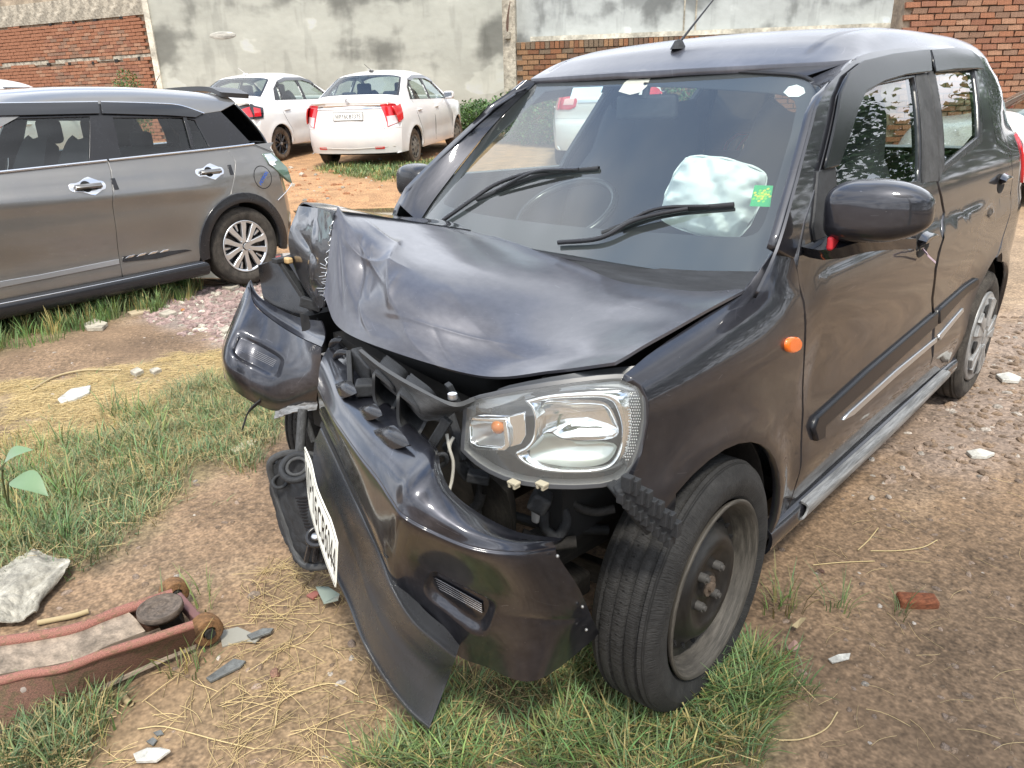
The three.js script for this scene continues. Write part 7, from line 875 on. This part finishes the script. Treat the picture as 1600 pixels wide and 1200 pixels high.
// crumpled cloth
{ const o = []; const cs = [[[-40, 925], [0, 905], [30, 885], [58, 868]], [[-45, 940], [0, 922], [45, 900], [88, 884]], [[-45, 958], [0, 945], [55, 925], [113, 893]], [[-45, 975], [5, 962], [50, 950], [95, 918]], [[-40, 990], [12, 985], [45, 978], [60, 955]]]; const rows = cs.map((r, j) => r.map(([a, b], i) => { const p = G(a, b); p.y += 0.014 + 0.034 * Math.sin((j + 0.5) / 5 * Math.PI) * Math.sin((i + 0.6) / 4.2 * Math.PI); return p; }));
  soloAt('crumpled_cloth', 'dirty white cloth crumpled on the soil above the jack', 'cloth', sheet(rows, 90, 80, { th: 0.004, flip: false, dent: (u, v) => 0.012 * fbm(u * 3 + v * 1.3, v * 4, 3.1, 3) + 0.006 * Math.sin(u * 13 + v * 8 + 3 * fbm(u * 2, v * 2, 5, 2)) * smooth(0, 0.3, v) - 0.016 * Math.abs(fbm(u * 4 + v * 2, v * 5 - u * 3, 7.2, 3)) - 0.006 * Math.abs(fbm(u * 11 - v * 4, v * 9, 1.2, 3)) }), std([0.47, 0.45, 0.39], 0.95, 0, { map: withRepeat(T.mottle, 1.5), bumpMap: withRepeat(T.grain, 6), bumpScale: 0.0008 })); }
// black lamp housing hanging under the number plate
{ const o = thing('lamp_housing', 'torn black lamp housing lying below the number plate', 'car part', oT(2.05, 480, 885)); const t = (k, px, py) => oT(k, px, py).sub(o.position);
  const f = [[t(2.02, 424, 722), t(2.02, 446, 712), t(2.0, 478, 710), t(1.98, 500, 716)], [t(2.06, 430, 762), t(2.02, 458, 765), t(1.98, 485, 770), t(1.96, 512, 775)], [t(2.08, 446, 820), t(2.02, 470, 825), t(1.97, 498, 825), t(1.95, 520, 828)], [t(2.06, 462, 858), t(2.02, 485, 858), t(1.97, 508, 852), t(1.95, 528, 850)], [t(2.05, 474, 882), t(2.04, 492, 885), t(2.0, 512, 880), t(1.98, 528, 872)]];
  part(o, 'housing', sheet(f, 40, 50, { th: 0.02, dent: (u, v) => 0.012 * fbm(u * 4, v * 5, 6.1, 4) }), M.blackPlastic); part(o, 'rim', tube([t(2.01, 500, 714), t(2.0, 470, 708), t(2.0, 440, 710), t(2.0, 423, 722), t(2.03, 430, 765), t(2.04, 448, 825), t(2.03, 464, 868), t(2.0, 478, 884), t(1.98, 500, 886), t(1.97, 528, 878)], 0.010, 60, 8), M.dirtyPlastic);
  const ring2 = (px, py, k, R, r, m, n) => { const g = new THREE.TorusGeometry(R, r, 10, 28); const q = new THREE.Quaternion().setFromUnitVectors(V(0, 0, 1), V(0.35, 0.85, 0.40).normalize()); g.applyQuaternion(q); const p = t(k, px, py); g.translate(p.x, p.y, p.z); part(o, n, g, m); };
  ring2(464, 730, 1.95, 0.040, 0.009, M.blackPlastic, 'lamp_ring'); ring2(464, 729, 1.95, 0.026, 0.005, M.dirtyPlastic, 'lamp_ring'); ring2(438, 752, 2.0, 0.020, 0.005, M.blackPlastic, 'lamp_ring'); ring2(496, 838, 1.93, 0.026, 0.007, M.black, 'lamp_ring');
  for (let i = 0; i < 12; i++) { const a = t(1.965, 462 + i * 1.6, 778 + i * 5), b = t(1.945, 496 + i * 1.6, 776 + i * 5); part(o, 'rib', bar(a, b, 0.004, 0.006), M.black); } const b = t(1.93, 494, 838); part(o, 'bulb_holder', new THREE.SphereGeometry(0.014, 14, 10).scale(1, 0.7, 1).translate(b.x, b.y, b.z), M.satin);
  for (let i = 0; i < 3; i++) part(o, 'fin', bar(t(1.95, 484 + i * 12, 852), t(1.96, 478 + i * 13, 878), 0.012, 0.012), M.black);
  part(o, 'pipe', rod(t(2.0, 468, 712), t(2.02, 473, 640), 0.013, 12), M.dirtyPlastic); part(o, 'pipe', rod(t(2.05, 490, 690), t(2.04, 476, 648), 0.008, 10), M.dirtyPlastic); }
// flakes, shards and scraps, each a small solid
function flake(name, label, cat2, pts, th, m, lift = 0.004, curl = 0) { const P = pts.map(([a, b]) => { const p = G(a, b); p.y += lift; return p; }); const c = P.reduce((s, p) => s.add(p.clone().multiplyScalar(1 / P.length)), V(0, 0, 0)); const sh = new THREE.Shape(P.map((p) => new THREE.Vector2(p.x - c.x, -(p.z - c.z)))); const g = new THREE.ExtrudeGeometry(sh, { depth: th, bevelEnabled: true, bevelSize: th * 0.2, bevelThickness: th * 0.2, bevelSegments: 1 }); g.rotateX(-Math.PI / 2); const p = g.attributes.position; for (let i = 0; i < p.count; i++) { const x = p.getX(i), z = p.getZ(i); p.setY(i, p.getY(i) + curl * Math.hypot(x, z) ** 2 * 8 + fbm(x * 30 + c.x, 1, z * 30, 2) * th * 0.6); } g.computeVertexNormals(); const o = solo(name, label, cat2, g, m); o.position.copy(c); return o; }
const paper = std([0.70, 0.70, 0.66], 0.85, 0, { map: withRepeat(T.mottle, 5) }), slate = std([0.17, 0.18, 0.18], 0.6, 0, { map: withRepeat(T.mottle, 6) }), shard = std([0.30, 0.36, 0.32], 0.15, 0, { clearcoat: 1 }), leafDry = std([0.38, 0.30, 0.17], 0.9);
flake('paper_scrap', 'white scrap lying in the straw at mid left', 'scrap', [[92, 628], [112, 614], [142, 608], [140, 618], [118, 628], [96, 632]], 0.012, paper);
flake('paper_scrap', 'torn white scrap at the bottom edge, lower left', 'scrap', [[212, 1188], [232, 1176], [252, 1176], [268, 1186], [246, 1196], [216, 1197]], 0.006, paper, 0.004, 1);
flake('paper_scrap', 'cream scrap on the soil left of the lamp housing', 'scrap', [[362, 706], [378, 694], [404, 688], [396, 698], [368, 710]], 0.005, std([0.58, 0.52, 0.38], 0.9));
flake('paper_scrap', 'small grey white chip on the soil below the front tyre', 'scrap', [[1294, 1033], [1310, 1026], [1328, 1024], [1326, 1032], [1300, 1039]], 0.003, paper);
flake('tile_piece', 'white tile lying by the rear wheel at the right edge', 'tile', [[1556, 590], [1575, 586], [1594, 594], [1590, 600], [1566, 599]], 0.012, paper);
flake('tile_piece', 'flat white stone chip among the rubble at right', 'tile', [[1510, 710], [1530, 706], [1552, 713], [1540, 719], [1518, 717]], 0.010, paper);
flake('glass_shard', 'pale green glass shard between jack and bumper', 'shard', [[496, 934], [514, 929], [532, 938], [530, 952], [508, 956]], 0.004, shard, 0.006, 1.5);
flake('red_chip', 'dull red plastic chip beside the green shard', 'chip', [[480, 934], [494, 925], [500, 930], [490, 940]], 0.005, std([0.25, 0.09, 0.07], 0.7));
flake('grey_strip', 'narrow grey plastic strip near the bottom left', 'strip', [[324, 1064], [366, 1034], [384, 1037], [376, 1046], [330, 1069]], 0.005, slate);
flake('grey_strip', 'grey plastic sliver beside the jack\'s caster', 'strip', [[344, 990], [372, 984], [408, 1000], [400, 1008], [380, 1004], [348, 1012]], 0.004, std([0.27, 0.26, 0.22], 0.8)); flake('grey_strip', 'dark sliver lying across the grey one', 'strip', [[388, 1000], [412, 990], [428, 990], [424, 996], [394, 1006]], 0.005, slate, 0.012);
flake('plastic_chip', 'bluish chip low down between straw and bumper', 'chip', [[230, 1162], [240, 1156], [246, 1160], [240, 1168]], 0.003, slate); flake('plastic_chip', 'tiny blue chip above the bottom scrap', 'chip', [[241, 1148], [252, 1144], [256, 1150], [246, 1153]], 0.003, slate);
flake('dry_leaf', 'dry leaf on the soil by the bumper end', 'leaf', [[1228, 1020], [1240, 1010], [1250, 1018], [1238, 1030]], 0.002, std([0.32, 0.2, 0.16], 0.9), 0.006, 3); flake('dry_leaf', 'curled straw coloured leaf below the front tyre', 'leaf', [[1236, 990], [1250, 976], [1258, 978], [1244, 993]], 0.002, leafDry, 0.006, 3); flake('wood_piece', 'flat piece of wood where gravel meets weeds', 'wood', [[200, 490], [232, 482], [244, 483], [236, 489], [206, 494]], 0.012, std([0.44, 0.36, 0.24], 0.9));
for (const [l, pts] of [['pale flat stone in the long grass at left', [[132, 512], [150, 504], [168, 510], [160, 517], [138, 518]]], ['white stone under the grey car by its rear tyre', [[348, 452], [362, 448], [374, 451], [362, 456]]], ['pale stone beside the leafy weeds', [[250, 494], [264, 489], [276, 493], [262, 498]]], ['light stone on the edge of the dark soil', [[206, 586], [216, 581], [224, 585], [214, 590]]], ['small pale stone right of that dark soil', [[236, 584], [246, 580], [252, 583], [242, 588]]], ['cream stone below the broken bumper corner', [[344, 520], [356, 515], [364, 519], [352, 525]]]]) flake('flat_stone', l, 'stone', pts, 0.02, std([0.55, 0.51, 0.43], 0.9, 0, { map: withRepeat(T.mottle, 4) }));
{ const c = G(1432, 944), g = new RoundedBoxGeometry(0.10, 0.035, 0.045, 3, 0.01), p = g.attributes.position; for (let i = 0; i < p.count; i++) { const v = V().fromBufferAttribute(p, i); v.multiplyScalar(1 + 0.25 * fbm(v.x * 30, v.y * 30, v.z * 30)); p.setXYZ(i, v.x, v.y, v.z); } g.computeVertexNormals(); const m = solo('brick_fragment', 'crumbling red brick fragment on the bare soil at right', 'brick', g, std([0.30, 0.105, 0.05], 0.95, 0, { map: withRepeat(T.mottle, 2) })); m.position.copy(c).add(V(0, 0.008, 0)); m.rotation.y = YAW - 0.1; }
{ const c = G(280, 768 + 300); }
for (const [l, pts, r, m] of [['dry stick lying over the dark soil at left', [[50, 612], [90, 590], [130, 582], [190, 580]], 0.006, leafDry], ['bleached stick between cloth and jack', [[60, 978], [90, 972], [120, 966], [140, 960]], 0.008, leafDry], ['short broken twig below the jack', [[192, 1090], [200, 1100], [206, 1106]], 0.008, leafDry], ['pale stalk bent beside the grey strip', [[400, 1050], [430, 1020], [470, 1006], [500, 980]], 0.0014, M.strawStalk = std([0.50, 0.39, 0.20], 0.9)], ['curling pale stalk near the bottom left', [[216, 1142], [250, 1138], [290, 1144], [340, 1160], [400, 1172]], 0.0015, M.strawStalk], ['thin curved stalk on the soil beside the wreck', [[1360, 862], [1400, 862], [1440, 858], [1464, 846]], 0.0017, M.strawStalk], ['pale stalk crossing the curved one', [[1340, 862], [1356, 846], [1372, 826]], 0.0017, M.strawStalk], ['straight dry stalk ahead of the sill', [[1270, 884], [1310, 880], [1366, 878]], 0.0017, M.strawStalk], ['bent stalk by the grass at bottom centre', [[1216, 1160], [1250, 1158], [1290, 1140], [1308, 1116]], 0.0015, M.strawStalk], ['dead root lying below the bumper', [[430, 1140], [440, 1100], [480, 1080], [520, 1070], [560, 1090]], 0.0017, M.strawStalk]]) soloAt('dry_stalk', l, 'stalk', tube(pts.map(([a, b]) => { const p = G(a, b); p.y += r + rr(0, 0.006); return p; }), r, 30, 6), m);
for (const [l, px, py, s, c] of [['reddish stone below the grey strip', 430, 1055, 0.016, [0.30, 0.17, 0.12]], ['grey stone above the straw near the lamp housing', 397, 933, 0.018, [0.30, 0.24, 0.19]], ['brown pebble beside the wreck\'s sill', 1282, 894, 0.011, [0.14, 0.08, 0.06]], ['pale stone beneath the wreck\'s rear door', 1362, 780, 0.014, [0.50, 0.45, 0.40]], ['stone next to the pale one under the rear door', 1388, 778, 0.012, [0.45, 0.40, 0.36]], ['orange pebble lying on the pink gravel', 286, 486, 0.02, [0.55, 0.26, 0.10]], ['white lump on the earth before the right saloon\'s wheel', 650, 264, 0.05, [0.72, 0.70, 0.66]]]) { const g = pebble.clone(); const m = solo('loose_stone', l, 'stone', g, std(c, 0.95, 0, { map: withRepeat(T.mottle, 2) })); const p = G(px, py); m.position.copy(p).add(V(0, s * 0.35, 0)); m.scale.setScalar(s); m.rotation.y = px; }
renderer.render(scene, camera);
